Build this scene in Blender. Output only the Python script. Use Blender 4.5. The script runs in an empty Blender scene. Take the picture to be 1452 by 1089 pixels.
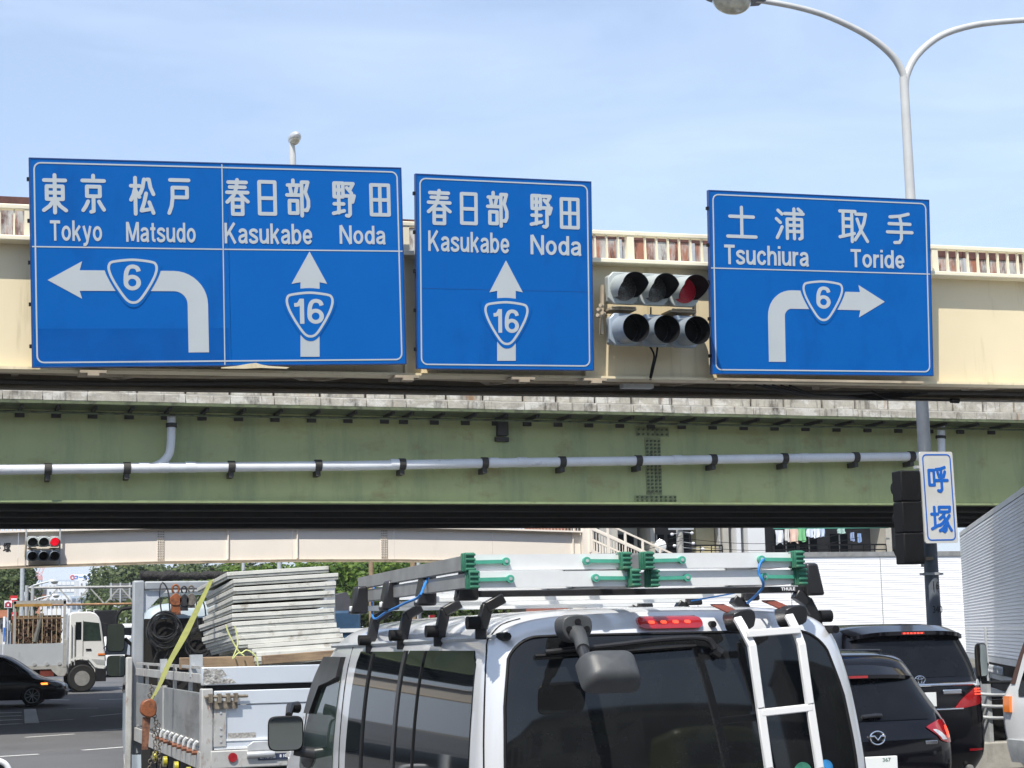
import bpy, bmesh, math, random
from math import sin, cos, tan, atan, atan2, radians, pi, sqrt
from mathutils import Vector, Matrix
random.seed(7)
scene = bpy.context.scene
COL = scene.collection

# ------------------------------------------------------------------ camera, sky, sun, exposure
FPX, CXP, CYP, CAMH = 2480.0, 726.0, 544.5, 1.87
YAW, PITCH, ROLL = radians(18.4), atan((903 - 544.5) / 2480.0), 0.022
fwd = Vector((sin(YAW) * cos(PITCH), cos(YAW) * cos(PITCH), sin(PITCH)))
rt0 = Vector((cos(YAW), -sin(YAW), 0.0))
up0 = rt0.cross(fwd)
rt = rt0 * cos(ROLL) - up0 * sin(ROLL)
up = up0 * cos(ROLL) + rt0 * sin(ROLL)
CAM = Vector((0, 0, CAMH))
cd = bpy.data.cameras.new('camera')
cam = bpy.data.objects.new('camera', cd)
COL.objects.link(cam)
cam.matrix_world = Matrix(((rt.x, up.x, -fwd.x, 0), (rt.y, up.y, -fwd.y, 0), (rt.z, up.z, -fwd.z, CAMH), (0, 0, 0, 1)))
cd.sensor_width = 36.0
cd.lens = 36.0 * FPX / 1452.0
cd.clip_start = 0.1
cd.clip_end = 4000
scene.camera = cam

SUN_EL, SUN_AZ = radians(58), radians(37)      # light travels towards +Y and to the right of it
world = bpy.data.worlds.new('World')
scene.world = world
world.use_nodes = True
nt = world.node_tree
for n in list(nt.nodes):
    nt.nodes.remove(n)
wo = nt.nodes.new('ShaderNodeOutputWorld')
bg = nt.nodes.new('ShaderNodeBackground')
sky = nt.nodes.new('ShaderNodeTexSky')
sky.sky_type = 'NISHITA'
sky.sun_disc = False
sky.sun_elevation = SUN_EL
sky.sun_rotation = radians(180) + SUN_AZ
sky.air_density = 1.0
sky.dust_density = 0.9
sky.ozone_density = 2.2
tc = nt.nodes.new('ShaderNodeTexCoord')
mp = nt.nodes.new('ShaderNodeMapping')
mp.inputs['Scale'].default_value = (1.2, 1.2, 4.5)
mp.inputs['Rotation'].default_value = (0.25, 0.2, 0.5)
n1 = nt.nodes.new('ShaderNodeTexNoise')
n1.inputs['Scale'].default_value = 2.4
n1.inputs['Detail'].default_value = 9
n1.inputs['Roughness'].default_value = 0.6
n1.inputs['Distortion'].default_value = 0.5
cr = nt.nodes.new('ShaderNodeValToRGB')
cr.color_ramp.elements[0].position = 0.42
cr.color_ramp.elements[0].color = (0.28, 0.28, 0.28, 1)
cr.color_ramp.elements[1].position = 0.78
cr.color_ramp.elements[1].color = (0.56, 0.56, 0.56, 1)
mx = nt.nodes.new('ShaderNodeMix')
mx.data_type = 'RGBA'
mx.inputs[7].default_value = (5.5, 6.45, 8.1, 1)
L = nt.links.new
L(tc.outputs['Generated'], mp.inputs['Vector'])
L(mp.outputs['Vector'], n1.inputs['Vector'])
L(n1.outputs['Fac'], cr.inputs['Fac'])
L(cr.outputs['Color'], mx.inputs[0])
L(sky.outputs['Color'], mx.inputs[6])
# paler air low over the horizon, all the way round
sx = nt.nodes.new('ShaderNodeSeparateXYZ'); L(tc.outputs['Generated'], sx.inputs[0])
hr = nt.nodes.new('ShaderNodeMapRange'); hr.interpolation_type = 'SMOOTHSTEP'
hr.inputs['From Min'].default_value = 0.0; hr.inputs['From Max'].default_value = 0.22
hr.inputs['To Min'].default_value = 0.75; hr.inputs['To Max'].default_value = 0.0
L(sx.outputs['Z'], hr.inputs['Value'])
mh = nt.nodes.new('ShaderNodeMix'); mh.data_type = 'RGBA'; mh.inputs[7].default_value = (4.3, 4.9, 6.0, 1)
L(hr.outputs['Result'], mh.inputs[0]); L(mx.outputs[2], mh.inputs[6])
L(mh.outputs[2], bg.inputs['Color'])
bg.inputs['Strength'].default_value = 0.145
L(bg.outputs['Background'], wo.inputs['Surface'])

sd = bpy.data.lights.new('sun', 'SUN')
sd.energy = 5.0
sd.angle = radians(0.53)
sd.color = (1.0, 0.95, 0.86)
sun = bpy.data.objects.new('sun', sd)
COL.objects.link(sun)
ldir = Vector((sin(SUN_AZ) * cos(SUN_EL), cos(SUN_AZ) * cos(SUN_EL), -sin(SUN_EL)))
sun.rotation_euler = ldir.to_track_quat('-Z', 'Y').to_euler()
sun.location = (0, -20, 40)
scene.view_settings.view_transform = 'Standard'
scene.view_settings.look = 'None'
scene.view_settings.exposure = 0.33
scene.view_settings.gamma = 1.0
scene.view_settings.use_curve_mapping = False

# ------------------------------------------------------------------ survey helpers: a sight line met with a plane of the place
def ray(px, py):
    return fwd + rt * ((px - CXP) / FPX) - up * ((py - CYP) / FPX)
def aty(px, py, y):
    d = ray(px, py); return CAM + d * (y / d.y)
def atx(px, py, x):
    d = ray(px, py); return CAM + d * (x / d.x)
def atz(px, py, z):
    d = ray(px, py); return CAM + d * ((z - CAMH) / d.z)
def ground_z(x, y):
    return 0.0 if y < 56 else (0.028 * (y - 56) if y < 66 else min(0.28 + 0.014 * (y - 66), 2.2))

# ------------------------------------------------------------------ materials
MATS = {}
def pm(name, col, rough=0.5, metal=0.0, var=0.12, scale=4.0, bump=0.0, bscale=40.0, coat=0.0,
       streak=None, samt=0.5, sscale=(9, 9, 0.6), spos=0.55, emit=None, estr=0, spec=0.5, world_co=False, trans=0.0, detail=6, swid=0.14):
    if name in MATS:
        return MATS[name]
    m = bpy.data.materials.new(name)
    m.use_nodes = True
    t = m.node_tree
    b = t.nodes['Principled BSDF']
    b.inputs['Roughness'].default_value = rough
    b.inputs['Metallic'].default_value = metal
    b.inputs['Specular IOR Level'].default_value = spec
    if coat:
        b.inputs['Coat Weight'].default_value = coat
        b.inputs['Coat Roughness'].default_value = 0.04
    if trans:
        b.inputs['Transmission Weight'].default_value = trans
    if emit:
        b.inputs['Emission Color'].default_value = (*emit, 1)
        b.inputs['Emission Strength'].default_value = estr
    c = t.nodes.new('ShaderNodeTexCoord')
    src = c.outputs['Object']
    if world_co:
        g = t.nodes.new('ShaderNodeNewGeometry'); src = g.outputs['Position']
    n = t.nodes.new('ShaderNodeTexNoise')
    n.inputs['Scale'].default_value = scale
    n.inputs['Detail'].default_value = detail
    n.inputs['Roughness'].default_value = 0.62
    t.links.new(src, n.inputs['Vector'])
    r = t.nodes.new('ShaderNodeValToRGB')
    r.color_ramp.elements[0].position = 0.3
    r.color_ramp.elements[1].position = 0.72
    r.color_ramp.elements[0].color = (*[max(0, x * (1 - var)) for x in col], 1)
    r.color_ramp.elements[1].color = (*[min(1, x * (1 + var)) for x in col], 1)
    t.links.new(n.outputs['Fac'], r.inputs['Fac'])
    out = r.outputs['Color']
    for k, st in enumerate(streak if isinstance(streak, list) else ([streak] if streak else [])):
        if len(st) == 3: st = (st, samt, sscale, spos)
        sc, am, ss, sp = st
        mp_ = t.nodes.new('ShaderNodeMapping')
        mp_.inputs['Scale'].default_value = ss
        mp_.inputs['Location'].default_value = (k * 3.7, 0, k * 1.3)
        t.links.new(src, mp_.inputs['Vector'])
        n2 = t.nodes.new('ShaderNodeTexNoise')
        n2.inputs['Scale'].default_value = 1.0
        n2.inputs['Detail'].default_value = 7
        n2.inputs['Roughness'].default_value = 0.68
        t.links.new(mp_.outputs['Vector'], n2.inputs['Vector'])
        r2 = t.nodes.new('ShaderNodeValToRGB')
        r2.color_ramp.elements[0].position = sp
        r2.color_ramp.elements[1].position = sp + swid
        r2.color_ramp.elements[0].color = (0, 0, 0, 1)
        r2.color_ramp.elements[1].color = (am, am, am, 1)
        t.links.new(n2.outputs['Fac'], r2.inputs['Fac'])
        x = t.nodes.new('ShaderNodeMix'); x.data_type = 'RGBA'
        x.inputs[7].default_value = (*sc, 1)
        t.links.new(r2.outputs['Color'], x.inputs[0])
        t.links.new(out, x.inputs[6])
        out = x.outputs[2]
    t.links.new(out, b.inputs['Base Color'])
    rm = t.nodes.new('ShaderNodeMapRange')
    rm.inputs['To Min'].default_value = max(0.01, rough * 0.8)
    rm.inputs['To Max'].default_value = min(1, rough * 1.25)
    t.links.new(n.outputs['Fac'], rm.inputs['Value'])
    t.links.new(rm.outputs['Result'], b.inputs['Roughness'])
    if bump:
        nb = t.nodes.new('ShaderNodeTexNoise')
        nb.inputs['Scale'].default_value = bscale
        nb.inputs['Detail'].default_value = 5
        t.links.new(src, nb.inputs['Vector'])
        bp = t.nodes.new('ShaderNodeBump')
        bp.inputs['Strength'].default_value = bump
        bp.inputs['Distance'].default_value = 0.02
        t.links.new(nb.outputs['Fac'], bp.inputs['Height'])
        t.links.new(bp.outputs['Normal'], b.inputs['Normal'])
    MATS[name] = m
    return m

GRIME = (0.10, 0.085, 0.06)
RUST = (0.16, 0.05, 0.02)
M_cream = pm('cream paint', (0.70, 0.60, 0.40), 0.45, var=0.05, scale=0.9, streak=[((0.42, 0.35, 0.2), 0.6, (3.5, 3, 0.35), 0.53), ((0.30, 0.22, 0.12), 0.5, (14, 9, 0.5), 0.62)], bump=0.08, bscale=3)
M_creamrail = pm('cream rail paint', (0.76, 0.70, 0.53), 0.5, var=0.06, streak=[((0.34, 0.22, 0.12), 0.6, (9, 9, 6), 0.64)])
M_rustpanel = pm('rust stained grey panel', (0.42, 0.42, 0.40), 0.6, var=0.15, scale=3, streak=[((0.30, 0.10, 0.045), 0.9, (7, 5, 1.6), 0.46), ((0.075, 0.025, 0.015), 0.95, (8, 5, 2.2), 0.49)])
M_rustdark = pm('dark rusted steel', (0.085, 0.035, 0.028), 0.75, var=0.5, scale=6, streak=[((0.30, 0.18, 0.11), 0.7, (8, 5, 5), 0.62)], bump=0.3)
M_underdark = pm('grimy dark steel', (0.035, 0.032, 0.028), 0.7, var=0.4, scale=2, streak=[((0.10, 0.085, 0.06), 0.6, (3, 3, 3), 0.6)])  # near-black base puts the shade under the viaduct decks into the colour
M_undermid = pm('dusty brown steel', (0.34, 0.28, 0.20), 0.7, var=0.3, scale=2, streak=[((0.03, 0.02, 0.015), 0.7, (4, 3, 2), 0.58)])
M_blue = pm('blue retroreflective sheeting', (0.002, 0.104, 0.385), 0.40, var=0.05, scale=0.8, streak=[((0.002, 0.078, 0.31), 0.6, (1.6, 1, 0.9), 0.52)], spec=0.12)
M_blue2 = pm('blue sheeting bright', (0.002, 0.108, 0.40), 0.40, var=0.04, scale=1.0, spec=0.12)
M_whitesign = pm('grey white sheeting', (0.44, 0.475, 0.49), 0.5, var=0.04, scale=1.5, spec=0.3)
M_signedge = pm('sign frame aluminium', (0.02, 0.06, 0.2), 0.4, metal=0.2, var=0.2)
M_alu = pm('weathered aluminium', (0.55, 0.56, 0.56), 0.42, metal=0.45, var=0.16, scale=5, streak=[(GRIME, 0.5, (7, 7, 5), 0.62)], bump=0.06)
M_aluclean = pm('bright aluminium', (0.78, 0.79, 0.78), 0.36, metal=0.2, var=0.08, scale=5)
M_aludull = pm('dull oxidised aluminium', (0.30, 0.30, 0.29), 0.5, metal=0.3, var=0.22, scale=7, streak=[((0.12, 0.11, 0.09), 0.5, (6, 1, 9), 0.58)])
M_galv = pm('galvanised steel', (0.46, 0.48, 0.49), 0.5, metal=0.3, var=0.15, scale=9)
M_lamppole = pm('white painted pole', (0.47, 0.475, 0.465), 0.42, var=0.08, scale=3, streak=[((0.2, 0.16, 0.11), 0.5, (12, 12, 3), 0.68)])
M_postdark = pm('grey blue painted post', (0.12, 0.138, 0.165), 0.5, var=0.14, scale=5, streak=[((0.25, 0.26, 0.26), 0.5, (14, 14, 2), 0.62)])  # grey post paint darkened and blued to carry the lower pole's shade
M_visor = pm('signal grey paint', (0.36, 0.39, 0.38), 0.42, var=0.1, scale=8)
M_visor2 = pm('signal blue grey paint', (0.30, 0.35, 0.40), 0.32, var=0.1, scale=8, metal=0.2)
M_black = pm('matt black', (0.008, 0.008, 0.009), 0.6, var=0.3, spec=0.25)
M_blackgloss = pm('black plastic', (0.018, 0.018, 0.02), 0.32, var=0.2)
M_rubber = pm('rubber', (0.012, 0.012, 0.012), 0.8, var=0.25, scale=10, bump=0.1)
M_lensoff = pm('unlit lens', (0.09, 0.09, 0.085), 0.2, var=0.8, scale=70)
M_ledred = pm('dim red led lens', (0.20, 0.008, 0.02), 0.3, var=0.5, scale=60, emit=(1, 0.02, 0.06), estr=0.035)
M_ledredlit = pm('lit red led lens', (0.5, 0.01, 0.02), 0.3, var=0.1, emit=(1, 0.01, 0.03), estr=0.7)
M_glassc = pm('car privacy glass', (0.006, 0.007, 0.009), 0.04, var=0.2, spec=0.22, scale=6)
M_green = pm('green bridge paint', (0.39, 0.425, 0.195), 0.5, var=0.12, scale=0.7, detail=9, streak=[((0.24, 0.29, 0.15), 0.7, (1.3, 1, 0.20), 0.49), ((0.26, 0.19, 0.075), 0.6, (0.9, 1, 1.3), 0.54), ((0.37, 0.43, 0.22), 0.5, (4.5, 1, 0.25), 0.56), ((0.07, 0.08, 0.04), 0.5, (9, 1, 0.3), 0.63)])
M_greenedge = pm('green edge paint', (0.22, 0.27, 0.13), 0.5, var=0.15, streak=[(GRIME, 0.7, (3, 3, 5), 0.55)])
M_greendirt = pm('dirty green steel', (0.10, 0.12, 0.06), 0.7, var=0.3, streak=[((0.03, 0.03, 0.02), 0.8, (5, 5, 5), 0.5)])
M_conc = pm('stained concrete', (0.37, 0.345, 0.29), 0.85, var=0.22, scale=3, bump=0.5, bscale=14, world_co=True,
            swid=0.09, streak=[((0.58, 0.56, 0.51), 0.7, (2.2, 1, 3.5), 0.50), ((0.10, 0.09, 0.075), 0.75, (7, 1, 0.8), 0.55), ((0.06, 0.05, 0.04), 0.9, (1.3, 1, 0.5), 0.56), ((0.34, 0.18, 0.08), 0.7, (2.6, 1, 0.5), 0.61)])
M_conc2 = pm('plain concrete', (0.36, 0.35, 0.32), 0.85, var=0.15, scale=3, bump=0.3, bscale=14, streak=[((0.13, 0.12, 0.1), 0.6, (2.5, 2.5, 0.7), 0.56)])
M_pipe = pm('grey drain pipe', (0.66, 0.67, 0.68), 0.42, var=0.10, scale=1.5, streak=[((0.20, 0.20, 0.19), 0.5, (2, 5, 5), 0.60)])
M_farcream = pm('pale cream paint', (0.84, 0.77, 0.68), 0.5, var=0.035, scale=0.6, streak=[((0.45, 0.36, 0.27), 0.3, (2, 2, 0.5), 0.60)])
M_asphalt = pm('asphalt', (0.105, 0.105, 0.108), 0.85, var=0.14, scale=0.5, detail=12, bump=0.35, bscale=60, world_co=True, streak=[((0.065, 0.065, 0.067), 0.5, (0.35, 0.08, 1), 0.52), ((0.17, 0.17, 0.165), 0.35, (40, 40, 1), 0.62)])
M_ground = pm('dusty ground', (0.16, 0.15, 0.12), 0.9, var=0.3, scale=0.1, world_co=True)
M_line = pm('road marking paint', (0.62, 0.62, 0.60), 0.75, var=0.12, scale=6, world_co=True, streak=[((0.12, 0.12, 0.12), 0.8, (18, 18, 1), 0.62)])
M_silver = pm('silver car paint', (0.50, 0.51, 0.525), 0.28, metal=0.5, var=0.02, scale=2, coat=0.8)
M_silverw = pm('pearl silver paint', (0.64, 0.65, 0.665), 0.3, metal=0.25, var=0.02, scale=2, coat=0.8)  # silver lifted towards white, the van's blown highlights put into the colour
M_carblack = pm('black car paint', (0.003, 0.003, 0.005), 0.12, var=0.1, coat=0.32, spec=0.25)
M_white = pm('white vehicle paint', (0.72, 0.73, 0.72), 0.32, var=0.03, coat=0.4, streak=[((0.3, 0.28, 0.24), 0.25, (3, 3, 1), 0.62)])
M_glass = pm('tinted glass', (0.008, 0.010, 0.012), 0.03, var=0.1, spec=0.32)
M_glassb = pm('dark privacy glass', (0.010, 0.011, 0.012), 0.035, var=0.3, spec=0.42, scale=6)
M_glassg = pm('green tinted glass', (0.03, 0.045, 0.04), 0.03, var=0.5, scale=3, spec=0.6)
M_chrome = pm('chrome', (0.75, 0.76, 0.78), 0.12, metal=1.0, var=0.03)
M_redlens = pm('red lens', (0.27, 0.004, 0.008), 0.12, var=0.25, scale=25, coat=1.0, emit=(1, 0.02, 0.02), estr=0.02)
M_redlit = pm('lit brake lens', (0.6, 0.02, 0.02), 0.2, var=0.2, emit=(1, 0.10, 0.04), estr=1.3)
M_orange = pm('amber lens', (0.75, 0.20, 0.03), 0.2, var=0.1, coat=1.0)
M_orangelit = pm('lit amber lens', (0.9, 0.25, 0.05), 0.2, emit=(1, 0.25, 0.04), estr=2.5)
M_clearlens = pm('clear lens', (0.45, 0.47, 0.48), 0.1, var=0.3, scale=30, coat=1.0)
M_foot = pm('green rubber feet', (0.025, 0.15, 0.09), 0.6, var=0.35, scale=20, streak=[((0.10, 0.16, 0.09), 0.7, (20, 20, 20), 0.55)])
M_footarm = pm('mint green bracket', (0.07, 0.34, 0.24), 0.4, var=0.15, scale=15)
M_rope = pm('blue rope', (0.03, 0.20, 0.55), 0.6, var=0.3, scale=60)
M_strap = pm('yellow green strap', (0.20, 0.21, 0.05), 0.7, var=0.2, scale=12, streak=[((0.16, 0.15, 0.06), 0.6, (9, 9, 9), 0.55)])
M_cord = pm('pale yellow cord', (0.60, 0.62, 0.25), 0.7, var=0.2)
M_orangetool = pm('orange painted hoist', (0.24, 0.075, 0.025), 0.5, var=0.35, scale=20, streak=[((0.05, 0.03, 0.02), 0.85, (24, 24, 24), 0.5)])
M_chain = pm('rusty chain', (0.16, 0.14, 0.12), 0.6, metal=0.5, var=0.4, scale=30)
M_cable = pm('black steel cable', (0.035, 0.035, 0.036), 0.45, metal=0.3, var=0.4, scale=20)
M_wood = pm('weathered timber', (0.27, 0.19, 0.115), 0.8, var=0.25, scale=4, streak=[((0.10, 0.06, 0.04), 0.6, (1.5, 9, 12), 0.52)])
M_woodark = pm('dark plywood', (0.008, 0.007, 0.006), 0.8, var=0.4, scale=3)
M_bedpaint = pm('pale blue white bed paint', (0.50, 0.54, 0.585), 0.35, var=0.05, scale=1.2, metal=0.15, streak=[((0.20, 0.21, 0.22), 0.35, (2.5, 2.5, 1.2), 0.60)])
M_bedalu = pm('scratched aluminium board', (0.33, 0.34, 0.335), 0.42, metal=0.5, var=0.2, scale=4, streak=[((0.12, 0.12, 0.115), 0.5, (2, 1.2, 7), 0.53), ((0.7, 0.7, 0.7), 0.5, (3, 5, 22), 0.67)])
M_bedrust = pm('rust flecked white steel', (0.38, 0.38, 0.365), 0.55, var=0.15, scale=5, streak=[((0.17, 0.075, 0.035), 0.9, (14, 14, 6), 0.57), ((0.05, 0.045, 0.04), 0.7, (8, 8, 5), 0.62)])
M_panelw = pm('dirty white formwork edge', (0.56, 0.555, 0.51), 0.6, var=0.12, scale=5, streak=[((0.20, 0.17, 0.12), 0.7, (9, 9, 14), 0.56)], world_co=True)
M_framew = pm('worn pale frame paint', (0.27, 0.29, 0.31), 0.45, var=.12, scale=3, streak=[((0.14,0.12,0.10), .7, (9,9,3), .57)])
M_panelg = pm('grey formwork lip', (0.30, 0.31, 0.29), 0.6, var=0.3, scale=5, world_co=True, streak=[((0.12, 0.10, 0.07), 0.7, (9, 9, 14), 0.54)])
M_paneld = pm('formwork web', (0.07, 0.07, 0.06), 0.7, var=0.3, scale=5, world_co=True)
M_corr = pm('corrugated aluminium', (0.88, 0.88, 0.88), 0.4, metal=0.0, var=0.04, scale=1.2)
M_logo = pm('white print', (0.75, 0.76, 0.78), 0.5, var=0.02)
M_printblue = pm('blue print', (0.01, 0.13, 0.55), 0.45, var=0.08)
M_board = pm('grey white board', (0.60, 0.61, 0.60), 0.5, var=0.08, scale=3, streak=[((0.30, 0.30, 0.28), 0.5, (6, 6, 6), 0.6)])
M_printblack = pm('black print', (0.015, 0.015, 0.015), 0.6, var=0.1)
M_strapred = pm('red brown webbing', (0.16, 0.035, 0.02), 0.7, var=0.3, scale=15)
M_bark = pm('bark', (0.09, 0.065, 0.045), 0.9, var=0.3, scale=6, bump=0.5)
M_brick = pm('red brick wall', (0.36, 0.13, 0.085), 0.85, var=0.15, scale=8)
M_wallgrey = pm('pale render', (0.42, 0.40, 0.35), 0.8, var=0.1, scale=2)
M_walltan = pm('tan render', (0.40, 0.36, 0.23), 0.8, var=0.1, scale=2)
M_wallwhite = pm('white building wall', (0.66, 0.67, 0.68), 0.7, var=0.08, scale=0.3)
M_wallblue = pm('bluish office wall', (0.40, 0.46, 0.53), 0.6, var=0.1, scale=0.3)
M_roofdark = pm('dark roof', (0.06, 0.06, 0.07), 0.7, var=0.2)
M_rooforange = pm('terracotta roof', (0.42, 0.17, 0.09), 0.8, var=0.2)
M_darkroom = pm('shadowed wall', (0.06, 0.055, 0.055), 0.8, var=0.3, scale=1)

def leaf_mat(name, c1, c2, tl=0.25):
    m = bpy.data.materials.new(name); m.use_nodes = True
    t = m.node_tree; b = t.nodes['Principled BSDF']
    b.inputs['Roughness'].default_value = 0.55
    b.inputs['Specular IOR Level'].default_value = 0.25
    g = t.nodes.new('ShaderNodeNewGeometry')
    n = t.nodes.new('ShaderNodeTexNoise'); n.inputs['Scale'].default_value = 0.9; n.inputs['Detail'].default_value = 5
    t.links.new(g.outputs['Position'], n.inputs['Vector'])
    a = t.nodes.new('ShaderNodeMath'); a.operation = 'MULTIPLY_ADD'; a.inputs[1].default_value = 0.35
    t.links.new(g.outputs['Random Per Island'], a.inputs[0]); t.links.new(n.outputs['Fac'], a.inputs[2])
    r = t.nodes.new('ShaderNodeValToRGB')
    r.color_ramp.elements[0].position = 0.42; r.color_ramp.elements[0].color = (*c1, 1)
    r.color_ramp.elements[1].position = 0.9; r.color_ramp.elements[1].color = (*c2, 1)
    t.links.new(a.outputs[0], r.inputs['Fac']); t.links.new(r.outputs['Color'], b.inputs['Base Color'])
    tr = t.nodes.new('ShaderNodeBsdfTranslucent'); t.links.new(r.outputs['Color'], tr.inputs['Color'])
    mxs = t.nodes.new('ShaderNodeMixShader'); mxs.inputs[0].default_value = tl
    t.links.new(b.outputs[0], mxs.inputs[1]); t.links.new(tr.outputs[0], mxs.inputs[2])
    t.links.new(mxs.outputs[0], t.nodes['Material Output'].inputs['Surface'])
    return m
M_leafbright = leaf_mat('bright foliage', (0.045, 0.10, 0.015), (0.19, 0.28, 0.05), 0.4)
M_leafdark = leaf_mat('olive foliage', (0.035, 0.058, 0.02), (0.11, 0.14, 0.05), 0.25)

# ------------------------------------------------------------------ mesh builder
class MB:
    def __init__(self):
        self.bm = bmesh.new()
    def face(self, pts):
        vs = [self.bm.verts.new(p) for p in pts]
        try: return self.bm.faces.new(vs)
        except ValueError: return None
    def box(self, x0, x1, y0, y1, z0, z1, mtx=None):
        c = [Vector((x, y, z)) for x in (x0, x1) for y in (y0, y1) for z in (z0, z1)]
        if mtx is not None: c = [mtx @ v for v in c]
        v = [self.bm.verts.new(p) for p in c]
        for f in ((0, 1, 3, 2), (4, 6, 7, 5), (0, 4, 5, 1), (2, 3, 7, 6), (0, 2, 6, 4), (1, 5, 7, 3)):
            self.bm.faces.new([v[i] for i in f])
        return self
    def beam(self, p0, p1, w, h, upv=(0, 0, 1)):
        p0 = Vector(p0); p1 = Vector(p1); d = p1 - p0; l = d.length; d.normalize()
        u = Vector(upv)
        if abs(d.dot(u)) > 0.98: u = Vector((0, 1, 0))
        s = d.cross(u).normalized(); u = s.cross(d)
        m = Matrix(((s.x, d.x, u.x, p0.x), (s.y, d.y, u.y, p0.y), (s.z, d.z, u.z, p0.z), (0, 0, 0, 1)))
        return self.box(-w / 2, w / 2, 0, l, -h / 2, h / 2, m)
    def tube(self, pts, r, n=10, caps=True, closed=False):
        pts = [Vector(p) for p in pts]
        k = len(pts)
        rs = r if isinstance(r, (list, tuple)) else [r] * k
        rings = []
        ref = None
        for i, p in enumerate(pts):
            if closed: d = pts[(i + 1) % k] - pts[i - 1]
            elif i == 0: d = pts[1] - pts[0]
            elif i == k - 1: d = pts[-1] - pts[-2]
            else: d = (pts[i + 1] - pts[i]).normalized() + (pts[i] - pts[i - 1]).normalized()
            d.normalize()
            if ref is None:
                ref = Vector((0, 0, 1)) if abs(d.z) < 0.9 else Vector((1, 0, 0))
            s = d.cross(ref).normalized(); u = s.cross(d).normalized(); ref = u
            rings.append([self.bm.verts.new(p + (s * cos(2 * pi * j / n) + u * sin(2 * pi * j / n)) * rs[i]) for j in range(n)])
        for i in range(k if closed else k - 1):
            a = rings[i]; b = rings[(i + 1) % k]
            for j in range(n):
                self.bm.faces.new((a[j], a[(j + 1) % n], b[(j + 1) % n], b[j]))
        if caps and not closed:
            self.bm.faces.new(list(reversed(rings[0]))); self.bm.faces.new(rings[-1])
        return self
    def cyl(self, p0, p1, r, n=16, r2=None):
        return self.tube([p0, p1], [r, r if r2 is None else r2], n)
    def prism(self, pts, y0, y1):
        """closed outline in (x, z) pushed through from y0 (front) to y1"""
        a = [self.bm.verts.new((p[0], y0, p[1])) for p in pts]
        b = [self.bm.verts.new((p[0], y1, p[1])) for p in pts]
        n = len(pts)
        self.bm.faces.new(a); self.bm.faces.new(list(reversed(b)))
        for i in range(n):
            self.bm.faces.new((a[i], b[i], b[(i + 1) % n], a[(i + 1) % n]))
        return self
    def ribbon(self, pts, w, y0, y1, closed=False):
        n = len(pts); P = [Vector((p[0], p[1])) for p in pts]; lo = []; hi = []
        for i in range(n):
            if closed: a, b, c = P[i - 1], P[i], P[(i + 1) % n]
            else: a, b, c = P[max(i - 1, 0)], P[i], P[min(i + 1, n - 1)]
            d1 = (b - a) if (b - a).length > 1e-9 else (c - b)
            d2 = (c - b) if (c - b).length > 1e-9 else (b - a)
            d1.normalize(); d2.normalize()
            n1_ = Vector((-d1.y, d1.x)); n2_ = Vector((-d2.y, d2.x)); m = (n1_ + n2_).normalized()
            s = w / 2 / max(0.4, m.dot(n1_))
            lo.append(b - m * s); hi.append(b + m * s)
        for i in range(n if closed else n - 1):
            j = (i + 1) % n
            q = [lo[i], lo[j], hi[j], hi[i]]
            f = [self.bm.verts.new((v.x, y0, v.y)) for v in q]; g = [self.bm.verts.new((v.x, y1, v.y)) for v in q]
            self.bm.faces.new(f)
            self.bm.faces.new((f[0], g[0], g[1], f[1])); self.bm.faces.new((f[2], g[2], g[3], f[3]))
        return self
    def capsule(self, a, b, r, y0, y1, n=6):
        a = Vector(a); b = Vector(b); d = b - a
        ang = atan2(d.y, d.x) if d.length > 1e-9 else 0
        pts = [(b.x + r * cos(ang - pi / 2 + pi * i / n), b.y + r * sin(ang - pi / 2 + pi * i / n)) for i in range(n + 1)]
        pts += [(a.x + r * cos(ang + pi / 2 + pi * i / n), a.y + r * sin(ang + pi / 2 + pi * i / n)) for i in range(n + 1)]
        return self.prism(pts, y0, y1)
    def grid(self, fn, nu, nv):
        v = [[self.bm.verts.new(fn(i / nu, j / nv)) for j in range(nv + 1)] for i in range(nu + 1)]
        for i in range(nu):
            for j in range(nv):
                self.bm.faces.new((v[i][j], v[i + 1][j], v[i + 1][j + 1], v[i][j + 1]))
        return self
    def build(self, name, mat, parent=None, smooth=True, bevel=0, ang=35):
        bm = self.bm
        bmesh.ops.recalc_face_normals(bm, faces=bm.faces)
        me = bpy.data.meshes.new(name)
        bm.to_mesh(me); bm.free()
        if mat: me.materials.append(mat)
        if smooth:
            me.polygons.foreach_set('use_smooth', [True] * len(me.polygons))
            me.set_sharp_from_angle(angle=radians(ang))
        o = bpy.data.objects.new(name, me)
        COL.objects.link(o)
        if parent is not None: o.parent = parent
        if bevel:
            b = o.modifiers.new('bevel', 'BEVEL'); b.width = bevel; b.segments = 2; b.limit_method = 'ANGLE'
        return o

def thing(name, label, cat, loc=(0, 0, 0), rot=(0, 0, 0), group=None):
    o = bpy.data.objects.new(name, None); COL.objects.link(o)
    o.empty_display_size = 0.2
    o.location = loc; o.rotation_euler = rot
    o['label'] = label; o['category'] = cat
    if group: o['group'] = group
    return o
def tag(o, label, cat, group=None):
    o['label'] = label; o['category'] = cat
    if group: o['group'] = group
    return o
def struct(o):
    o['kind'] = 'structure'; return o
def stuff(o):
    o['kind'] = 'stuff'; return o
def copyo(o, parent, loc=None):
    c = o.copy(); COL.objects.link(c); c.parent = parent
    if loc is not None: c.location = loc
    return c
def copy_tree(o, parent=None):
    c = o.copy(); COL.objects.link(c); c.parent = parent
    for ch in [x for x in COL.objects if x.parent == o]:
        copy_tree(ch, c)
    return c

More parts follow.
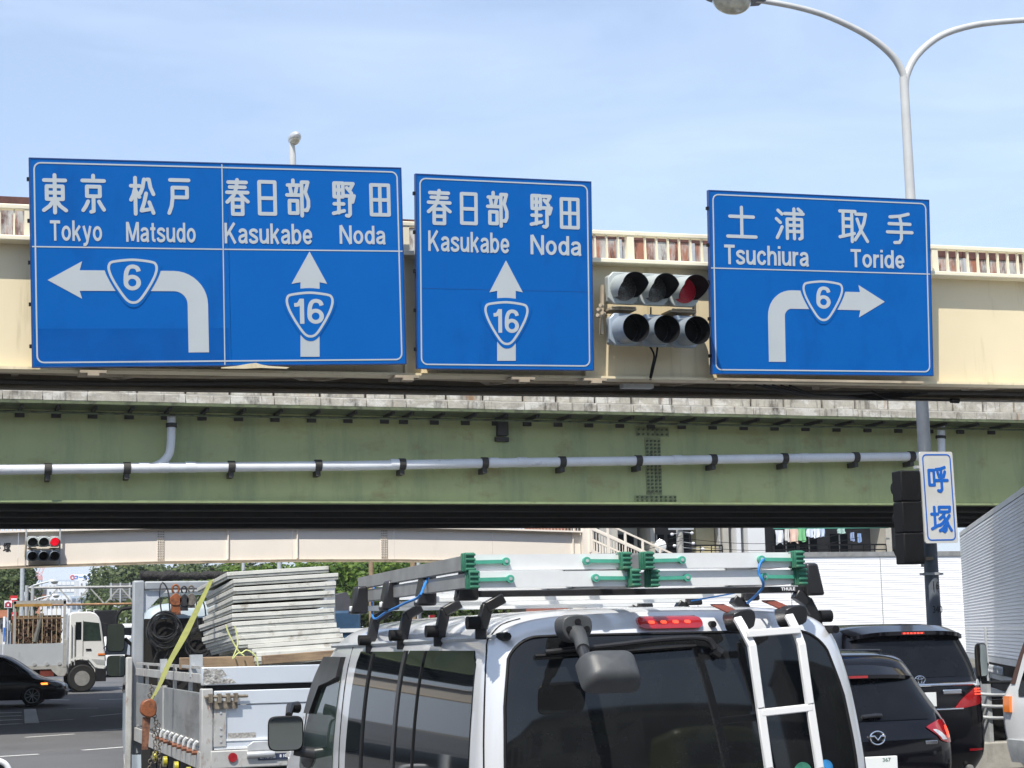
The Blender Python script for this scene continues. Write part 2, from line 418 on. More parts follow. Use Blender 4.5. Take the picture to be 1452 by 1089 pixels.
# ------------------------------------------------------------------ lettering
KANJI = {
 '東': [[(8,86),(92,86)],[(18,70),(82,70),(82,36),(18,36),(18,70)],[(18,53),(82,53)],[(50,100),(50,0)],[(46,34),(30,18),(6,6)],[(54,34),(70,18),(94,6)]],
 '京': [[(50,100),(50,86)],[(6,86),(94,86)],[(24,70),(76,70),(76,44),(24,44),(24,70)],[(50,44),(50,4),(40,2)],[(28,30),(20,18),(8,6)],[(72,30),(82,18),(92,8)]],
 '松': [[(4,76),(40,76)],[(22,98),(22,0)],[(21,70),(14,52),(4,38)],[(24,62),(38,46)],[(58,94),(52,72),(42,56)],[(70,94),(78,94),(84,72),(96,54)],[(66,56),(58,32),(46,9),(86,14)],[(78,32),(95,3)]],
 '戸': [[(10,96),(92,96)],[(20,74),(84,74),(84,46),(20,46)],[(20,74),(20,44),(15,20),(4,0)]],
 '春': [[(10,93),(90,93)],[(16,79),(84,79)],[(4,64),(96,64)],[(50,100),(46,78),(34,56),(4,36)],[(58,64),(74,50),(96,38)],[(28,44),(72,44),(72,2),(28,2),(28,44)],[(28,23),(72,23)]],
 '日': [[(10,97),(90,97),(90,3),(10,3),(10,97)],[(10,49),(90,49)]],
 '部': [[(28,100),(28,88)],[(4,86),(52,86)],[(15,79),(20,62)],[(43,79),(37,62)],[(1,58),(55,58)],[(11,42),(46,42),(46,7),(11,7),(11,42)],[(65,95),(65,0)],[(65,95),(92,95),(80,67),(93,44),(93,26),(86,15),(77,16)]],
 '野': [[(6,97),(46,97),(46,57),(6,57),(6,97)],[(6,77),(46,77)],[(26,97),(26,10)],[(5,36),(48,36)],[(1,8),(50,16)],[(57,96),(93,96),(76,76)],[(64,84),(85,68)],[(54,60),(97,60),(89,42)],[(77,60),(77,6),(70,1),(61,2)]],
 '田': [[(6,97),(94,97),(94,3),(6,3),(6,97)],[(6,50),(94,50)],[(50,97),(50,3)]],
 '土': [[(10,68),(90,68)],[(50,98),(50,4)],[(2,4),(98,4)]],
 '浦': [[(8,94),(22,82)],[(2,66),(16,54)],[(4,4),(14,22),(22,40)],[(32,84),(98,84)],[(80,100),(92,91)],[(65,100),(65,2)],[(40,2),(40,66),(92,66),(92,6),(84,2)],[(40,46),(92,46)],[(40,26),(92,26)]],
 '取': [[(3,96),(56,96)],[(14,96),(14,20)],[(44,96),(44,0)],[(14,72),(44,72)],[(14,48),(44,48)],[(2,14),(52,26)],[(58,88),(92,88),(85,58),(70,28),(54,6)],[(62,72),(74,38),(97,2)]],
 '手': [[(84,96),(50,88),(14,85)],[(10,63),(90,63)],[(3,36),(97,36)],[(50,88),(56,64),(56,14),(48,3),(30,2)]],
 '呼': [[(4,84),(30,84),(30,26),(4,26),(4,84)],[(88,95),(66,89),(42,87)],[(50,76),(56,58)],[(88,78),(80,58)],[(36,44),(99,44)],[(68,88),(68,10),(60,1),(48,4)]],
 '塚': [[(2,68),(34,68)],[(18,94),(18,20)],[(1,12),(36,26)],[(42,76),(42,94),(97,94),(94,78)],[(50,76),(88,76)],[(70,74),(57,58),(42,50)],[(62,62),(73,42),(73,10),(64,1),(54,6)],[(70,46),(56,33),(40,25)],[(73,29),(58,14),(40,5)],[(92,62),(79,48)],[(77,46),(84,26),(98,6)]],
}
def kanji(ch, x0, z0, x1, z1, sw, yf, mat, parent, depth=0.004):
    """one character in the box (x0..x1, z0..z1), round-ended strokes raised from the plane y=yf"""
    mb = MB(); k = 0; r = sw / 2
    for st in KANJI[ch]:
        P = [(x0 + r + (x1 - x0 - sw) * a / 100, z0 + r + (z1 - z0 - sw) * b / 100) for a, b in st]
        for a, b in zip(P[:-1], P[1:]):
            mb.capsule(a, b, r, yf - depth - 0.00012 * k, yf); k += 1
    return mb.build('kanji_character', mat, parent, smooth=False)
def text(body, x0, z0, x1, z1, yf, mat, parent, name='lettering', bold=0.028, depth=0.004, rot=None):
    c = bpy.data.curves.new('text', 'FONT'); c.body = body; c.offset = bold; c.resolution_u = 4
    c.extrude = 0.01
    o = bpy.data.objects.new('text', c); COL.objects.link(o)
    dg = bpy.context.evaluated_depsgraph_get(); dg.update()
    me = bpy.data.meshes.new_from_object(o.evaluated_get(dg))
    bpy.data.objects.remove(o); bpy.data.curves.remove(c)
    xs = [v.co.x for v in me.vertices]; ys = [v.co.y for v in me.vertices]
    ax, bx_, ay, by = min(xs), max(xs), min(ys), max(ys)
    for v in me.vertices:
        u = (v.co.x - ax) / (bx_ - ax); w = (v.co.y - ay) / (by - ay)
        v.co = Vector((x0 + u * (x1 - x0), yf - (depth if v.co.z > 0 else 0), z0 + w * (z1 - z0)))
    me.materials.clear(); me.materials.append(mat); me.name = name
    o = bpy.data.objects.new(name, me); COL.objects.link(o)
    if parent is not None: o.parent = parent
    return o

def _ell(cx, cy, rx, ry):
    return [(cx + rx * cos(2 * pi * i / 24), cy + ry * sin(2 * pi * i / 24)) for i in range(24)]
# letter shapes: (width, [(curved?, closed?, centre line)])
LAT = {
 'T': (66, [(0,0,[(0,91.5),(66,91.5)]),(0,0,[(33,90),(33,0)])]),
 'o': (62, [(0,1,_ell(31,37,22.5,29.5))]),
 'k': (58, [(0,0,[(8.5,100),(8.5,0)]),(0,0,[(50,74),(12,30)]),(0,0,[(24,44),(49,0)])]),
 'y': (60, [(0,0,[(8,74),(31,8)]),(1,0,[(53,74),(34,6),(27,-11),(18,-17),(6,-17)])]),
 'M': (88, [(0,0,[(8.5,0),(8.5,100)]),(0,0,[(79.5,0),(79.5,100)]),(0,0,[(12,98),(44,6)]),(0,0,[(76,98),(44,6)])]),
 'a': (58, [(1,0,[(9,53),(15,63),(29,66.5),(43,62),(48,50),(48,30),(48,13),(52,0)]),(1,0,[(48,42),(28,38),(12,31),(8.5,20),(14,10),(27,8),(40,13),(48,26)])]),
 't': (37, [(1,0,[(18,96),(18,60),(18,22),(22,10),(35,7.5)]),(0,0,[(1,67),(35,67)])]),
 's': (56, [(1,0,[(50,53),(44,63),(28,67),(13,62),(9,52),(17,44),(38,33),(48,25),(46,13),(35,8),(22,7),(10,12),(6,23)])]),
 'u': (60, [(1,0,[(8.5,74),(8.5,45),(9,24),(14,12),(26,8),(41,13),(50,28)]),(0,0,[(51.5,74),(51.5,0)])]),
 'd': (62, [(0,1,_ell(30,37,21.5,29.5)),(0,0,[(53,100),(53,0)])]),
 'b': (62, [(0,1,_ell(32,37,21.5,29.5)),(0,0,[(8.5,100),(8.5,0)])]),
 'h': (60, [(0,0,[(8.5,100),(8.5,0)]),(1,0,[(10,46),(17,60),(30,66),(43,63),(50,52),(51,38),(51,0)])]),
 'K': (76, [(0,0,[(8.5,100),(8.5,0)]),(0,0,[(62,100),(13,38)]),(0,0,[(30,56),(66,0)])]),
 'N': (76, [(0,0,[(8.5,0),(8.5,100)]),(0,0,[(67.5,0),(67.5,100)]),(0,0,[(9,100),(67,0)])]),
 'e': (60, [(0,0,[(10,36),(50,36)]),(1,0,[(51,32),(50,50),(42,62),(30,66.5),(18,62),(10.5,50),(8.5,37),(11,23),(19,12),(31,7.5),(43,11),(51,21)])]),
 'c': (58, [(1,0,[(51,49),(45,61),(33,66.5),(19,62),(10.5,50),(8.5,37),(10.5,24),(19,12),(33,7.5),(45,13),(51,25)])]),
 'i': (17, [(0,0,[(8.5,74),(8.5,0)]),(0,0,[(8.5,100),(8.5,86)])]),
 'r': (38, [(0,0,[(8.5,74),(8.5,0)]),(1,0,[(9,42),(14,57),(24,64),(37,65)])]),
 '6': (60, [(0,1,_ell(30,30,21.5,22.5)),(1,0,[(52,73),(46,87),(31,92),(18,86),(10.5,68),(8.5,44),(8.7,30)])]),
 '1': (38, [(0,0,[(28,100),(28,0)]),(1,0,[(1,75),(16,78),(27,96)])]),
}
def latin(body, x0, z0, x1, z1, yf, mat, parent, name='lettering', depth=0.004):
    mb = MB(); cx = 0; k = 0
    for ch in body:
        w, strokes = LAT[ch]
        for cv, cl, P in strokes:
            Q = [(a + cx, b) for a, b in P]
            if cv: Q = catmull(Q, 4, False)
            mb.ribbon(Q, 15.2, -1.0 - 0.03 * k, 0, closed=bool(cl)); k += 1
        cx += w + 8
    cx -= 8
    desc = any(c in body for c in 'y')
    lo = -25 if desc else 0
    for v in mb.bm.verts:
        v.co = Vector((x0 + v.co.x / cx * (x1 - x0), yf + v.co.y * depth, z0 + (v.co.z - lo) / (100 - lo) * (z1 - z0)))
    return mb.build(name, mat, parent, smooth=False)
SHIELD = [(-.5,.17),(-.475,.09),(-.41,.05),(-.2,.015),(0,0),(.2,.015),(.41,.05),(.475,.09),(.5,.17),(.49,.27),(.44,.42),(.34,.62),(.22,.82),(.14,.93),(.07,.985),(0,1.0),(-.07,.985),(-.14,.93),(-.22,.82),(-.34,.62),(-.44,.42),(-.49,.27)]
def catmull(P, n=3, closed=True):
    out = []; k = len(P)
    for i in range(k if closed else k - 1):
        p0, p1, p2, p3 = (P[(i + j - 1) % k] if closed else P[max(0, min(k - 1, i + j - 1))] for j in range(4))
        for s in range(n):
            t = s / n
            out.append(tuple(0.5 * ((2 * p1[c]) + (-p0[c] + p2[c]) * t + (2 * p0[c] - 5 * p1[c] + 4 * p2[c] - p3[c]) * t * t + (-p0[c] + 3 * p1[c] - 3 * p2[c] + p3[c]) * t ** 3) for c in range(len(p1))))
    if not closed: out.append(tuple(P[-1]))
    return out
def shield(x0, z0, x1, z1, digits, dbox, yf, parent):
    cx, w, h = (x0 + x1) / 2, x1 - x0, z1 - z0
    S = catmull(SHIELD, 3)
    g = 0.035
    mb = MB(); mb.prism([(cx + a * (w + 2 * g), z1 + g - b * (h + 2 * g)) for a, b in S], yf - 0.0022, yf)
    root = mb.build('route_shield', M_blue2, parent, smooth=False)
    mb = MB(); mb.ribbon([(cx + a * (w - 0.035), z1 - 0.0175 - b * (h - 0.035)) for a, b in S], 0.027, yf - 0.0040, yf - 0.0022, closed=True)
    mb.build('shield_outline', M_whitesign, root, smooth=False)
    latin(digits, dbox[0], dbox[1], dbox[2], dbox[3], yf - 0.0022, M_whitesign, root, 'route_number', depth=.002)
def rrect(x0, z0, x1, z1, r, n=5):
    pts = []
    for cx, cz, a in ((x1 - r, z1 - r, 0), (x0 + r, z1 - r, 90), (x0 + r, z0 + r, 180), (x1 - r, z0 + r, 270)):
        for i in range(n + 1):
            t = radians(a + 90 * i / n); pts.append((cx + r * cos(t), cz + r * sin(t)))
    return pts

# ------------------------------------------------------------------ THE SETTING: ground, road, markings
mb = MB()
ys = [-60, -20, 20, 56, 66, 130, 180, 260, 500, 1200]
xs_ = [-1100, -200, -60, 0, 60, 200, 1100]
mb.grid(lambda u, v: (xs_[round(u * 6)], ys[round(v * 9)], ground_z(0, ys[round(v * 9)]) - 0.03), 6, 9)
struct(mb.build('ground', M_ground, smooth=False))
mb = MB()
rx = [-40, -15, 0, 15, 22, 40]
ry = [-40, 0, 30, 56, 66, 130, 180, 250]
mb.grid(lambda u, v: (rx[round(u * 5)], ry[round(v * 7)], ground_z(0, ry[round(v * 7)])), 5, 7)
struct(mb.build('road', M_asphalt, smooth=False))
DASH = [((1.95,38.8),(3.0,39.46)),((2.68,33.23),(3.54,33.78)),((.9,32.2),(1.87,32.55)),((3.7,40.67),(4.6,41.35)),((2.64,46.61),(3.58,47.44)),((4.15,48.92),(5.08,50.19)),
        ((4.02,55.84),(4.91,55.37)),((5.37,60.08),(6.4,59.88)),((3.84,61.),(4.43,60.34)),((5.2,34.8),(6.4,35.6)),((5.6,42.4),(6.6,43.2)),((-1.5,31.3),(-.3,31.8)),((-.6,37.2),(.4,37.8))]
for a, b in DASH:
    a = Vector(a); b = Vector(b); d = (b - a); ww = Vector((0, 0.07 if a.y < 45 else 0.05))
    ww = Vector((-d.y, d.x)).normalized() * (0.075)
    q = [a - ww, b - ww, b + ww, a + ww]
    m_ = MB(); m_.face([(p.x, p.y, ground_z(p.x, p.y) + 0.004) for p in q])
    struct(m_.build('lane_dash', M_line, smooth=False))
# hatched island beside the turning car
hp = [Vector((1.2, 57.2)), Vector((2.83, 56.9)), Vector((2.29, 45.86)), Vector((0.9, 44.9))]
m_ = MB()
def hline(a, b, w):
    d = (b - a).normalized(); n_ = Vector((-d.y, d.x)) * w / 2
    m_.face([(p.x, p.y, 0.004) for p in (a - n_, b - n_, b + n_, a + n_)])
for k in range(5):
    t = k / 4
    l = Vector((0.2, 44.9 + 12 * t)); r_ = Vector((2.20 + .52 * t, 45.9 + 10.6 * t))
    hline(l, r_, 0.40)
struct(m_.build('hatched_marking', M_line, smooth=False))
m_ = MB(); hline(Vector((2.45, 45.7)), Vector((2.98, 56.9)), 0.35)
m_.bm.verts.ensure_lookup_table()
for v in m_.bm.verts: v.co.z = 0.008
struct(m_.build('marking_edge_bar', M_line, smooth=False))

# ------------------------------------------------------------------ UPPER PEDESTRIAN BRIDGE carrying the signs
SL = 0.0105
BR = thing('pedestrian_bridge', 'cream steel footbridge whose girder carries the three big blue signs', 'footbridge', (0.6, 19.4, 4.83), (0, -atan(SL), 0))
X0, X1 = -6.0, 22.0
mb = MB(); mb.box(X0, X1, 0, 0.02, 0.03, 1.40); mb.build('girder_web', M_cream, BR)
mb = MB(); mb.box(X0, X1, -0.12, 0.14, 0.0, 0.03); mb.build('bottom_flange', M_cream, BR)
mb = MB(); mb.box(X0, X1, -0.20, 0.16, 1.40, 1.455); mb.build('top_flange', M_creamrail, BR, bevel=0.01)
mb = MB(); mb.box(X0, X1, -0.06, 0.03, 1.775, 1.835); mb.build('handrail', M_creamrail, BR, bevel=0.012)
sl0 = None
x = X0 + 0.05; i = 0
while x < X1:
    if i % 9 == 4:
        mb = MB(); mb.box(-0.045, 0.045, -0.05, 0.03, 1.455, 1.775); o = mb.build('post', M_creamrail, BR); o.location.x = x
        x += 0.05
    elif sl0 is None:
        mb = MB(); mb.box(-0.009, 0.009, -0.035, 0.005, 1.456, 1.774); sl0 = mb.build('baluster', M_creamrail, BR); sl0.location.x = x
    else:
        copyo(sl0, BR, (x, 0, 0))
    x += 0.152; i += 1
# stiffeners on the web
for x in (-3.4, 4.53, 6.75, 16.2):
    mb = MB(); mb.box(x, x + 0.025, -0.09, 0, 0.03, 1.40); mb.build('stiffener', M_cream, BR)
# far-side parapet (its stained panels show between the balusters)
panelsx = X0; k = 0
while panelsx < X1:
    w = 1.1
    zt = 2.56 - 0.0115 * panelsx
    mb = MB(); mb.box(panelsx, panelsx + w - 0.02, 2.55, 2.58, 1.75, zt - 0.12)
    mb.build('parapet_panel', M_rustpanel, BR)
    mb = MB(); mb.box(panelsx, panelsx + w - 0.02, 2.535, 2.60, zt - 0.117, zt); mb.build('parapet_cap', M_rustdark, BR)
    mb = MB(); mb.box(panelsx, panelsx + w - 0.02, 2.55, 2.58, 1.30, 1.72); mb.build('lower_parapet_panel', M_board, BR)
    mb = MB(); mb.box(panelsx - .03, panelsx + .05, 2.50, 2.547, 1.30, zt - 0.12); mb.build('parapet_post', M_galv, BR)
    panelsx += w; k += 1
mb = MB(); mb.box(X0, X1, 2.56, 2.575, 1.72, 1.75); mb.build('parapet_gap_rail', M_rustdark, BR)
# deck, rear girder, cross beams, bracing
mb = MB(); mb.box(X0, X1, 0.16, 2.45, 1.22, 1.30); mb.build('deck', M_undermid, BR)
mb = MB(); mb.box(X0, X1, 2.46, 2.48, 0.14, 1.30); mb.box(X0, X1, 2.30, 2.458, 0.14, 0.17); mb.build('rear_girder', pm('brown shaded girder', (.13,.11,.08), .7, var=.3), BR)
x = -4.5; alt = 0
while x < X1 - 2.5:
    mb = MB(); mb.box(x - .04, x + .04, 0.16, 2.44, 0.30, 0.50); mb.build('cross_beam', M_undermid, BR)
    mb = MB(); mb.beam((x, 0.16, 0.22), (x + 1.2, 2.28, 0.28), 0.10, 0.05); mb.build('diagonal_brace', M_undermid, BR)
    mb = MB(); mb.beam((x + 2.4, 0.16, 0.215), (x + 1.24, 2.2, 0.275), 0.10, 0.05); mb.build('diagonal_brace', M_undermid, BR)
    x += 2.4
for yy, zz, r in ((0.75, 0.10, 0.028), (1.0, 0.13, 0.022), (1.9, 0.17, 0.03)):
    pts = [(X0 + j * 0.7, yy + 0.012 * sin(j * 1.7), zz + 0.018 * sin(j * 0.9 + yy)) for j in range(int((X1 - X0) / 0.7) + 1)]
    mb = MB(); mb.tube(pts, r, 8); mb.build('conduit', M_undermid if yy < 1.5 else M_underdark, BR)
# dangling cables near the right sign
mb = MB()
for s in range(5):
    a = 9.2 + s * 0.12
    mb.tube(catmull([(a, .35, .02), (a + .4, .5, -.02 - .012 * s), (a + .8, .7, -.05), (a + 1.15, .8, -.05), (a + 1.6, .9, -.03 - .01 * s), (a + 2.4, 1.0, .04)], 4, False), 0.013, 6)
mb.build('cable_bundle', M_black, BR)
mb = MB()
mb.tube(catmull([(11.0, .6, .0), (11.15, .6, -.07), (11.35, .6, -.10), (12.2, .6, -.11)], 4, False), 0.014, 6)
mb.tube([(12.18, .6, -.11), (12.30, .6, -.115)], 0.035, 10)
mb.build('cable_conduit', M_black, BR)
mb = MB(); mb.box(7.35, 7.75, .2, .32, -.06, -.01); mb.build('junction_box', M_galv, BR)
for x in (1.0, 4.5, 5.9, 6.8):
    mb = MB(); mb.box(x - .14, x + .14, -0.30, 0.05, -.055, -.025); mb.box(x - .06, x + .06, -.34, -.2, -.09, -.055); mb.build('sign_bracket', M_undermid, BR)
mb = MB(); mb.beam((8.35, -.3, -.02), (11.2, -.3, -.02), .1, .03); mb.build('sign_bracket_rail', M_undermid, BR)

# ------------------------------------------------------------------ signs
TILT = radians(5.0)      # the boards lean out towards the drivers
def sign_root(cx, cz, rot, y, label):
    T = thing('direction_sign', label, 'road sign', (cx, y, cz), (0, 0, 0), 'blue direction signs on the footbridge')
    T.rotation_euler = (Matrix.Rotation(TILT, 3, 'X') @ Matrix.Rotation(-rot, 3, 'Y')).to_euler()
    return T
class SignFrame:
    def __init__(s, cx, cz, rot, y): s.c = (cx, cz); s.r = rot; s.y = y
    def __call__(s, px, py):
        d = ray(px, py); k = tan(TILT); p = CAM + d * ((s.y - k * (CAMH - s.c[1])) / (d.y + k * d.z))
        dx, dz = p.x - s.c[0], (p.z - s.c[1]) / cos(TILT)
        return (dx * cos(s.r) + dz * sin(s.r), -dx * sin(s.r) + dz * cos(s.r))
def sign(cx, cz, w, h, rot, label, halves):
    Y = 19.0
    S = sign_root(cx, cz, rot, Y, label); F = SignFrame(cx, cz, rot, Y)
    for (a, b) in halves:
        mb = MB()
        mb.prism([(a, -h / 2), (b, -h / 2), (b, h / 2), (a, h / 2)], 0.0, 0.03)
        mb.build('sign_panel', M_blue if (a + b) < 0.1 else M_blue2, S, smooth=False)
    mb = MB()
    mb.box(-w / 2 - .012, -w / 2, -.004, .06, -h / 2, h / 2); mb.box(w / 2, w / 2 + .012, -.004, .06, -h / 2, h / 2)
    mb.box(-w / 2 - .012, w / 2 + .012, -.004, .06, h / 2, h / 2 + .012); mb.box(-w / 2 - .012, w / 2 + .012, -.004, .06, -h / 2 - .012, -h / 2)
    mb.build('sign_frame', M_signedge, S)
    mb = MB(); mb.ribbon(rrect(-w / 2 + .042, -h / 2 + .042, w / 2 - .042, h / 2 - .042, .07), 0.016, -0.004, 0.0, closed=True)
    mb.build('border_line', M_whitesign, S, smooth=False)
    for zz in (-h * .36, 0.02, h * .36):
        mb = MB(); mb.box(-w / 2 + .1, w / 2 - .1, .035, .075, zz - .03, zz + .03); mb.build('back_rail', M_galv, S)
    for xx in (-w * .32, w * .32):
        for zz in (-h / 2 + .1, .1): MB().box(xx - .04, xx + .04, .0755, .27, zz, zz + .1).build('mounting_arm', M_galv, S)
    for zz in (-.9, -.45, 0, .45, .9):
        mb = MB(); mb.box(-w / 2 - .035, -w / 2 - .012, .01, .05, zz - .02, zz + .02); mb.build('edge_bolt', M_black, S)
    return S, F
def kbox(F, ch, x0, y0, x1, y1, S, sw=0.041):
    a = F(x0, y1); b = F(x1, y0); c = F(x0, y0); d = F(x1, y1)
    kanji(ch, (a[0] + c[0]) / 2, (a[1] + d[1]) / 2, (b[0] + d[0]) / 2, (b[1] + c[1]) / 2, sw, 0, M_whitesign, S)
def tbox(F, s, x0, y0, x1, y1, S):
    a = F(x0, y1); b = F(x1, y0); c = F(x0, y0); d = F(x1, y1)
    # the line of type follows the sign, so take heights in the middle
    m0 = F((x0 + x1) / 2, y0 + 0.0); m1 = F((x0 + x1) / 2, y1)
    latin(s, a[0], m1[1], b[0], m0[1], 0, M_whitesign, S)
def C1(o, sc):
    return lambda x, y: (o[0] + x / sc, o[1] + y / sc)

# sign 1
S1, F1 = sign(2.984, 6.026, 4.104, 2.238, 0.037, 'widest blue direction sign, Tokyo and Matsudo with a left arrow, bottom edge dented', [(-2.05, 0.062), (0.066, 2.05)])
g = C1((30, 180), 2.593)
seam = F1(*g(400, 741))[1]
def lowsheet(u, v):
    x = -2.035 + 2.08 * u; z = -1.105 + (seam + 1.105) * v; k = 1 - v
    d = .0022 + .0 * x
    dent = .012 * math.exp(-((x - .32) / .35) ** 2) * k * k + .0035 * (1 + sin(7 * x + 5 * z)) * sin(pi * v) * math.exp(-((x + .9) / 1.1) ** 2)
    return (x, -d + min(dent, .0019), z)
mb = MB(); mb.grid(lowsheet, 60, 12); mb.build('lower_sign_sheet', pm('glossy blue sheeting', (0.002, 0.088, 0.35), 0.12, var=.12, spec=.5, scale=2.2, bump=.25, bscale=2.5), S1)
for ch, b in (('東', (70,170,177,322)), ('京', (213,172,318,322)), ('松', (393,178,497,327)), ('戸', (533,184,630,324)), ('春', (741+6,188,843,330)), ('日', (862,192,947,330)), ('部', (970,190,1068,333)), ('野', (1140,197,1233,335)), ('田', (1276,204,1362,333))):
    kbox(F1, ch, *g(b[0], b[1]), *g(b[2], b[3]), S1)
for s, b in (('Tokyo', (107,344,297,438)), ('Matsudo', (386,351,641,424)), ('Kasukabe', (748,355,1069,430)), ('Noda', (1171,363,1338,431))):
    tbox(F1, s, *g(b[0], b[1]), *g(b[2], b[3]), S1)
def line(F, S, p, q, w=0.014, name='divider_line'):
    mb = MB(); mb.ribbon([F(*p), F(*q)], w, -0.0035, 0); mb.build(name, M_whitesign, S, smooth=False)
line(F1, S1, g(40, 440), g(742, 450)); line(F1, S1, g(746, 450), g(1405, 457)); line(F1, S1, g(738, 137), g(749, 878), 0.012)
def poly(F, S, pts, name='arrow'):
    mb = MB(); mb.prism(pts, -0.004, 0); mb.build(name, M_whitesign, S, smooth=False)
def arc(cx, cz, r, a0, a1, n=10):
    return [(cx + r * cos(radians(a0 + (a1 - a0) * i / n)), cz + r * sin(radians(a0 + (a1 - a0) * i / n))) for i in range(n + 1)]
# left-turn arrow in sign coordinates
tip = F1(*g(97, 563)); b1 = F1(*g(224, 494)); b2 = F1(*g(224, 632)); sh = F1(*g(215, 527)); sl_ = F1(*g(215, 600))
xo = F1(*g(688, 700))[0]; xi = F1(*g(613, 700))[0]; zb = F1(*g(650, 829))[1]
zt, zl = sh[1], sl_[1]; R = xo - F1(*g(560, 527))[0]; W = xo - xi
cxa = xo - R; cza = zt - R
poly(F1, S1, [tip, b1, (sh[0], zt)] + arc(cxa, cza, R, 90, 0) + [(xo, zb), (xi, zb)] + arc(cxa, cza, R - W, 0, 90) + [(sl_[0], zt - W), b2], 'left_turn_arrow')
def shield_px(F, S, g, b, dg, digits):
    a = F(*g(b[0], b[3])); c = F(*g(b[2], b[1])); d0 = F(*g(dg[0], dg[3])); d1 = F(*g(dg[2], dg[1]))
    mid = F(*g((b[0] + b[2]) / 2, b[1])); bot = F(*g((b[0] + b[2]) / 2, b[3]))
    shield(a[0], bot[1], c[0], mid[1], digits, (d0[0], d0[1], d1[0], d1[1]), -0.004, S)
shield_px(F1, S1, g, (318, 483, 503, 652), (376, 506, 440, 601), '6')
def up_arrow(F, S, g, tip, bx0, bx1, by, sx0, sx1, bot):
    t_ = F(*g(*tip)); a = F(*g(bx0, by)); b = F(*g(bx1, by)); c = F(*g(sx0, by - 6)); d = F(*g(sx1, by - 6)); e = F(*g(sx0, bot)); f = F(*g(sx1, bot))
    poly(F, S, [t_, a, c, e, f, d, b], 'straight_ahead_arrow')
up_arrow(F1, S1, g, (1060, 458), 994, 1125, 577, 1027, 1097, 845)
shield_px(F1, S1, g, (974, 604, 1149, 776), (1004, 632, 1112, 724), '16')
# bent lip under the dented corner
mb = MB()
pts = [F1(*g(x, y)) for x, y in ((735,884),(790,879),(835,871),(862,868),(885,875),(910,879),(985,884),(975,889),(880,886),(820,889),(735,888))]
mb.prism(pts, -0.02, 0.03); mb.build('dented_edge', M_cream, S1)
# sign 2
S2, F2 = sign(6.275, 6.068, 2.141, 2.231, 0.018, 'narrow blue direction sign with one upward arrow to Kasukabe and Noda, between the other two', [(-1.07, 1.07)])
g = C1((560, 180), 2.904)
for ch, b in (('春', (127,255,237,407)), ('日', (260,265,348,408)), ('部', (374,264,473,415)), ('野', (553,273,652,420)), ('田', (674,287,765,425))):
    kbox(F2, ch, *g(b[0], b[1]), *g(b[2], b[3]), S2)
tbox(F2, 'Kasukabe', *g(137, 432), *g(470, 516), S2); tbox(F2, 'Noda', *g(558, 448), *g(766, 528), S2)
up_arrow(F2, S2, g, (457, 550), 389, 526, 681, 421, 497, 963)
shield_px(F2, S2, g, (368, 716, 550, 900), (405, 752, 510, 847), '16')
mb = MB(); mb.ribbon([F2(*g(100, 664)), F2(*g(812, 680))], 0.003, -0.0015, 0); mb.build('panel_seam', M_signedge, S2, smooth=False)
# sign 3
S3, F3 = sign(10.419, 6.110, 3.043, 2.223, 0.018, 'blue direction sign with a right arrow to Tsuchiura and Toride, nearest the street lamp', [(-1.5215, 1.5215)])
g = C1((960, 200), 2.951)
for ch, b in (('土', (202,268,338,412)), ('浦', (407,277,537,418)), ('取', (672,283,805,428)), ('手', (870,293,992,435))):
    kbox(F3, ch, *g(b[0], b[1]), *g(b[2], b[3]), S3)
tbox(F3, 'Tsuchiura', *g(198, 438), *g(549, 520), S3); tbox(F3, 'Toride', *g(727, 455), *g(950, 531), S3)
line(F3, S3, g(138, 531), g(1062, 557))
xi3 = F3(*g(453, 850))[0]; xo3 = F3(*g(383, 850))[0]; zb3 = F3(*g(420, 924))[1]
zt3 = F3(*g(560, 627))[1]; W3 = xi3 - xo3; R3 = F3(*g(478, 627))[0] - xo3
hx = F3(*g(766, 665))[0]; t3 = F3(*g(869, 671)); hw = (F3(*g(760, 600))[1] - F3(*g(760, 735))[1]) / 2; zc = zt3 - W3 / 2
poly(F3, S3, [(xo3, zb3)] + arc(xo3 + R3, zt3 - R3, R3, 180, 90) + [(hx, zt3), (hx - .02, zc + hw), (t3[0], zc), (hx - .02, zc - hw), (hx, zt3 - W3)] + arc(xo3 + R3, zt3 - R3, R3 - W3, 90, 180) + [(xi3, zb3)], 'right_turn_arrow')
shield_px(F3, S3, g, (526, 582, 694, 755), (582, 609, 641, 701), '6')

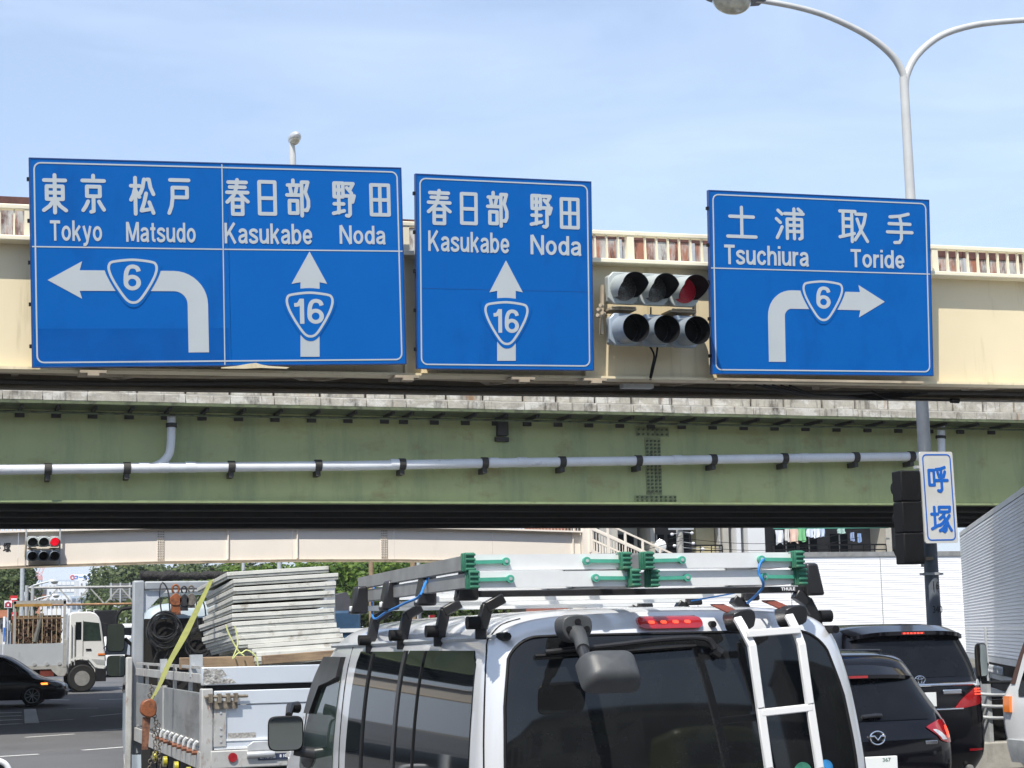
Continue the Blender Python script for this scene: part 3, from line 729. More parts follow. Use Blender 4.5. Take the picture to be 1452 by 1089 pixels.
# ------------------------------------------------------------------ traffic lights
def signal(name, label, loc, s=0.39, lit=True, arrows=True, r=0.170, far=False):
    T = thing(name, label, 'traffic light', loc, (0, 0, 0), 'six-lamp traffic lights')
    for row in (0, 1):
        z = 0 if row == 0 else -0.50
        mt = M_visor if row == 0 else M_visor2
        hb = thing2 = None
        mb = MB()
        mb.box(-0.17, 2 * s + 0.17, 0.062, 0.19, z - 0.17, z + 0.17)
        mb.build('lamp_housing', mt, T, bevel=0.03)
        for k in range(3):
            x = k * s
            c = 0.195; e = 0.07
            pts = [(x - c + e, z - c), (x + c - e, z - c), (x + c - .003, z - c + e), (x + c - .003, z + c - e), (x + c - e, z + c), (x - c + e, z + c), (x - c + .003, z + c - e), (x - c + .003, z - c + e)]
            mb = MB(); mb.prism(pts, 0.0, 0.06); fp = mb.build('lamp_face_plate', mt, T, bevel=0.012)
            # lens
            lm = M_lensoff if row == 0 else M_black
            if row == 0 and k == 2: lm = M_ledredlit if far else M_ledred
            mb = MB(); n = 20
            mb.grid(lambda u, v: (x + r * .93 * u * cos(2 * pi * v), -0.012 - 0.03 * (1 - u * u), z + r * .93 * u * sin(2 * pi * v)), 4, n)
            mb.build('lens', lm, T)
            # visor: a tube tilted down; the top row is open at the bottom
            ln = 0.40 if row == 0 else 0.37
            a0, a1 = (-42, 222) if row == 0 else (0, 360)
            def vis(rr, sgn=1):
                def f(u, v):
                    a = radians(a0 + (a1 - a0) * v)
                    l = ln * u
                    if row == 0: l *= (0.30 + 0.70 * min(1, max(0, (sin(a) + 0.75) / 1.0)))
                    return (x + rr * cos(a), -l, z + rr * sin(a) - 0.13 * l)
                return f
            mb = MB(); mb.grid(vis(r), 6, 28)
            o = mb.build('visor', mt, fp)
            mb = MB(); mb.grid(vis(r - 0.006), 6, 28)
            mb.build('visor_lining', M_black, fp)
            if row == 1:
                mb = MB(); mb.tube([(x + (r - .012) * cos(2 * pi * i / 24), -0.14, z - .02 + (r - .012) * sin(2 * pi * i / 24)) for i in range(24)], 0.006, 5, closed=True)
                mb.build('visor_ring', M_blackgloss, fp)
    for x in (-0.22, 2 * s + 0.20):
        mb = MB(); mb.beam((x, .12, .05), (x - .03, .12, -.55), 0.03, 0.05, (0, 1, 0)); mb.build('side_bar', M_undermid, T)
    for x in (0.0, 2 * s):
        mb = MB(); mb.box(x - .17, x + .17, .02, .30, -.26, -.235); mb.box(x - .15, x + .15, -.02, .03, -.235, -.225); mb.build('bracket', M_undermid, T)
        mb = MB(); mb.box(x - .03, x + .03, .14, .38, -.31, -.262); mb.build('support_arm', M_undermid, T)
    return T
tl = signal('traffic_light', 'nearest traffic light, two rows of three hooded lamps on the cream footbridge between blue signs', (7.744, 19.0, 5.956))
mb = MB()
mb.tube(catmull([(.36, .12, -.66), (.42, .12, -.78), (.42, .2, -.92), (.43, .3, -1.05)], 4, False), .012, 6); mb.tube(catmull([(.47, .12, -.66), (.45, .12, -.78), (.44, .2, -.92), (.44, .3, -1.05)], 4, False), .012, 6)
mb.tube([(.39, .1, -.2), (.385, .1, -.3)], .01, 5)
mb.build('power_cable', M_black, tl)
mb = MB()
for dx, dz in ((-.30, -.22), (-.33, -.27), (-.28, -.31), (-.34, -.34)): mb.cyl((dx, .0, dz), (dx + .05, .05, dz), .022, 8)
mb.build('clamp_bolts', M_undermid, tl)

# ------------------------------------------------------------------ VIADUCT
VD = thing('road_viaduct', 'green steel girder viaduct with stained concrete edge crossing behind the footbridge', 'viaduct', (0, 38.1, 0))
mb = MB(); mb.box(-40, 70, 0, 0.03, 4.93, 6.868); mb.build('girder_web', M_green, VD)
mb = MB(); mb.box(-40, 70, -.16, .2, 4.88, 4.93); mb.build('girder_flange', M_greenedge, VD)
mb = MB(); mb.box(-40, 70, -1.02, .3, 6.87, 6.93); mb.build('slab_edge_plate', M_greendirt, VD)
mb = MB(); mb.box(-40, 70, -.90, 10.4, 6.932, 7.12); mb.build('slab', M_conc2, VD)
x = -6.0; i = 0
rnd = random.Random(3)
while x < 34:
    w = rnd.choice([.86, .95, .9, 1.02, .8])
    dy = rnd.uniform(-.012, .012); dz = rnd.uniform(-.012, .008)
    mb = MB(); mb.box(x, x + w - .010, -1.00 + dy, -.90, 6.936 + dz * .3, 7.115 + dz)
    mb.build('concrete_block', M_conc, VD, bevel=0.01)
    mb = MB(); mb.box(x + .03, x + w - .02, -.86 + dy, -.5, 7.145, 7.56 + dz)
    mb.build('upper_concrete_block', M_conc, VD, bevel=0.012)
    x += w; i += 1
mb = MB(); mb.box(-6, 34, -.905, -.14, 7.122, 7.142); mb.build('ledge', M_conc2, VD)
mb = MB(); mb.box(-40, 70, -.13, .1, 7.16, 8.2); mb.build('parapet', M_conc2, VD)
# outrigger brackets beneath the slab
bk = None
for px in list(range(28, 560, 52)) + list(range(575, 1452, 44)):
    xx = aty(px, 610, 37.9).x
    if bk is None:
        mb = MB(); mb.prism([(0, 0), (0.0, 0.0)], 0, 0) if False else None
        mb.box(-.03, .03, -.85, -.002, 6.80, 6.868); mb.box(-.10, .10, -.06, -.003, 6.69, 6.80)
        bk = mb.build('bracket', M_underdark, VD); bk.location.x = xx
    else: copyo(bk, VD, (xx, 0, 0))
mb = MB(); mb.tube([(-10 + 2 * j, -.55, 6.74 - .01 * sin(j)) for j in range(24)], .03, 6); mb.build('cable_duct', M_greendirt, VD)
# splice plates with bolts
sp = aty(926, 650, 38.1).x
mb = MB(); mb.box(sp - .42, sp + .42, -.02, -.001, 6.50, 6.72); mb.box(sp - .2, sp + .2, -.018, -.001, 5.12, 6.48); mb.box(sp - .5, sp + .55, -.02, -.001, 4.94, 5.10)
pl = mb.build('splice_plate', pm('dirty splice paint', (0.26, 0.29, 0.14), 0.6, var=.2, streak=[((.10,.10,.06), .8, (6,1,4), .5)]), VD)
mb = MB()
bolts = [(sp - .36 + .12 * i, z) for i in range(7) for z in (6.55, 6.66)] + [(sp + dx, 5.2 + .085 * j) for dx in (-.15, -.05, .05, .15) for j in range(15)] + [(sp - .44 + .12 * i, z) for i in range(9) for z in (4.98, 5.06)]
for bx_, bz in bolts: mb.cyl((bx_, -.05, bz), (bx_, -.018, bz), .028, 6)
stuff(mb.build('bolts', M_greendirt, VD))
sp2 = aty(712, 600, 38).x
mb = MB(); mb.box(sp2 - .12, sp2 + .12, -.2, -.001, 6.45, 6.9); mb.box(sp2 - .16, sp2 + .16, -.1, -.002, 6.32, 6.42); mb.build('junction_fitting', M_underdark, VD)
# inner girders and underside
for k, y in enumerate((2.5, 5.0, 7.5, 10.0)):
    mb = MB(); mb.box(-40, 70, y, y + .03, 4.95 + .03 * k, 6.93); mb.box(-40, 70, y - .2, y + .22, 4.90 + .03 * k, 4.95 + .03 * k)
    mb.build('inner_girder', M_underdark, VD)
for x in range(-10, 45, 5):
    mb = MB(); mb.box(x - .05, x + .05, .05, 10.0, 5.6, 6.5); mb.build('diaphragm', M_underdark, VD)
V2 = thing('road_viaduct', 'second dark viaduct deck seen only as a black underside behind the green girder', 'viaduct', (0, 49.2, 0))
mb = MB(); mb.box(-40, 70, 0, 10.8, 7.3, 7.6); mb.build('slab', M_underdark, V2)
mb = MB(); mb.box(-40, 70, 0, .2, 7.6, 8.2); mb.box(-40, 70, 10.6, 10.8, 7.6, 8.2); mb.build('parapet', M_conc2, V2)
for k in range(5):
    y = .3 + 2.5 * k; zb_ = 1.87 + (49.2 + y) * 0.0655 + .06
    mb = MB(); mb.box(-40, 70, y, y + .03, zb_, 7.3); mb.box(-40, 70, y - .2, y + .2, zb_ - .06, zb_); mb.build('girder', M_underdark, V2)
# piers out of the picture on either side
for x in (-16, 48):
    for y, V in ((3, VD), (3.5, V2)):
        mb = MB(); mb.cyl((x, y, 0), (x, y, 5.2), 1.0, 20); mb.box(x - 1.3, x + 1.3, y - 3, y + 6, 4.2, 4.86); mb.build('pier', M_conc2, V)
# drain pipe
DP = thing('drain_pipe', 'long grey drain pipe clamped along the green girder', 'pipe', (0, 0, 0))
pp = [aty(x, y, 37.75) for x, y in ((-120, 667.5), (0, 666), (240, 663), (500, 660.5), (726, 656), (900, 653.5), (1100, 650), (1303, 647))]
mb = MB(); mb.tube(pp, .108, 16); mb.build('pipe', M_pipe, DP)
for px in (68, 180, 328, 451, 570, 687, 797, 905, 1011, 1112, 1213, 1292):
    t_ = px; yy = 666 - (666 - 647) * (px / 1303) ** 1.05
    p = aty(px, yy, 37.75)
    mb = MB(); mb.cyl(p + Vector((-.075, 0, 0)), p + Vector((.075, 0, 0)), .128, 16); mb.box(p.x - .05, p.x + .05, p.y - .03, 38.09, p.z - .24, p.z - .12)
    mb.build('clamp', M_underdark, DP)
for px in (204, 232, 270, 560, 700, 740, 960, 1140):
    yy = 666 - (666 - 647) * (px / 1303) ** 1.05; p = aty(px, yy, 37.75)
    mb = MB(); mb.cyl(p + Vector((-.11, 0, 0)), p + Vector((.11, 0, 0)), .118, 16); mb.build('coupling', M_pipe, DP)
q = [aty(x, y, 37.75) for x, y in ((243, 588), (243, 605), (242, 630), (239, 645), (228, 657), (214, 663))]
mb = MB(); mb.tube(catmull([tuple(v) for v in q], 4, False), .092, 14); mb.build('down_pipe', M_pipe, DP)
mb = MB(); mb.cyl(aty(243, 600, 37.75), aty(243, 606, 37.75), .12, 14); mb.build('collar', M_underdark, DP)
D2 = thing('drain_pipe', 'short grey downpipe on the green girder beside the name sign', 'pipe', (0, 0, 0))
mb = MB(); mb.tube([aty(1334, 600, 37.7), aty(1335, 645, 37.7)], .10, 14); mb.build('pipe', M_pipe, D2)
mb = MB(); mb.cyl(aty(1334, 618, 37.7), aty(1334, 622, 37.7), .13, 14); mb.build('clamp', M_underdark, D2)

# ------------------------------------------------------------------ FAR FOOTBRIDGE
FB = thing('pedestrian_bridge', 'distant pale footbridge beyond the viaduct with stairs at its right end', 'footbridge', (0, 66, 0))
def camber(x): return 4.97 - .0016 * (x - 13) ** 2
segs = [-25, -15, -8, -3, 1.0, 2.95, 8.06, 13.0, 17.0, 21.0, 24.7]
for a, b in zip(segs[:-1], segs[1:]):
    mb = MB(); za, zb_ = camber(max(a, -4)), camber(max(b, -4))
    mb.bm.verts.ensure_lookup_table()
    mb.prism([(a + .005, za), (b - .005, zb_), (b - .005, zb_ + 1.2), (a + .005, za + 1.2)], 0, .03); mb.build('girder_panel', M_farcream, FB)
    mb = MB(); mb.prism([(a, za + 1.2), (b, zb_ + 1.2), (b, zb_ + 1.26), (a, za + 1.26)], -.22, .3); mb.build('top_flange', M_farcream, FB)
    mb = MB(); mb.prism([(a, za - .04), (b, zb_ - .04), (b, zb_), (a, za)], -.12, .14); mb.build('bottom_flange', M_undermid, FB)
    mb = MB(); mb.prism([(a, za - .02), (b, zb_ - .02), (b, zb_ + .2), (a, za + .2)], 1.9, 1.93); mb.build('rear_girder', M_undermid, FB)
    mb = MB(); mb.prism([(a, za + 2.1), (b, zb_ + 2.1), (b, zb_ + 2.16), (a, za + 2.16)], -.1, .0); mb.build('handrail', M_farcream, FB)
for px in (323, 421, 905, 812):
    xx = aty(px, 780, 66).x
    if xx > 24.7: continue
    mb = MB(); mb.box(xx - .02, xx + .02, -.09, 0, camber(xx) + .03, camber(xx) + 1.2); mb.build('stiffener', M_farcream, FB)
for px in (228, 545):
    xx = aty(px, 780, 66).x; z0_ = camber(xx)
    mb = MB(); mb.box(xx - .13, xx + .13, -.015, -.001, z0_ + .06, z0_ + 1.15); mb.build('splice_plate', M_farcream, FB)
    mb = MB()
    for i in range(4):
        for j in range(12): mb.cyl((xx - .10 + .066 * i, -.04, z0_ + .1 + .09 * j), (xx - .10 + .066 * i, -.014, z0_ + .1 + .09 * j), .022, 6)
    stuff(mb.build('bolts', M_undermid, FB))
mb = MB(); x = -10
while x < 24.6:
    zz = camber(max(x, -4)); mb.box(x - .015, x + .015, -.07, -.04, zz + 1.26, zz + 2.1); x += .14
stuff(mb.build('balusters', pm('rusty baluster paint', (0.46, 0.37, 0.29), 0.6, var=0.2, scale=.4, streak=[((0.30, 0.10, 0.05), 0.8, (.5, 1, 1), 0.5)]), FB))
kanji('塚', *[aty(4, 783, 65.99).x, aty(4, 783, 65.99).z, aty(15.5, 783, 65.99).x, aty(4, 769, 65.99).z], .045, -0.002, M_printblack, FB)
kanji('呼', *[aty(-10, 783, 65.99).x, aty(4, 783.3, 65.99).z, aty(1, 783, 65.99).x, aty(4, 769.3, 65.99).z], .045, -0.002, M_printblack, FB)
zr = camber(24.7)
mb = MB(); mb.box(24.72, 25.0, -.3, -.02, zr - .1, zr + 1.9); mb.build('end_post', M_farcream, FB)
# stairs going down to the right
SX0, SZ0, SX1, SZ1 = 25.0, 5.55, 29.5, 3.6
for y in (-.35, 1.5):
    mb = MB(); mb.beam((SX0, y, SZ0 - .45), (SX1, y, SZ1 - .45), .06, .34); mb.build('stair_stringer', M_farcream, FB)
    for h_ in (.55, 1.05):
        mb = MB(); mb.beam((SX0, y, SZ0 + h_), (SX1, y, SZ1 + h_), .07, .07); mb.build('stair_rail', M_farcream, FB)
    mb = MB()
    for i in range(7):
        t = i / 6; mb.box(SX0 + (SX1 - SX0) * t - .04, SX0 + (SX1 - SX0) * t + .04, y - .04, y + .04, SZ0 + (SZ1 - SZ0) * t - .4, SZ0 + (SZ1 - SZ0) * t + 1.05)
    mb.build('stair_posts', M_farcream, FB)
    mb = MB()
    for i in range(36):
        t = i / 36; mb.box(SX0 + (SX1 - SX0) * t - .012, SX0 + (SX1 - SX0) * t + .012, y - .012, y + .012, SZ0 + (SZ1 - SZ0) * t - .3, SZ0 + (SZ1 - SZ0) * t + .55)
    stuff(mb.build('stair_balusters', M_farcream, FB))
for i in range(12):
    t = i / 12
    mb = MB(); mb.box(SX0 + (SX1 - SX0) * t, SX0 + (SX1 - SX0) * (t + .09), -.3, 1.45, SZ0 + (SZ1 - SZ0) * t - .5, SZ0 + (SZ1 - SZ0) * t - .44); mb.build('step', M_walltan, FB)
for x in (-9, 24.85):
    mb = MB(); mb.cyl((x, 1, 0), (x, 1, 4.7), .35, 16); mb.build('column', M_farcream, FB)
ft = signal('traffic_light', 'small traffic light with bright red lamp on the distant pale footbridge', (3.42, 65.62, 5.66), lit=True, far=True)
mb = MB(); mb.box(-.24, -.18, .15, .2, -.85, .55); mb.box(.95, 1.01, .15, .2, -.85, .55); mb.build('mounting_post', M_galv, ft)

# ------------------------------------------------------------------ street lamps
def cobra_head(parent, tip, d, s=1.0, mat=None):
    """luminaire at tip pointing along d (horizontal)"""
    d = Vector(d).normalized(); side = Vector((-d.y, d.x, 0)); tip = Vector(tip)
    def prof(u):  # half width, top, bottom along the head
        return (0.05 + 0.13 * sin(pi * min(1, u * .9 + .06)) ** .6, 0.05 + 0.10 * sin(pi * min(1, u * .85 + .1)) ** .7)
    mb = MB()
    def f(u, v):
        w, h = prof(u); a = pi * v
        p = tip + d * (0.62 * u * s) + side * (w * cos(a) * s) + Vector((0, 0, h * sin(a) * s)); return p
    mb.grid(f, 12, 12); mb.grid(lambda u, v: f(u, 0) * (1 - v) + f(u, 1) * v, 12, 1)
    hd = mb.build('lamp_head', mat or M_alu, parent)
    mb = MB()
    def g_(u, v):
        a = 2 * pi * v; r = sin(u * pi / 2)
        return tip + d * (0.36 * s + .22 * s * r * cos(a)) + side * (.135 * s * r * sin(a)) + Vector((0, 0, -.005 - .16 * s * cos(u * pi / 2) ** 1.0))
    mb.grid(g_, 6, 20); mb.build('lamp_bowl', pm('lamp bowl', (.42, .40, .32), .2, var=.3, scale=9, coat=1), hd)
SLm = thing('street_lamp', 'tall double-armed street lamp with curved white arms rising behind the right-hand blue sign', 'street lamp', (15.18, 24.6, 0))
B = Vector((15.18, 24.6, 0))
mb = MB(); mb.tube([(0, 0, 0), (0, 0, 4.3), (0, 0, 6.7)], [.125, .107, .096], 20); mb.build('pole_lower', M_postdark, SLm)
mb = MB(); mb.tube([(0, 0, 6.7), (0, 0, 8.8), (0, 0, 10.95)], [.092, .082, .072], 20); mb.build('pole', M_lamppole, SLm)
mb = MB(); mb.cyl((0, 0, 8.63), (0, 0, 8.675), .094, 20); mb.build('joint_band', pm('brown band', (.25, .17, .1), .7), SLm)
arml = [aty(x, y, 24.6) - B for x, y in ((1283, 112), (1272, 88), (1256, 70), (1234, 53), (1205, 37), (1165, 20), (1120, 8), (1072, 0))]
arml = [Vector((0, 0, 10.75))] + arml
mb = MB(); mb.tube(catmull([tuple(v) for v in arml], 3, False), [.067 - .023 * i / 24 for i in range(25)], 14); mb.build('left_arm', M_lamppole, SLm)
armr = [aty(x, y, 24.6) - B for x, y in ((1285, 108), (1296, 84), (1316, 63), (1342, 47), (1380, 36), (1420, 31), (1480, 27), (1560, 24))]
armr = [Vector((0, 0, 10.75))] + armr
mb = MB(); mb.tube(catmull([tuple(v) for v in armr], 3, False), [.067 - .023 * i / 24 for i in range(25)], 14); mb.build('right_arm', M_lamppole, SLm)
e = aty(1080, 1, 24.6) - B
cobra_head(SLm, e + Vector((.02, 0, -.03)), (-1, 0, 0), 1.55, pm('navy lamp head', (.05, .07, .11), .35, var=.2))
e = armr[-1]; cobra_head(SLm, e, (1, 0, 0), 1.1)
text('16', -.06, 2.47, .05, 2.60, -.128, M_printblack, SLm, 'pole_number', bold=.0)
text('340', -.09, 2.10, .08, 2.21, -.128, M_printblack, SLm, 'pole_number', bold=.0)
mb = MB(); mb.cyl((0, 0, 2.70), (0, 0, 2.74), .14, 16); mb.box(-.2, .2, -.03, .03, 2.705, 2.735); mb.build('pole_band', M_galv, SLm)
# name sign on the pole
NS = thing('name_sign', 'tall white and blue plate reading 呼塚 on the grey pole at right', 'road sign', (15.178, 24.25, 3.92), (0, -0.012, 0))
NS.scale = (1.085, 1.085, 1.085)
mb = MB(); mb.prism(rrect(-.275, -.67, .275, .67, .03), 0, .035); mb.build('plate', M_board, NS, smooth=False)
mb = MB(); mb.ribbon(rrect(-.23, -.625, .23, .625, .06), .020, -.003, 0, closed=True); mb.build('blue_border', M_printblue, NS, smooth=False)
kanji('呼', -.18, .06, .185, .48, .045, 0, M_printblue, NS); kanji('塚', -.175, -.53, .20, -.10, .045, 0, M_printblue, NS)
for z in (-.45, .45):
    mb = MB(); mb.box(-.32, .2, .04, .12, z - .02, z + .02); mb.build('bracket', M_galv, NS)
# the dark signal seen from its back beside the plate
SB = thing('signal_box', 'black three-section vertical signal housing left of the 呼塚 plate', 'traffic light', (14.70, 24.35, 3.605))
SB.scale = (1.085, 1.085, 1.085)
for k in range(3):
    mb = MB(); mb.box(-.185, .15, -.10, .16, -.68 + .455 * k, -.68 + .45 * (k + 1) + .005 * k); mb.build('housing_section', M_black, SB, bevel=.02)
for k in range(3):
    zc_ = -.455 + .455 * k
    mb = MB(); mb.grid(lambda u, v: (.03 + .10 * cos(pi * v * 1.6 - .3 * pi), .16 + .24 * u, zc_ + .12 * sin(pi * v * 1.6 - .3 * pi)), 2, 14); mb.build('visor', M_black, SB)
mb = MB(); mb.cyl((.19, .05, -.72), (.19, .05, .7), .022, 10); mb.build('mounting_rod', M_galv, SB)
for z in (-.6, -.1, .45):
    mb = MB(); mb.box(.1, .34, .0, .09, z - .025, z + .025); mb.build('clamp', M_underdark, SB)

def simple_lamp(name, label, base, h, arm, head, group=None, r=.08, mat=None):
    T = thing(name, label, 'street lamp', base, group=group)
    mb = MB(); mb.tube([(0, 0, 0), (0, 0, h * .7)] + [tuple(v) for v in arm], [r, r * .8] + [r * .6] * len(arm), 10)
    mb.build('pole', mat or M_lamppole, T)
    if head: cobra_head(T, arm[-1], head, 1.1 if h < 15 else 1.5)
    return T
# lamp showing above the widest sign (stands on the viaduct)
LV = thing('street_lamp', 'short pole lamp seen end-on above the widest blue sign', 'street lamp', (aty(415, 235, 48.8).x, 48.8, 8.6))
p = aty(415, 203, 48.8); hz = p.z - 8.6
mb = MB(); mb.tube([(0, 0, -1), (0, 0, hz - .4), (-.02, 0, hz)], [.12, .1, .08], 12); mb.build('pole', M_lamppole, LV)
mb = MB(); mb.grid(lambda u, v: (.05 + .18 * sin(pi * u) ** .5 * cos(2 * pi * v), -.5 + .9 * u, hz + .14 + .17 * sin(pi * u) ** .5 * sin(2 * pi * v)), 10, 16); mb.build('lamp_head', M_alu, LV)
mb = MB(); mb.grid(lambda u, v: (.04 + .15 * sin(u * pi / 2) * cos(2 * pi * v), -.1 + .34 * sin(u * pi / 2) * sin(2 * pi * v), hz + .05 - .12 * cos(u * pi / 2)), 6, 16); mb.build('lamp_bowl', MATS['lamp bowl'], LV)
# ------------------------------------------------------------------ vehicle bodies
class Shell:
    """closed car-like skin: horizontal outlines stacked by height; rear at y=0, nose towards +y"""
    def __init__(s, levels, rx=.16, ry=.14, bulge=.05, fr=.45, frx=.35):
        s.L = levels; s.frx = frx; s.rx = rx; s.ry = ry; s.bulge = bulge; s.fr = fr
    def lv(s, z):
        Lv = s.L; z = max(Lv[0][0], min(Lv[-1][0], z)); i = 0
        while i < len(Lv) - 2 and z > Lv[i + 1][0]: i += 1
        p0, p1, p2, p3 = Lv[max(i - 1, 0)], Lv[i], Lv[i + 1], Lv[min(i + 2, len(Lv) - 1)]
        h = p2[0] - p1[0]; t = (z - p1[0]) / h
        out = []
        for c in (1, 2, 3):
            m1 = (p2[c] - p0[c]) / max(1e-6, p2[0] - p0[0]); m2 = (p3[c] - p1[c]) / max(1e-6, p3[0] - p1[0])
            d = (p2[c] - p1[c]) / h
            if (m1 * d) <= 0: m1 = 0
            if (m2 * d) <= 0: m2 = 0
            m1 = max(-3 * abs(d), min(3 * abs(d), m1)); m2 = max(-3 * abs(d), min(3 * abs(d), m2))
            out.append((2*t**3-3*t*t+1)*p1[c] + (t**3-2*t*t+t)*h*m1 + (-2*t**3+3*t*t)*p2[c] + (t**3-t*t)*h*m2)
        return out
    def rear(s, x, z):
        w, y0, y1 = s.lv(z); rx = min(s.rx, w * .8); ax = min(abs(x), w)
        y = y0 + s.bulge * (ax / w) ** 2
        if ax > w - rx:
            t = (ax - (w - rx)) / rx; y += s.ry * (1 - sqrt(max(0, 1 - t * t)))
        return y
    def front(s, x, z):
        w, y0, y1 = s.lv(z); ax = min(abs(x), w); k = s.fr; rx = min(s.frx, w * .8)
        y = y1 - k * .3 * (ax / w) ** 2
        if ax > w - rx:
            t = (ax - (w - rx)) / rx; y -= k * (1 - sqrt(max(0, 1 - t * t)))
        return y
    def side(s, y, z):
        w, y0, y1 = s.lv(z); rx = min(s.rx, w * .8)
        ye = y0 + s.bulge + s.ry
        if y < ye:
            t = min(1, max(0, (ye - y) / s.ry)); return w - rx + rx * sqrt(max(0, 1 - t * t))
        return w
    def ring(s, z):
        w = s.lv(z)[0]; P = []
        for i in range(25): x = -w * cos(pi * i / 24); P.append((x, s.rear(x, z), z))
        ya, yb = s.rear(w, z), s.front(w, z)
        for i in range(1, 8): P.append((w, ya + (yb - ya) * i / 8, z))
        for i in range(17): x = w * cos(pi * i / 16); P.append((x, s.front(x, z), z))
        for i in range(7, 0, -1): P.append((-w, ya + (yb - ya) * i / 8, z))
        return P
    def body(s, mat, parent, name='body', n=44):
        mb = MB(); z0, z1 = s.L[0][0], s.L[-1][0]; rows = []
        zs = [z0 + (z1 - z0) * (1 - (1 - i / n) ** 1.5) for i in range(n + 1)]
        for z in zs: rows.append([mb.bm.verts.new(p) for p in s.ring(z)])
        m = len(rows[0])
        for a, b in zip(rows[:-1], rows[1:]):
            for j in range(m): mb.bm.faces.new((a[j], a[(j + 1) % m], b[(j + 1) % m], b[j]))
        mb.bm.faces.new(rows[0]); mb.bm.faces.new(rows[-1])
        return mb.build(name, mat, parent, ang=50)
    def patch(s, kind, rows, mat, parent, name, off=.006, nu=14, nz=12, rc=.0):
        """panel laid on the skin; rows = [(z, a, b)...], a..b in x (rear, front) or y (right, left)"""
        def row(z):
            for i in range(len(rows) - 1):
                if z <= rows[i + 1][0] or i == len(rows) - 2:
                    t = (z - rows[i][0]) / (rows[i + 1][0] - rows[i][0]); return rows[i][1] + (rows[i + 1][1] - rows[i][1]) * t, rows[i][2] + (rows[i + 1][2] - rows[i][2]) * t
        z0, z1 = rows[0][0], rows[-1][0]
        def pt(u, v, o):
            z = z0 + (z1 - z0) * v; a, b = row(z)
            if rc:
                d = min(z - z0, z1 - z)
                if d < rc:
                    k = rc - sqrt(max(0, rc * rc - (rc - d) ** 2)); a += k; b -= k
            p = a + (b - a) * u
            if kind == 'rear': return (p, s.rear(p, z) - o, z)
            if kind == 'front': return (p, s.front(p, z) + o, z)
            if kind == 'right': return (s.side(p, z) + o, p, z)
            return (-s.side(p, z) - o, p, z)
        mb = MB(); mb.grid(lambda u, v: pt(u, v, off), nu, nz)
        for f in (lambda u, v: pt(u, 0, off - .03 * v), lambda u, v: pt(u, 1, off - .03 * v)): mb.grid(f, nu, 1)
        for f in (lambda u, v: pt(0, u, off - .03 * v), lambda u, v: pt(1, u, off - .03 * v)): mb.grid(f, nz, 1)
        bmesh.ops.remove_doubles(mb.bm, verts=mb.bm.verts, dist=1e-5)
        return mb.build(name, mat, parent, ang=40)

def wheel(parent, x, y, z, r, w, rimmat=None, spokes=6, sgn=1):
    mb = MB(); mb.tube([(x - w / 2, y, z), (x - w / 2 + .03, y, z), (x + w / 2 - .03, y, z), (x + w / 2, y, z)], [r * .93, r, r, r * .93], 28)
    t = mb.build('wheel', M_rubber, parent)
    mb = MB(); xo = x + sgn * (w / 2 + .004)
    mb.tube([(xo, y + r * .66 * cos(2 * pi * i / 24), z + r * .66 * sin(2 * pi * i / 24)) for i in range(24)], r * .045, 6, closed=True)
    for k in range(spokes):
        a = 2 * pi * k / spokes
        mb.beam((xo, y, z), (xo, y + r * .66 * cos(a), z + r * .66 * sin(a)), .02, r * .13, (1, 0, 0))
    mb.cyl((xo - .01, y, z), (xo + .01 * sgn + .002, y, z), r * .16, 12)
    mb.build('rim', rimmat or M_aludull, t)
    return t

# ------------------------------------------------------------------ silver van, right in front
VX, VY = 3.03, 6.83
VN = thing('silver_van', 'silver van close ahead with roof rack, white rear ladder and dark rear window', 'van', (VX, VY, 0))
sh_ = Shell([(.30,.84,.04,4.70),(.5,.885,0,4.82),(.95,.90,0,4.80),(1.15,.90,0,4.72),(1.33,.893,.005,4.45),(1.6,.865,.035,4.05),(1.78,.83,.065,3.78),(1.86,.80,.085,3.66),(1.92,.745,.12,3.5),(1.955,.66,.17,3.3),(1.98,.50,.26,3.0),(1.99,.28,.5,2.5)], rx=.17, ry=.13, bulge=.055, fr=.5)
sh_.body(M_silverw, VN, n=60)
sh_.patch('rear', [(.98,-.79,.79),(1.2,-.80,.79),(1.35,-.80,.785),(1.6,-.785,.755),(1.78,-.755,.70),(1.868,-.72,.655)], M_glassb, VN, 'rear_window', off=.008, nu=30, nz=40, rc=.09)
# window seal
def on_rear(pts, off=.01): return [(x, sh_.rear(x, z) - off, z) for x, z in pts]
GR = [(.98,-.79,.79),(1.2,-.80,.79),(1.35,-.80,.785),(1.6,-.785,.755),(1.78,-.755,.70),(1.868,-.72,.655)]
def grow(z):
    for i in range(5):
        if z <= GR[i + 1][0] or i == 4:
            t = (z - GR[i][0]) / (GR[i + 1][0] - GR[i][0]); a, b = (GR[i][c] + (GR[i + 1][c] - GR[i][c]) * t for c in (1, 2)); break
    d = GR[-1][0] - z; k = 0
    if d < .09: k = .09 - sqrt(max(0, .0081 - (.09 - d) ** 2))
    return a + k, b - k
zz_ = [1.0 + .78 * i / 12 for i in range(12)] + [1.868 - .088 * (1 - sin(pi / 2 * i / 8)) for i in range(9)]
seal = [(grow(z)[0] - .003, z) for z in zz_] + [(grow(1.868)[0] + (grow(1.868)[1] - grow(1.868)[0]) * i / 12, 1.870) for i in range(1, 12)] + [(grow(z)[1] + .003, z) for z in reversed(zz_)]
mb = MB(); mb.tube(on_rear(seal, .007), .0075, 6); mb.build('window_seal', M_black, VN)
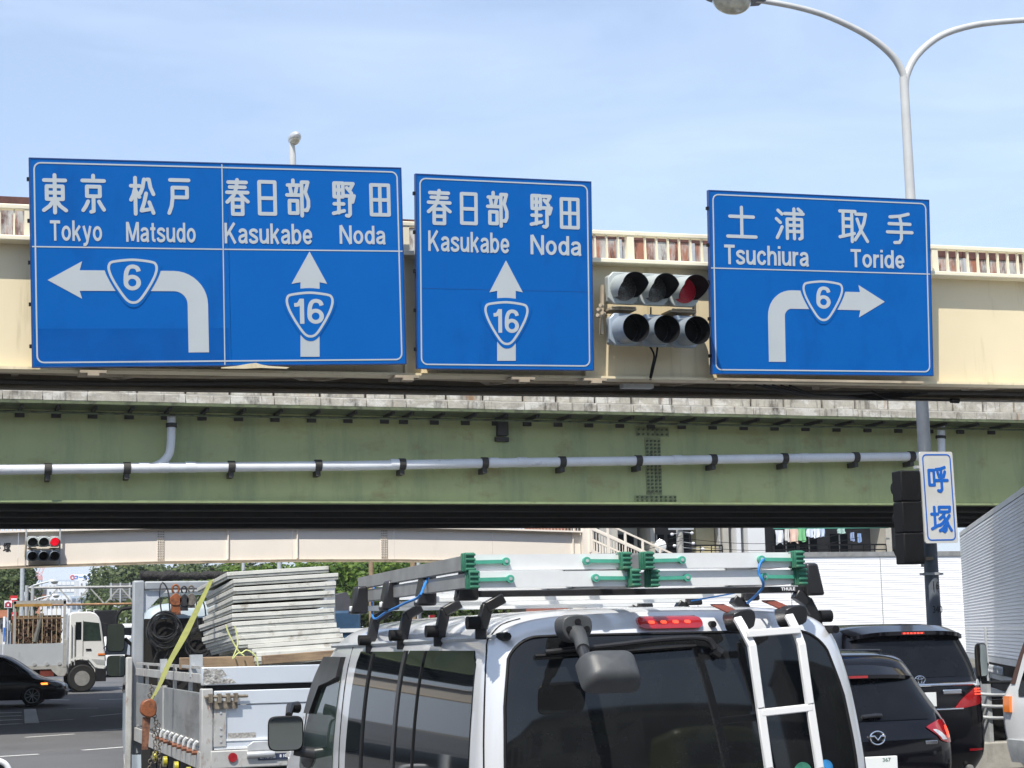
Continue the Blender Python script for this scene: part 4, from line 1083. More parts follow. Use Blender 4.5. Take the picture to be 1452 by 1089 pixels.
# tailgate shut line
shut = [(-.878,.5),(-.878,1.0),(-.872,1.35),(-.852,1.6),(-.825,1.78),(-.80,1.86),(-.74,1.92),(-.66,1.945)]
mb = MB(); mb.tube(on_rear(catmull(shut, 3, False), -.001), .004, 5); mb.build('tailgate_gap', M_black, VN)
mb = MB(); mb.tube(on_rear(catmull([(-a, b) for a, b in shut], 3, False), -.001), .004, 5); mb.build('tailgate_gap', M_black, VN)
# drip rails
for sg in (-1, 1):
    mb = MB(); mb.tube([(sg * (sh_.side(y, 1.872 - .010 * y) + .004), y, 1.872 - .010 * y) for y in [.22 + .25 * i for i in range(13)]], .013, 6); mb.build('drip_rail', M_galv if sg < 0 else M_black, VN)
    mb = MB(); p = (sg * (sh_.side(.2, 1.875) + .004), .24, 1.872); mb.tube([p, (p[0], .12, 1.872)], .018, 8); mb.build('rail_end_cap', M_black, VN)
# side windows (left and right): one dark band cut by black pillars, then the front door
for kd in ('left', 'right'):
    sh_.patch(kd, [(1.10,.26,1.5),(1.2,.26,1.5),(1.6,.29,1.5),(1.815,.34,1.5)], M_glass, VN, 'rear_side_window', nu=14, rc=.05)
    sh_.patch(kd, [(1.10,1.53,2.55),(1.81,1.53,2.50)], M_glass, VN, 'sliding_door_window', nu=12, rc=.03)
    sh_.patch(kd, [(1.08,2.88,3.78),(1.2,2.86,3.74),(1.45,2.84,3.55),(1.70,2.82,3.30),(1.76,2.82,3.2)], M_glassg, VN, 'front_door_window', nu=12, rc=.03)
    sh_.patch(kd, [(1.10,1.49,1.54),(1.815,1.49,1.54)], M_blackgloss, VN, 'window_pillar', off=.012, nu=2)
    sh_.patch(kd, [(1.10,1.15,1.165),(1.815,1.15,1.165)], M_black, VN, 'window_bar', off=.012, nu=2)
    sh_.patch(kd, [(1.10,2.15,2.19),(1.80,2.15,2.19)], M_black, VN, 'window_bar', off=.012, nu=2)
    sh_.patch(kd, [(1.45,3.45,3.60),(1.62,3.25,3.46),(1.66,2.84,3.42),(1.78,2.82,3.27)], M_blackgloss, VN, 'wind_deflector', off=.03, nu=8)
    sh_.patch(kd, [(.5,2.70,2.712),(1.84,2.70,2.712)], M_black, VN, 'door_gap', off=.003, nu=1)
    sh_.patch(kd, [(.5,3.9,3.915),(1.5,3.62,3.635)], M_black, VN, 'door_gap', off=.003, nu=1)
    sh_.patch(kd, [(1.03,2.83,3.9),(1.06,2.83,3.9)], M_black, VN, 'window_belt_trim', off=.01, nu=6, nz=1)
    sh_.patch(kd, [(.98,2.3,2.44),(1.02,2.3,2.44)], M_silver, VN, 'door_handle', off=.035, nu=3, nz=2)
# high brake lamp
bl = sh_.patch('rear', [(1.892,-.185,.11),(1.945,-.185,.11)], M_redlens, VN, 'brake_lamp', off=.022, nu=16, nz=6, rc=.024)
for k in range(4):
    xx = -.125 + .055 * k
    sh_.patch('rear', [(1.912,xx-.014,xx+.014),(1.926,xx-.014,xx+.014)], M_redlit, bl, 'lamp_element', off=.026, nu=3, nz=3, rc=.006)
mb = MB(); mb.cyl(on_rear([(.155,1.905)], .0)[0], on_rear([(.155,1.905)], .03)[0], .014, 12); mb.build('washer_nozzle', M_black, VN)
# wiper
mb = MB()
mb.tube(on_rear(catmull([(.13,1.80),(.09,1.845),(-.1,1.846),(-.35,1.825),(-.62,1.805)], 4, False), .045), [.016]*4+[.011]*13, 8)
mb.tube(on_rear([(.13,1.80),(.16,1.78)], .03), .028, 8)
mb.build('wiper_arm', M_blackgloss, VN)
mb = MB(); mb.tube(on_rear(catmull([(.05,1.815),(-.3,1.80),(-.66,1.79)], 5, False), .03), .009, 6); mb.build('wiper_blade', M_black, VN)
# rear view mirror on an arm over the tailgate
RM = []
c = aty(816, 888, 6.80) - Vector((VX, VY, 0))
mb = MB(); cyy = c.y + .03
mb.prism(catmull([(c.x-.058,c.z+.032),(c.x,c.z+.048),(c.x+.058,c.z+.032),(c.x+.062,c.z-.022),(c.x+.028,c.z-.062),(c.x-.028,c.z-.062),(c.x-.062,c.z-.022)], 3), cyy - .055, cyy + .05)
mt_ = mb.build('mirror_mount', pm('dark grey plastic', (.055,.058,.06), .45, var=.15, scale=20, bump=.1, bscale=200), VN, bevel=.006)
for dx, dz in ((0, .018), (-.038, -.012), (.038, -.012)):
    mb = MB(); mb.cyl((c.x + dx, cyy - .056, c.z + dz), (c.x + dx, cyy - .064, c.z + dz), .013, 12); mb.build('bolt', M_black, mt_)
a1 = aty(823, 905, 6.72) - Vector((VX, VY, 0)); a2 = aty(830, 935, 6.55) - Vector((VX, VY, 0))
mb = MB(); mb.tube([(c.x, cyy - .04, c.z - .03), tuple(a1), tuple(a1.lerp(a2, .55))], [.040, .030, .028], 12); mb.build('mirror_arm', MATS['dark grey plastic'], VN)
mb = MB(); mb.tube([tuple(a1.lerp(a2, .5)), tuple(a2), tuple(a2 + Vector((.03, -.0, -.03)))], [.022, .024, .03], 12); mb.build('mirror_joint', M_blackgloss, VN)
m0 = aty(861, 959, 6.52) - Vector((VX, VY, 0))
def mirror_body(parent, c, w, h, d, mat, gl=None, yaw=0.0, tilt=0.0, name='mirror_housing', glside=-1):
    R_ = Matrix.Translation(c) @ Matrix.Rotation(yaw, 4, 'Z') @ Matrix.Rotation(tilt, 4, 'X')
    def f(u, v):
        a = 2 * pi * u; k = sin(v * pi / 2) ** .45
        ex = .38
        sx = (abs(cos(a)) ** ex) * (1 if cos(a) >= 0 else -1); sz = (abs(sin(a)) ** ex) * (1 if sin(a) >= 0 else -1)
        return R_ @ Vector((sx * w / 2 * k, -glside * d * cos(v * pi / 2) ** 1.0, sz * h / 2 * k))
    mb = MB(); mb.grid(f, 36, 8)
    o = mb.build(name, mat, parent, ang=50)
    mb = MB()
    def g2(u, v):
        a = 2 * pi * u; ex = .38
        sx = (abs(cos(a)) ** ex) * (1 if cos(a) >= 0 else -1); sz = (abs(sin(a)) ** ex) * (1 if sin(a) >= 0 else -1)
        return R_ @ Vector((sx * w / 2 * v * .93, glside * .004, sz * h / 2 * v * .93))
    mb.grid(lambda u, v: R_ @ Vector((g2(u, 1).x * 0, 0, 0)) if False else (R_ @ Vector(((R_.inverted() @ g2(u, 1)).x * (1.0 + .07 * (1 - v)), glside * .004 * v, (R_.inverted() @ g2(u, 1)).z * (1.0 + .07 * (1 - v))))), 36, 1)
    mb.build('mirror_rim', M_black, o)
    mb = MB(); mb.grid(g2, 36, 3); mb.build('mirror_glass', gl or pm('mirror glass', (.34,.38,.37), .02, metal=1.0, var=.02), o)
    return o
mirror_body(VN, m0, .245, .165, .10, MATS['dark grey plastic'], yaw=radians(0), tilt=radians(-38), glside=1, name='rear_mirror_housing')
# ladder on the tailgate
def vw(px, py, y): return aty(px, py, y) - Vector((VX, VY, 0))
LD = []
for pts in (((1046,878),(1053,890),(1066,916),(1078,1004),(1090,1089),(1100,1170)), ((1119,874),(1126,888),(1136,914),(1148,998),(1162,1089),(1173,1170))):
    q = [vw(x, y, 6.70 - .06 * min(1, i / 2)) for i, (x, y) in enumerate(pts)]
    mb = MB()
    for a, b in zip(q[:-1], q[1:]): mb.beam(a - (b - a).normalized() * .006, b + (b - a).normalized() * .006, .036, .022, (0, 1, 0))
    mb.build('ladder_rail', pm('white painted ladder', (.74,.74,.73), .35, var=.03, streak=[((.35,.33,.3), .3, (9,9,3), .62)]), VN, bevel=.004)
for (x0, y0, x1, y1) in ((1058,899,1133,893),(1078,1011,1150,1003),(1092,1110,1165,1102)):
    a, b = vw(x0, y0, 6.645), vw(x1, y1, 6.645)
    mb = MB(); mb.beam(a, b, .034, .030); mb.build('ladder_rung', MATS['white painted ladder'], VN, bevel=.004)
for (px, py) in ((1050, 878), (1124, 872)):
    a = vw(px, py, 6.74)
    mb = MB(); mb.prism(catmull([(a.x-.045,a.z+.025),(a.x+.02,a.z+.042),(a.x+.055,a.z+.028),(a.x+.05,a.z-.03),(a.x+.01,a.z-.045),(a.x-.025,a.z-.05),(a.x-.04,a.z-.02)], 2), a.y - .03, a.y + .08)
    mb.build('ladder_clamp', M_blackgloss, VN, bevel=.006)
    mb = MB(); mb.beam((a.x-.008, a.y + .05, a.z + .03), (a.x-.004, a.y + .22, a.z + .066), .06, .006); mb.build('webbing_strap', M_strapred, VN)
mb = MB(); mb.cyl((.5, .05, 1.125), (.5, .03, 1.125), .05, 20)
# stickers at the foot of the rear window
for (px, py, m) in ((1140, 1095, pm('green sticker', (.04,.20,.13), .5, var=.5, scale=30)), (1174, 1089, pm('blue sticker', (.03,.20,.45), .5, var=.5, scale=40))):
    a = vw(px, py, 6.83); yy = sh_.rear(a.x, a.z) - .010
    mb = MB(); mb.cyl((a.x, yy, a.z), (a.x, yy - .002, a.z), .034 if m.name[0] == 'b' else .042, 28); mb.build('round_sticker', m, VN)
# door mirror, left
c = aty(405, 1040, 10.15) - Vector((VX, VY, 0))
mirror_body(VN, c, .205, .20, .09, M_blackgloss, yaw=radians(-6), tilt=0, glside=-1, name='door_mirror')
mb = MB(); mb.tube([(c.x + .06, c.y + .05, c.z - .10), (c.x + .17, c.y + .02, c.z - .12), (-.90, 3.5, 1.18)], [.03, .035, .05], 10); mb.build('mirror_bracket', M_blackgloss, VN)
mb = MB(); mb.tube([(c.x + .03, c.y + .06, c.z + .10), (c.x + .06, c.y + .16, c.z + .14), (c.x + .11, c.y + .18, c.z + .14)], [.02, .03, .035], 10); mb.build('nose_view_mirror', M_blackgloss, VN)
for x in (-.8, .8):
    for y in (.95, 3.65): wheel(VN, x, y, .33, .33, .2, sgn=1 if x > 0 else -1)
mb = MB(); mb.box(-.7, .7, .1, 4.6, .2, .5); mb.build('underbody', M_black, VN)
sh_.patch('rear', [(.42,-.86,.86),(.60,-.88,.88)], M_silver, VN, 'rear_bumper', off=.05, nu=24)
for sg in (-1, 1): sh_.patch('rear', [(.75, min(sg*.875,sg*.76), max(sg*.875,sg*.76)),(1.3, min(sg*.87,sg*.815), max(sg*.87,sg*.815))], M_redlens, VN, 'tail_lamp', off=.012, nu=4) if False else None

# roof rack bars on the van
BARY = [.30, .95, 1.62, 2.28]
zf = [1.937, 1.908, 1.895, 1.874]
for k, y in enumerate(BARY):
    zb_ = 2.055 - .006 * k
    mb = MB(); mb.box(-.93, .79, y - .016, y + .016, zb_ - .016, zb_ + .012); br = mb.build('roof_rack_bar', M_blackgloss if k == 0 else M_aluclean, VN, bevel=.004)
    for sg in (-1, 1):
        xb = sg * (.72 if sg < 0 else .66); xf = sg * (sh_.side(y, 1.86) + .02) if sg < 0 else .765
        mb = MB()
        mb.beam((xb, y, zb_ - .02), (sg * (.80 if sg < 0 else .72), y, zb_ - .06), .045, .05, (0, 1, 0)); mb.beam((sg * (.79 if sg < 0 else .715), y, zb_ - .05), (xf - sg * .0, y, zf[k] - .03), .05, .04, (0, 1, 0)); mb.beam((xf, y, zf[k] - .01), (xf + sg * .002, y, zf[k] - .075), .05, .02, (0, 1, 0))
        mb.build('rack_foot', M_blackgloss, br, bevel=.006)
        mb = MB(); mb.cyl((xf + sg * .01, y - .01, zf[k] - .005), (xf + sg * .065, y - .01, zf[k] - .005), .028, 14); mb.build('clamp_knob', M_black, br)
        mb = MB(); xs2 = -.885 if sg < 0 else .745
        mb.prism([(xs2 - .045, zb_ - .03), (xs2 + .045, zb_ - .03), (xs2 + .045 - sg * .03 * (1 if sg > 0 else 0) , zb_ + .115), (xs2 - .045 - sg * .0 + (.03 if sg < 0 else 0), zb_ + .115)], y - .05, y + .05)
        mb.build('end_stop', M_blackgloss, br, bevel=.012)
    if k == 0: text('THULE', .585, zb_ - .006, .655, zb_ + .008, y - .0165, M_logo, br, 'brand_lettering', bold=.03, depth=.001)

# ------------------------------------------------------------------ step ladders lying on the rack
LADY0 = .02
def step_ladder(label, xa, xb, z, y0, y1, inset):
    T = thing('step_ladder', label, 'ladder', (VX + (xa + xb) / 2, VY + y0, z), (0, 0, 0), 'aluminium step ladders on the van roof')
    w = xb - xa; l = y1 - y0
    for sg in (-1, 1):
        a = Vector((sg * w / 2, 0.0, 0)); b = Vector((sg * (w / 2 - inset), l, 0))
        mb = MB(); mb.beam(a, b, .004, .056); 
        mb.beam(a - Vector((sg * .014, 0, -.029)), b - Vector((sg * .014, 0, -.029)), .026, .004); mb.beam(a - Vector((sg * .014, 0, .029)), b - Vector((sg * .014, 0, .029)), .026, .004)
        mb.build('side_rail', M_aludull if z > 2.1 else M_alu, T)
        # foot
        mb = MB(); x = sg * (w / 2 + .002)
        mb.box(x - .017, x + .017, -.055, .03, -.036, .036)
        for j in range(4): mb.box(x - .021, x + .021, -.061, -.0552, -.035 + .0195 * j, -.0245 + .0195 * j)
        for j in range(3): mb.box(x - .0205, x + .0205, -.045 + .025 * j, -.037 + .025 * j, -.038, .038)
        ft_ = mb.build('rubber_foot', M_foot, T, bevel=.003)
        mb = MB(); mb.beam((x - sg * .02, -.012, .0), (x - sg * .165, -.012, .002), .010, .015); mb.cyl((x - sg * .165, -.02, .002), (x - sg * .165, 0.0, .002), .0165, 14)
        mb.build('corner_brace', M_footarm, T)
        mb = MB(); mb.cyl((x - sg * .165, -.023, .002), (x - sg * .165, -.02, .002), .007, 8); mb.build('rivet', M_galv, T)
    n = int(l / .30)
    for j in range(n + 1):
        y = .02 + j * .30; ww = w / 2 - inset * y / l - .006
        mb = MB()
        if j == 0: mb.box(-ww, ww, .0, .006, -.032, .032); mb.box(-ww, ww, .0062, .03, -.032, -.028); mb.box(-ww, ww, .0062, .03, .028, .032)
        else: mb.box(-ww, ww, y, y + .045, -.02, -.014); mb.box(-ww, ww, y, y + .004, -.0138, .02); mb.box(-ww, ww, y + .041, y + .045, -.0138, .02)
        mb.build('tread' if j else 'end_tread', M_aluclean, T)
    return T
zb0 = 2.055
step_ladder('lower aluminium ladder on the left of the van roof', -.945, -.245, zb0 + .048, LADY0, 2.55, .12)
step_ladder('upper aluminium ladder on the left of the van roof', -.955, -.275, zb0 + .120, LADY0 + .02, 2.48, .12)
step_ladder('lower aluminium ladder on the right of the van roof', -.135, .555, zb0 + .047, LADY0 + .05, 2.5, .12)
step_ladder('upper aluminium ladder on the right of the van roof', -.165, .535, zb0 + .121, LADY0 + .03, 2.45, .12)
def rope(label, pts, r=.006):
    o = MB().tube(catmull([tuple(p) for p in pts], 5, False), r, 6).build('rope', M_rope)
    tag(o, label, 'rope'); return o
rope('blue rope tied over the ladder ends at the right of the van roof', [aty(1060, 855, 7.05), aty(1082, 832, 6.84), aty(1076, 812, 6.82), aty(1078, 799, 6.83), aty(1086, 791, 6.9), aty(1092, 789, 7.1)])
rope('blue rope lashed diagonally over the ladders at the left of the van roof', [aty(620, 801, 8.0), aty(614, 806, 7.96), aty(603, 828, 7.6), aty(594, 846, 7.5), aty(575, 855, 7.9), aty(548, 868, 8.5), aty(530, 877, 9.0), aty(528, 850, 9.2), aty(532, 826, 9.25), aty(536, 821, 9.4), aty(542, 820, 9.5)])
rope('blue rope hanging under the rear rack bar of the van', [aty(980, 852, 7.6), aty(1020, 845, 7.6), aty(1060, 838, 7.5), aty(1097, 834, 7.4)], .004)

# ------------------------------------------------------------------ flatbed truck ahead of the van
TX, TY = 3.2, 14.0
FT = thing('flatbed_truck', 'white flatbed truck ahead of the van with scuffed tailgate and black front board', 'truck', (TX, TY, 0))
def tw(px, py, y): return aty(px, py, y) - Vector((TX, TY, 0))
xl, xr = 2.03 - TX, 4.13 - TX
mb = MB(); mb.box(xl + .02, xr - .02, .06, 4.9, .98, 1.05); mb.build('bed_floor', M_bedrust, FT)
mb = MB(); mb.box(xl + .10, xr - .04, -.01, .03, 1.075, 1.385); mb.build('tailgate_board', M_bedpaint, FT)
mb = MB(); mb.box(xl + .10, xr - .04, -.018, .03, 1.39, 1.500); mb.build('tailgate_top_rail', M_bedpaint, FT, bevel=.006)
for z in (1.118, 1.055): 
    mb = MB(); mb.box(xl + .10, xr - .04, -.022, -.0105, z - .009, z + .009); mb.build('tailgate_ridge', M_aluclean, FT)
mb = MB(); mb.box(xl + .10, xr - .04, -.015, -.0105, 1.06, 1.11); mb.build('tailgate_lower_strip', M_bedpaint, FT)
mb = MB(); mb.box(xl + .095, xl + .19, -.03, -.019, 1.07, 1.41); mb.build('tailgate_end_plate', M_bedrust, FT)
for z in (1.11, 1.16, 1.21, 1.33):
    mb = MB(); mb.cyl((xl + .15, -.036, z), (xl + .15, -.03, z), .009, 8); mb.build('rivet', M_galv, FT)
mb = MB(); mb.box(xl + .21, xl + .43, -.013, -.0105, 1.13, 1.17); mb.build('worn_sticker', pm('worn sticker', (.30,.29,.27), .8, var=.6, scale=60), FT)
mb = MB(); mb.box(xl, xl + .09, -.03, .09, .90, 1.52); mb.build('corner_post', M_bedrust, FT, bevel=.01)
# upper extension board, with the scraped end
mb = MB(); mb.box(xl + .0, xr, -.02, .02, 1.545, 1.685); mb.build('extension_board', M_bedpaint, FT, bevel=.006)
mb = MB()
mb.prism([(xl + .005, 1.55), (xl + .27, 1.56), (xl + .24, 1.59), (xl + .14, 1.60), (xl + .2, 1.62), (xl + .16, 1.67), (xl + .02, 1.68)], -.0225, -.0202)
mb.build('scraped_patch', pm('scraped metal', (.25,.24,.22), .5, var=.8, scale=25, streak=[((.55,.56,.55), .9, (22,22,22), .5)], bump=.6, bscale=50), FT)
mb = MB(); mb.box(xl + .04, xr, .02, .05, 1.50, 1.545); mb.build('dark_gap', M_black, FT)
# latch at the corner
mb = MB(); mb.cyl((xl + .02, -.05, 1.455), (xl + .36, -.05, 1.455), .012, 8)
for dx in (.05, .12, .19, .25): mb.box(xl + dx, xl + dx + .03, -.07, -.02, 1.41, 1.48)
mb.box(xl + .09, xl + .28, -.045, -.019, 1.36, 1.42); mb.build('gate_latch', pm('rusty latch', (.20,.17,.13), .7, metal=.4, var=.5, scale=30), FT)
# rear sill with lamp, hinge and load plate
mb = MB(); mb.box(xl + .07, xr, -.045, .1, .90, 1.04); mb.build('rear_sill', M_bedrust, FT, bevel=.01)
mb = MB(); mb.cyl((xl + .24, -.046, .985), (xl + .24, -.06, .985), .036, 24); mb.build('round_reflector', M_redlens, FT)
mb = MB(); mb.prism([(xl + .36, 1.03), (xl + .56, 1.03), (xl + .56, 1.07), (xl + .52, 1.10), (xl + .40, 1.10), (xl + .36, 1.07)], -.05, -.023); mb.cyl((xl + .35, -.055, 1.0), (xl + .57, -.055, 1.0), .025, 12); mb.build('gate_hinge', M_alu, FT, bevel=.004)
mb = MB(); mb.cyl((xl + .68, -.046, .985), (xl + .68, -.056, .985), .022, 12); mb.build('bolt', M_bedrust, FT)
lp0 = tw(366, 1077.5, 13.95); lp1 = tw(413, 1067, 13.95)
mb = MB(); mb.box(lp0.x, lp1.x + .02, -.052, -.0455, lp0.z - .004, lp1.z); lpl = mb.build('load_plate', pm('navy plate', (.02,.03,.06), .5), FT)
text('最大積載量', lp0.x + .012, lp0.z + .008, lp0.x + .14, lp1.z - .012, -.0522, M_logo, lpl, 'plate_lettering', bold=.01, depth=.002)
text('8 100㎏', lp0.x + .17, lp0.z + .006, lp1.x + .01, lp1.z - .008, -.0522, M_logo, lpl, 'plate_lettering', bold=.02, depth=.002)
# left side boards
mb = MB(); mb.box(xl, xl + .03, .10, 2.35, 1.07, 1.485); mb.build('side_board', M_bedalu, FT, bevel=.004)
mb = MB(); mb.box(xl, xl + .03, 2.37, 4.62, 1.07, 1.485); mb.build('side_board', M_bedalu, FT, bevel=.004)
mb = MB(); mb.box(xl - .006, xl + .036, 2.33, 2.40, 1.04, 1.50); mb.build('centre_post', M_bedrust, FT)
mb = MB(); mb.box(xl, xl + .04, .05, 4.68, 1.56, 1.635); mb.build('side_rail', M_bedrust, FT, bevel=.004)
mb = MB(); mb.box(xl + .0, xl + .03, .05, 4.68, 1.672, 1.695); mb.build('side_top_rail', M_bedrust, FT)
for y in (.9, 1.9, 3.0, 4.0):
    mb = MB(); mb.box(xl + .032, xl + .06, y, y + .05, 1.40, 1.69); mb.build('stake', M_bedrust, FT)
mb = MB(); mb.box(xl - .01, xl + .02, 0, 4.8, .90, 1.03); mb.build('side_sill', M_bedrust, FT)
for k in range(9):
    y = .12 + k * .30
    mb = MB(); mb.tube([(xl - .012, y, 1.11), (xl - .03, y + .02, 1.085), (xl - .035, y + .03, 1.055), (xl - .012, y + .05, 1.04)], .014, 6); mb.build('rope_hook', M_aluclean, FT)
    mb = MB(); mb.cyl((xl - .05, y + .03, 1.02), (xl + .0, y + .03, 1.02), .018, 8); mb.build('hook_pin', pm('rusty pin', (.2,.08,.045), .8, var=.4, scale=30), FT)
for k in range(4):
    y = .5 + k * .75; mb = MB(); mb.cyl((xl - .045, y, .845), (xl - .01, y, .845), .045, 16); mb.build('marker_lamp', pm('yellow lens', (.40,.36,.02), .3, coat=1, var=.3, scale=30), FT)
    mb = MB(); mb.tube([(xl + .0, y, .9), (xl - .01, y, .72), (xl + .02, y + .05, .6)], .006, 5); mb.build('lamp_wire', M_black, FT)
mb = MB(); mb.box(xl + .1, xr - .1, .3, 4.9, .55, .88); mb.build('chassis', M_black, FT)
for x, sg in ((xl + .2, -1), (xl + .45, -1), (xr - .45, 1), (xr - .2, 1)):
    for y in (1.3, 2.35, 6.2):
        if y > 6 and abs(x - (xl + .45)) < .01 or y > 6 and abs(x - (xr - .45)) < .01: continue
        wheel(FT, x, y, .42, .42, .22, M_bedrust, sgn=sg)
mb = MB(); mb.box(xl + .25, xr - .25, -.02, .04, .50, .58); mb.build('underrun_bar', M_bedrust, FT)
for x in (xl + .32, xl + 1.0, xl + 1.7): mb = MB(); mb.box(x, x + .03, 0, .04, .58, .9); mb.build('underrun_bracket', M_galv, FT)
# front frame
fy = 4.75
mb = MB(); mb.box(xl - .03, xl + .09, fy - .04, fy + .06, .75, 2.54); mb.build('frame_post', M_framew, FT, bevel=.02)
mb = MB(); mb.box(xl - .10, xl - .034, fy - .12, fy - .04, .5, 1.75); mb.build('corner_brace_post', M_bedrust, FT, bevel=.015)
mb = MB(); mb.box(xr - .09, xr + .03, fy - .04, fy + .06, .9, 2.54); mb.build('frame_post', M_framew, FT, bevel=.02)
mb = MB(); mb.box(xl + .092, xr - .092, fy - .04, fy + .06, 2.44, 2.53); mb.build('frame_beam', M_framew, FT, bevel=.015)
mb = MB(); mb.prism([(xl + .092, 2.437), (xl + .32, 2.437), (xl + .092, 2.20)], fy, fy + .02); mb.build('gusset', M_bedpaint, FT)
mb = MB(); mb.box(xl + .092, xr - .092, fy - .02, fy + .02, 1.05, 2.14); mb.build('front_board', M_woodark, FT)
mb = MB(); mb.box(xl + .095, xr - .095, fy - .05, fy - .021, 1.05, 1.10); mb.build('front_rail', M_bedrust, FT)
mb = MB(); mb.box(xl + 1.1, xl + 1.16, fy - .04, fy - .021, 1.1, 2.437); mb.build('front_stud', M_bedrust, FT)
# cab
cab = Shell([(.5,1.10,0,1.75),(.9,1.12,0,1.85),(1.3,1.12,0,1.85),(1.6,1.10,.02,1.75),(2.0,1.06,.05,1.55),(2.2,1.02,.08,1.45),(2.29,.9,.14,1.35),(2.33,.6,.3,1.1)], rx=.12, ry=.1, bulge=.01, fr=.3)
cb = cab.body(pm('pale blue cab paint', (.40,.47,.52), .35, var=.04, coat=.4), FT, 'cab'); cb.location = (0, 4.95, 0)
g1 = cab.patch('left', [(1.35,.5,1.5),(1.95,.5,1.3)], M_glass, cb, 'cab_window')
g1 = cab.patch('right', [(1.35,.5,1.5),(1.95,.5,1.3)], M_glass, cb, 'cab_window')
mb = MB(); mb.tube(catmull([(-.95, .2, 2.33), (-.9, .25, 2.42), (.3, .25, 2.45), (.5, .25, 2.34)], 4, False), .05, 10); mb.build('air_horn', M_galv, cb)
# big mirrors on the left of the cab
for (x0, y0, x1, y1, nm) in ((151, 884, 177, 925, 'upper_mirror'), (151, 929, 179, 960, 'lower_mirror')):
    a = tw(x0, y1, 19.7); b = tw(x1, y0, 19.7); c = (a + b) / 2
    mirror_body(FT, c, b.x - a.x, b.z - a.z, .07, M_black, yaw=radians(-4), name=nm)
q = [tw(x, y, 19.75) for x, y in ((164, 886), (166, 872), (172, 864), (195, 860), (215, 858))]
mb = MB(); mb.tube([tuple(v) for v in q], .022, 8); q = [tw(x, y, 19.75) for x, y in ((177, 905), (187, 915), (187, 960), (192, 975))]; mb.tube([tuple(v) for v in q], .02, 8)
q = [tw(x, y, 19.75) for x, y in ((177, 930), (200, 935))]; mb.tube([tuple(v) for v in q], .02, 8); mb.build('mirror_stay', M_black, FT)
# black tarpaulin roll on the frame
mb = MB(); rr_ = random.Random(5)
n_ = 30
pts = [(2.08 + (3.2 - 2.08) * i / n_, TY + fy + .02, 2.585 + rr_.uniform(-.008, .008)) for i in range(n_ + 1)]
mb.tube(pts, [.045 + rr_.uniform(-.01, .012) for _ in pts], 12)
tag(mb.build('tarpaulin_roll', pm('black tarpaulin', (.02,.018,.018), .7, var=.5, scale=30, bump=.8, bscale=60)), 'rolled black tarpaulin lying on top of the flatbed front frame', 'tarpaulin')
# coils of cable hanging on the front board
def coil(label, px, py, n, rad, y):
    c = aty(px, py, y); mb = MB(); rr = random.Random(int(px))
    for k in range(n):
        r0 = rad * rr.uniform(.75, 1.1); ox, oz = rr.uniform(-.025, .025), rr.uniform(-.03, .02) - (r0 - rad) * .6; sq = rr.uniform(.92, 1.15)
        mb.tube([(c.x + ox + r0 * cos(2 * pi * i / 28), c.y - .012 * k + .01 * sin(i * .8 + k), c.z + oz + sq * r0 * sin(2 * pi * i / 28)) for i in range(28)], .0065, 5, closed=True)
    mb.tube(catmull([(c.x - .02, c.y - .05, c.z + rad), (c.x - .04, c.y - .02, c.z + rad + .22), (c.x - .01, c.y, c.z + rad + .33), (c.x + .05, c.y, c.z + rad + .24), (c.x + .07, c.y - .03, c.z + rad)], 5, False), .008, 6)
    mb.tube(catmull([(c.x - .03, c.y - .08, c.z - rad), (c.x - .10, c.y - .08, c.z - rad - .15), (c.x - .09, c.y - .08, c.z - rad - .22), (c.x + .02, c.y - .08, c.z - rad - .12), (c.x + .06, c.y - .08, c.z - rad)], 5, False), .0065, 5)
    tag(mb.build('cable_coil', M_cable), label, 'cable')
coil('black cable coil hanging on the flatbed front board, left', 231, 893, 15, .16, TY + fy - .08)
coil('black cable coil half hidden behind the stacked formwork', 283, 912, 10, .15, TY + fy - .08)
# hoist hooks on the beam
def hoist(label, px, y0, y1, mat, s=1.0):
    a = aty(px, y0, TY + fy - .07); b = aty(px, y1, TY + fy - .07); mb = MB(); h = a.z - b.z
    mb.tube([(a.x + .035 * s * cos(t_), a.y, a.z - .04 + .045 * s * sin(t_)) for t_ in [radians(x) for x in range(-60, 250, 25)]], .012 * s, 8)
    mb.prism(catmull([(a.x, a.z - .08), (a.x + .06 * s, a.z - .13), (a.x + .055 * s, a.z - .19), (a.x + .02, a.z - .21), (a.x - .02, a.z - .21), (a.x - .055 * s, a.z - .19), (a.x - .06 * s, a.z - .13)], 2), a.y - .03, a.y + .03)
    mb.prism([(a.x - .045 * s, a.z - .20), (a.x + .045 * s, a.z - .20), (a.x + .055 * s, b.z), (a.x - .05 * s, b.z)], a.y - .02, a.y + .02)
    tag(mb.build('chain_hoist', mat, bevel=.004), label, 'hoist')
hoist('orange lever hoist hanging from the flatbed front beam', 249, 830, 872, M_orangetool)
hoist('black lever hoist next to the orange one on the flatbed', 261, 831, 866, M_cable, .8)
hoist('dark rusty lever hoist touching the stacked formwork', 271, 830, 862, M_chain, .8)
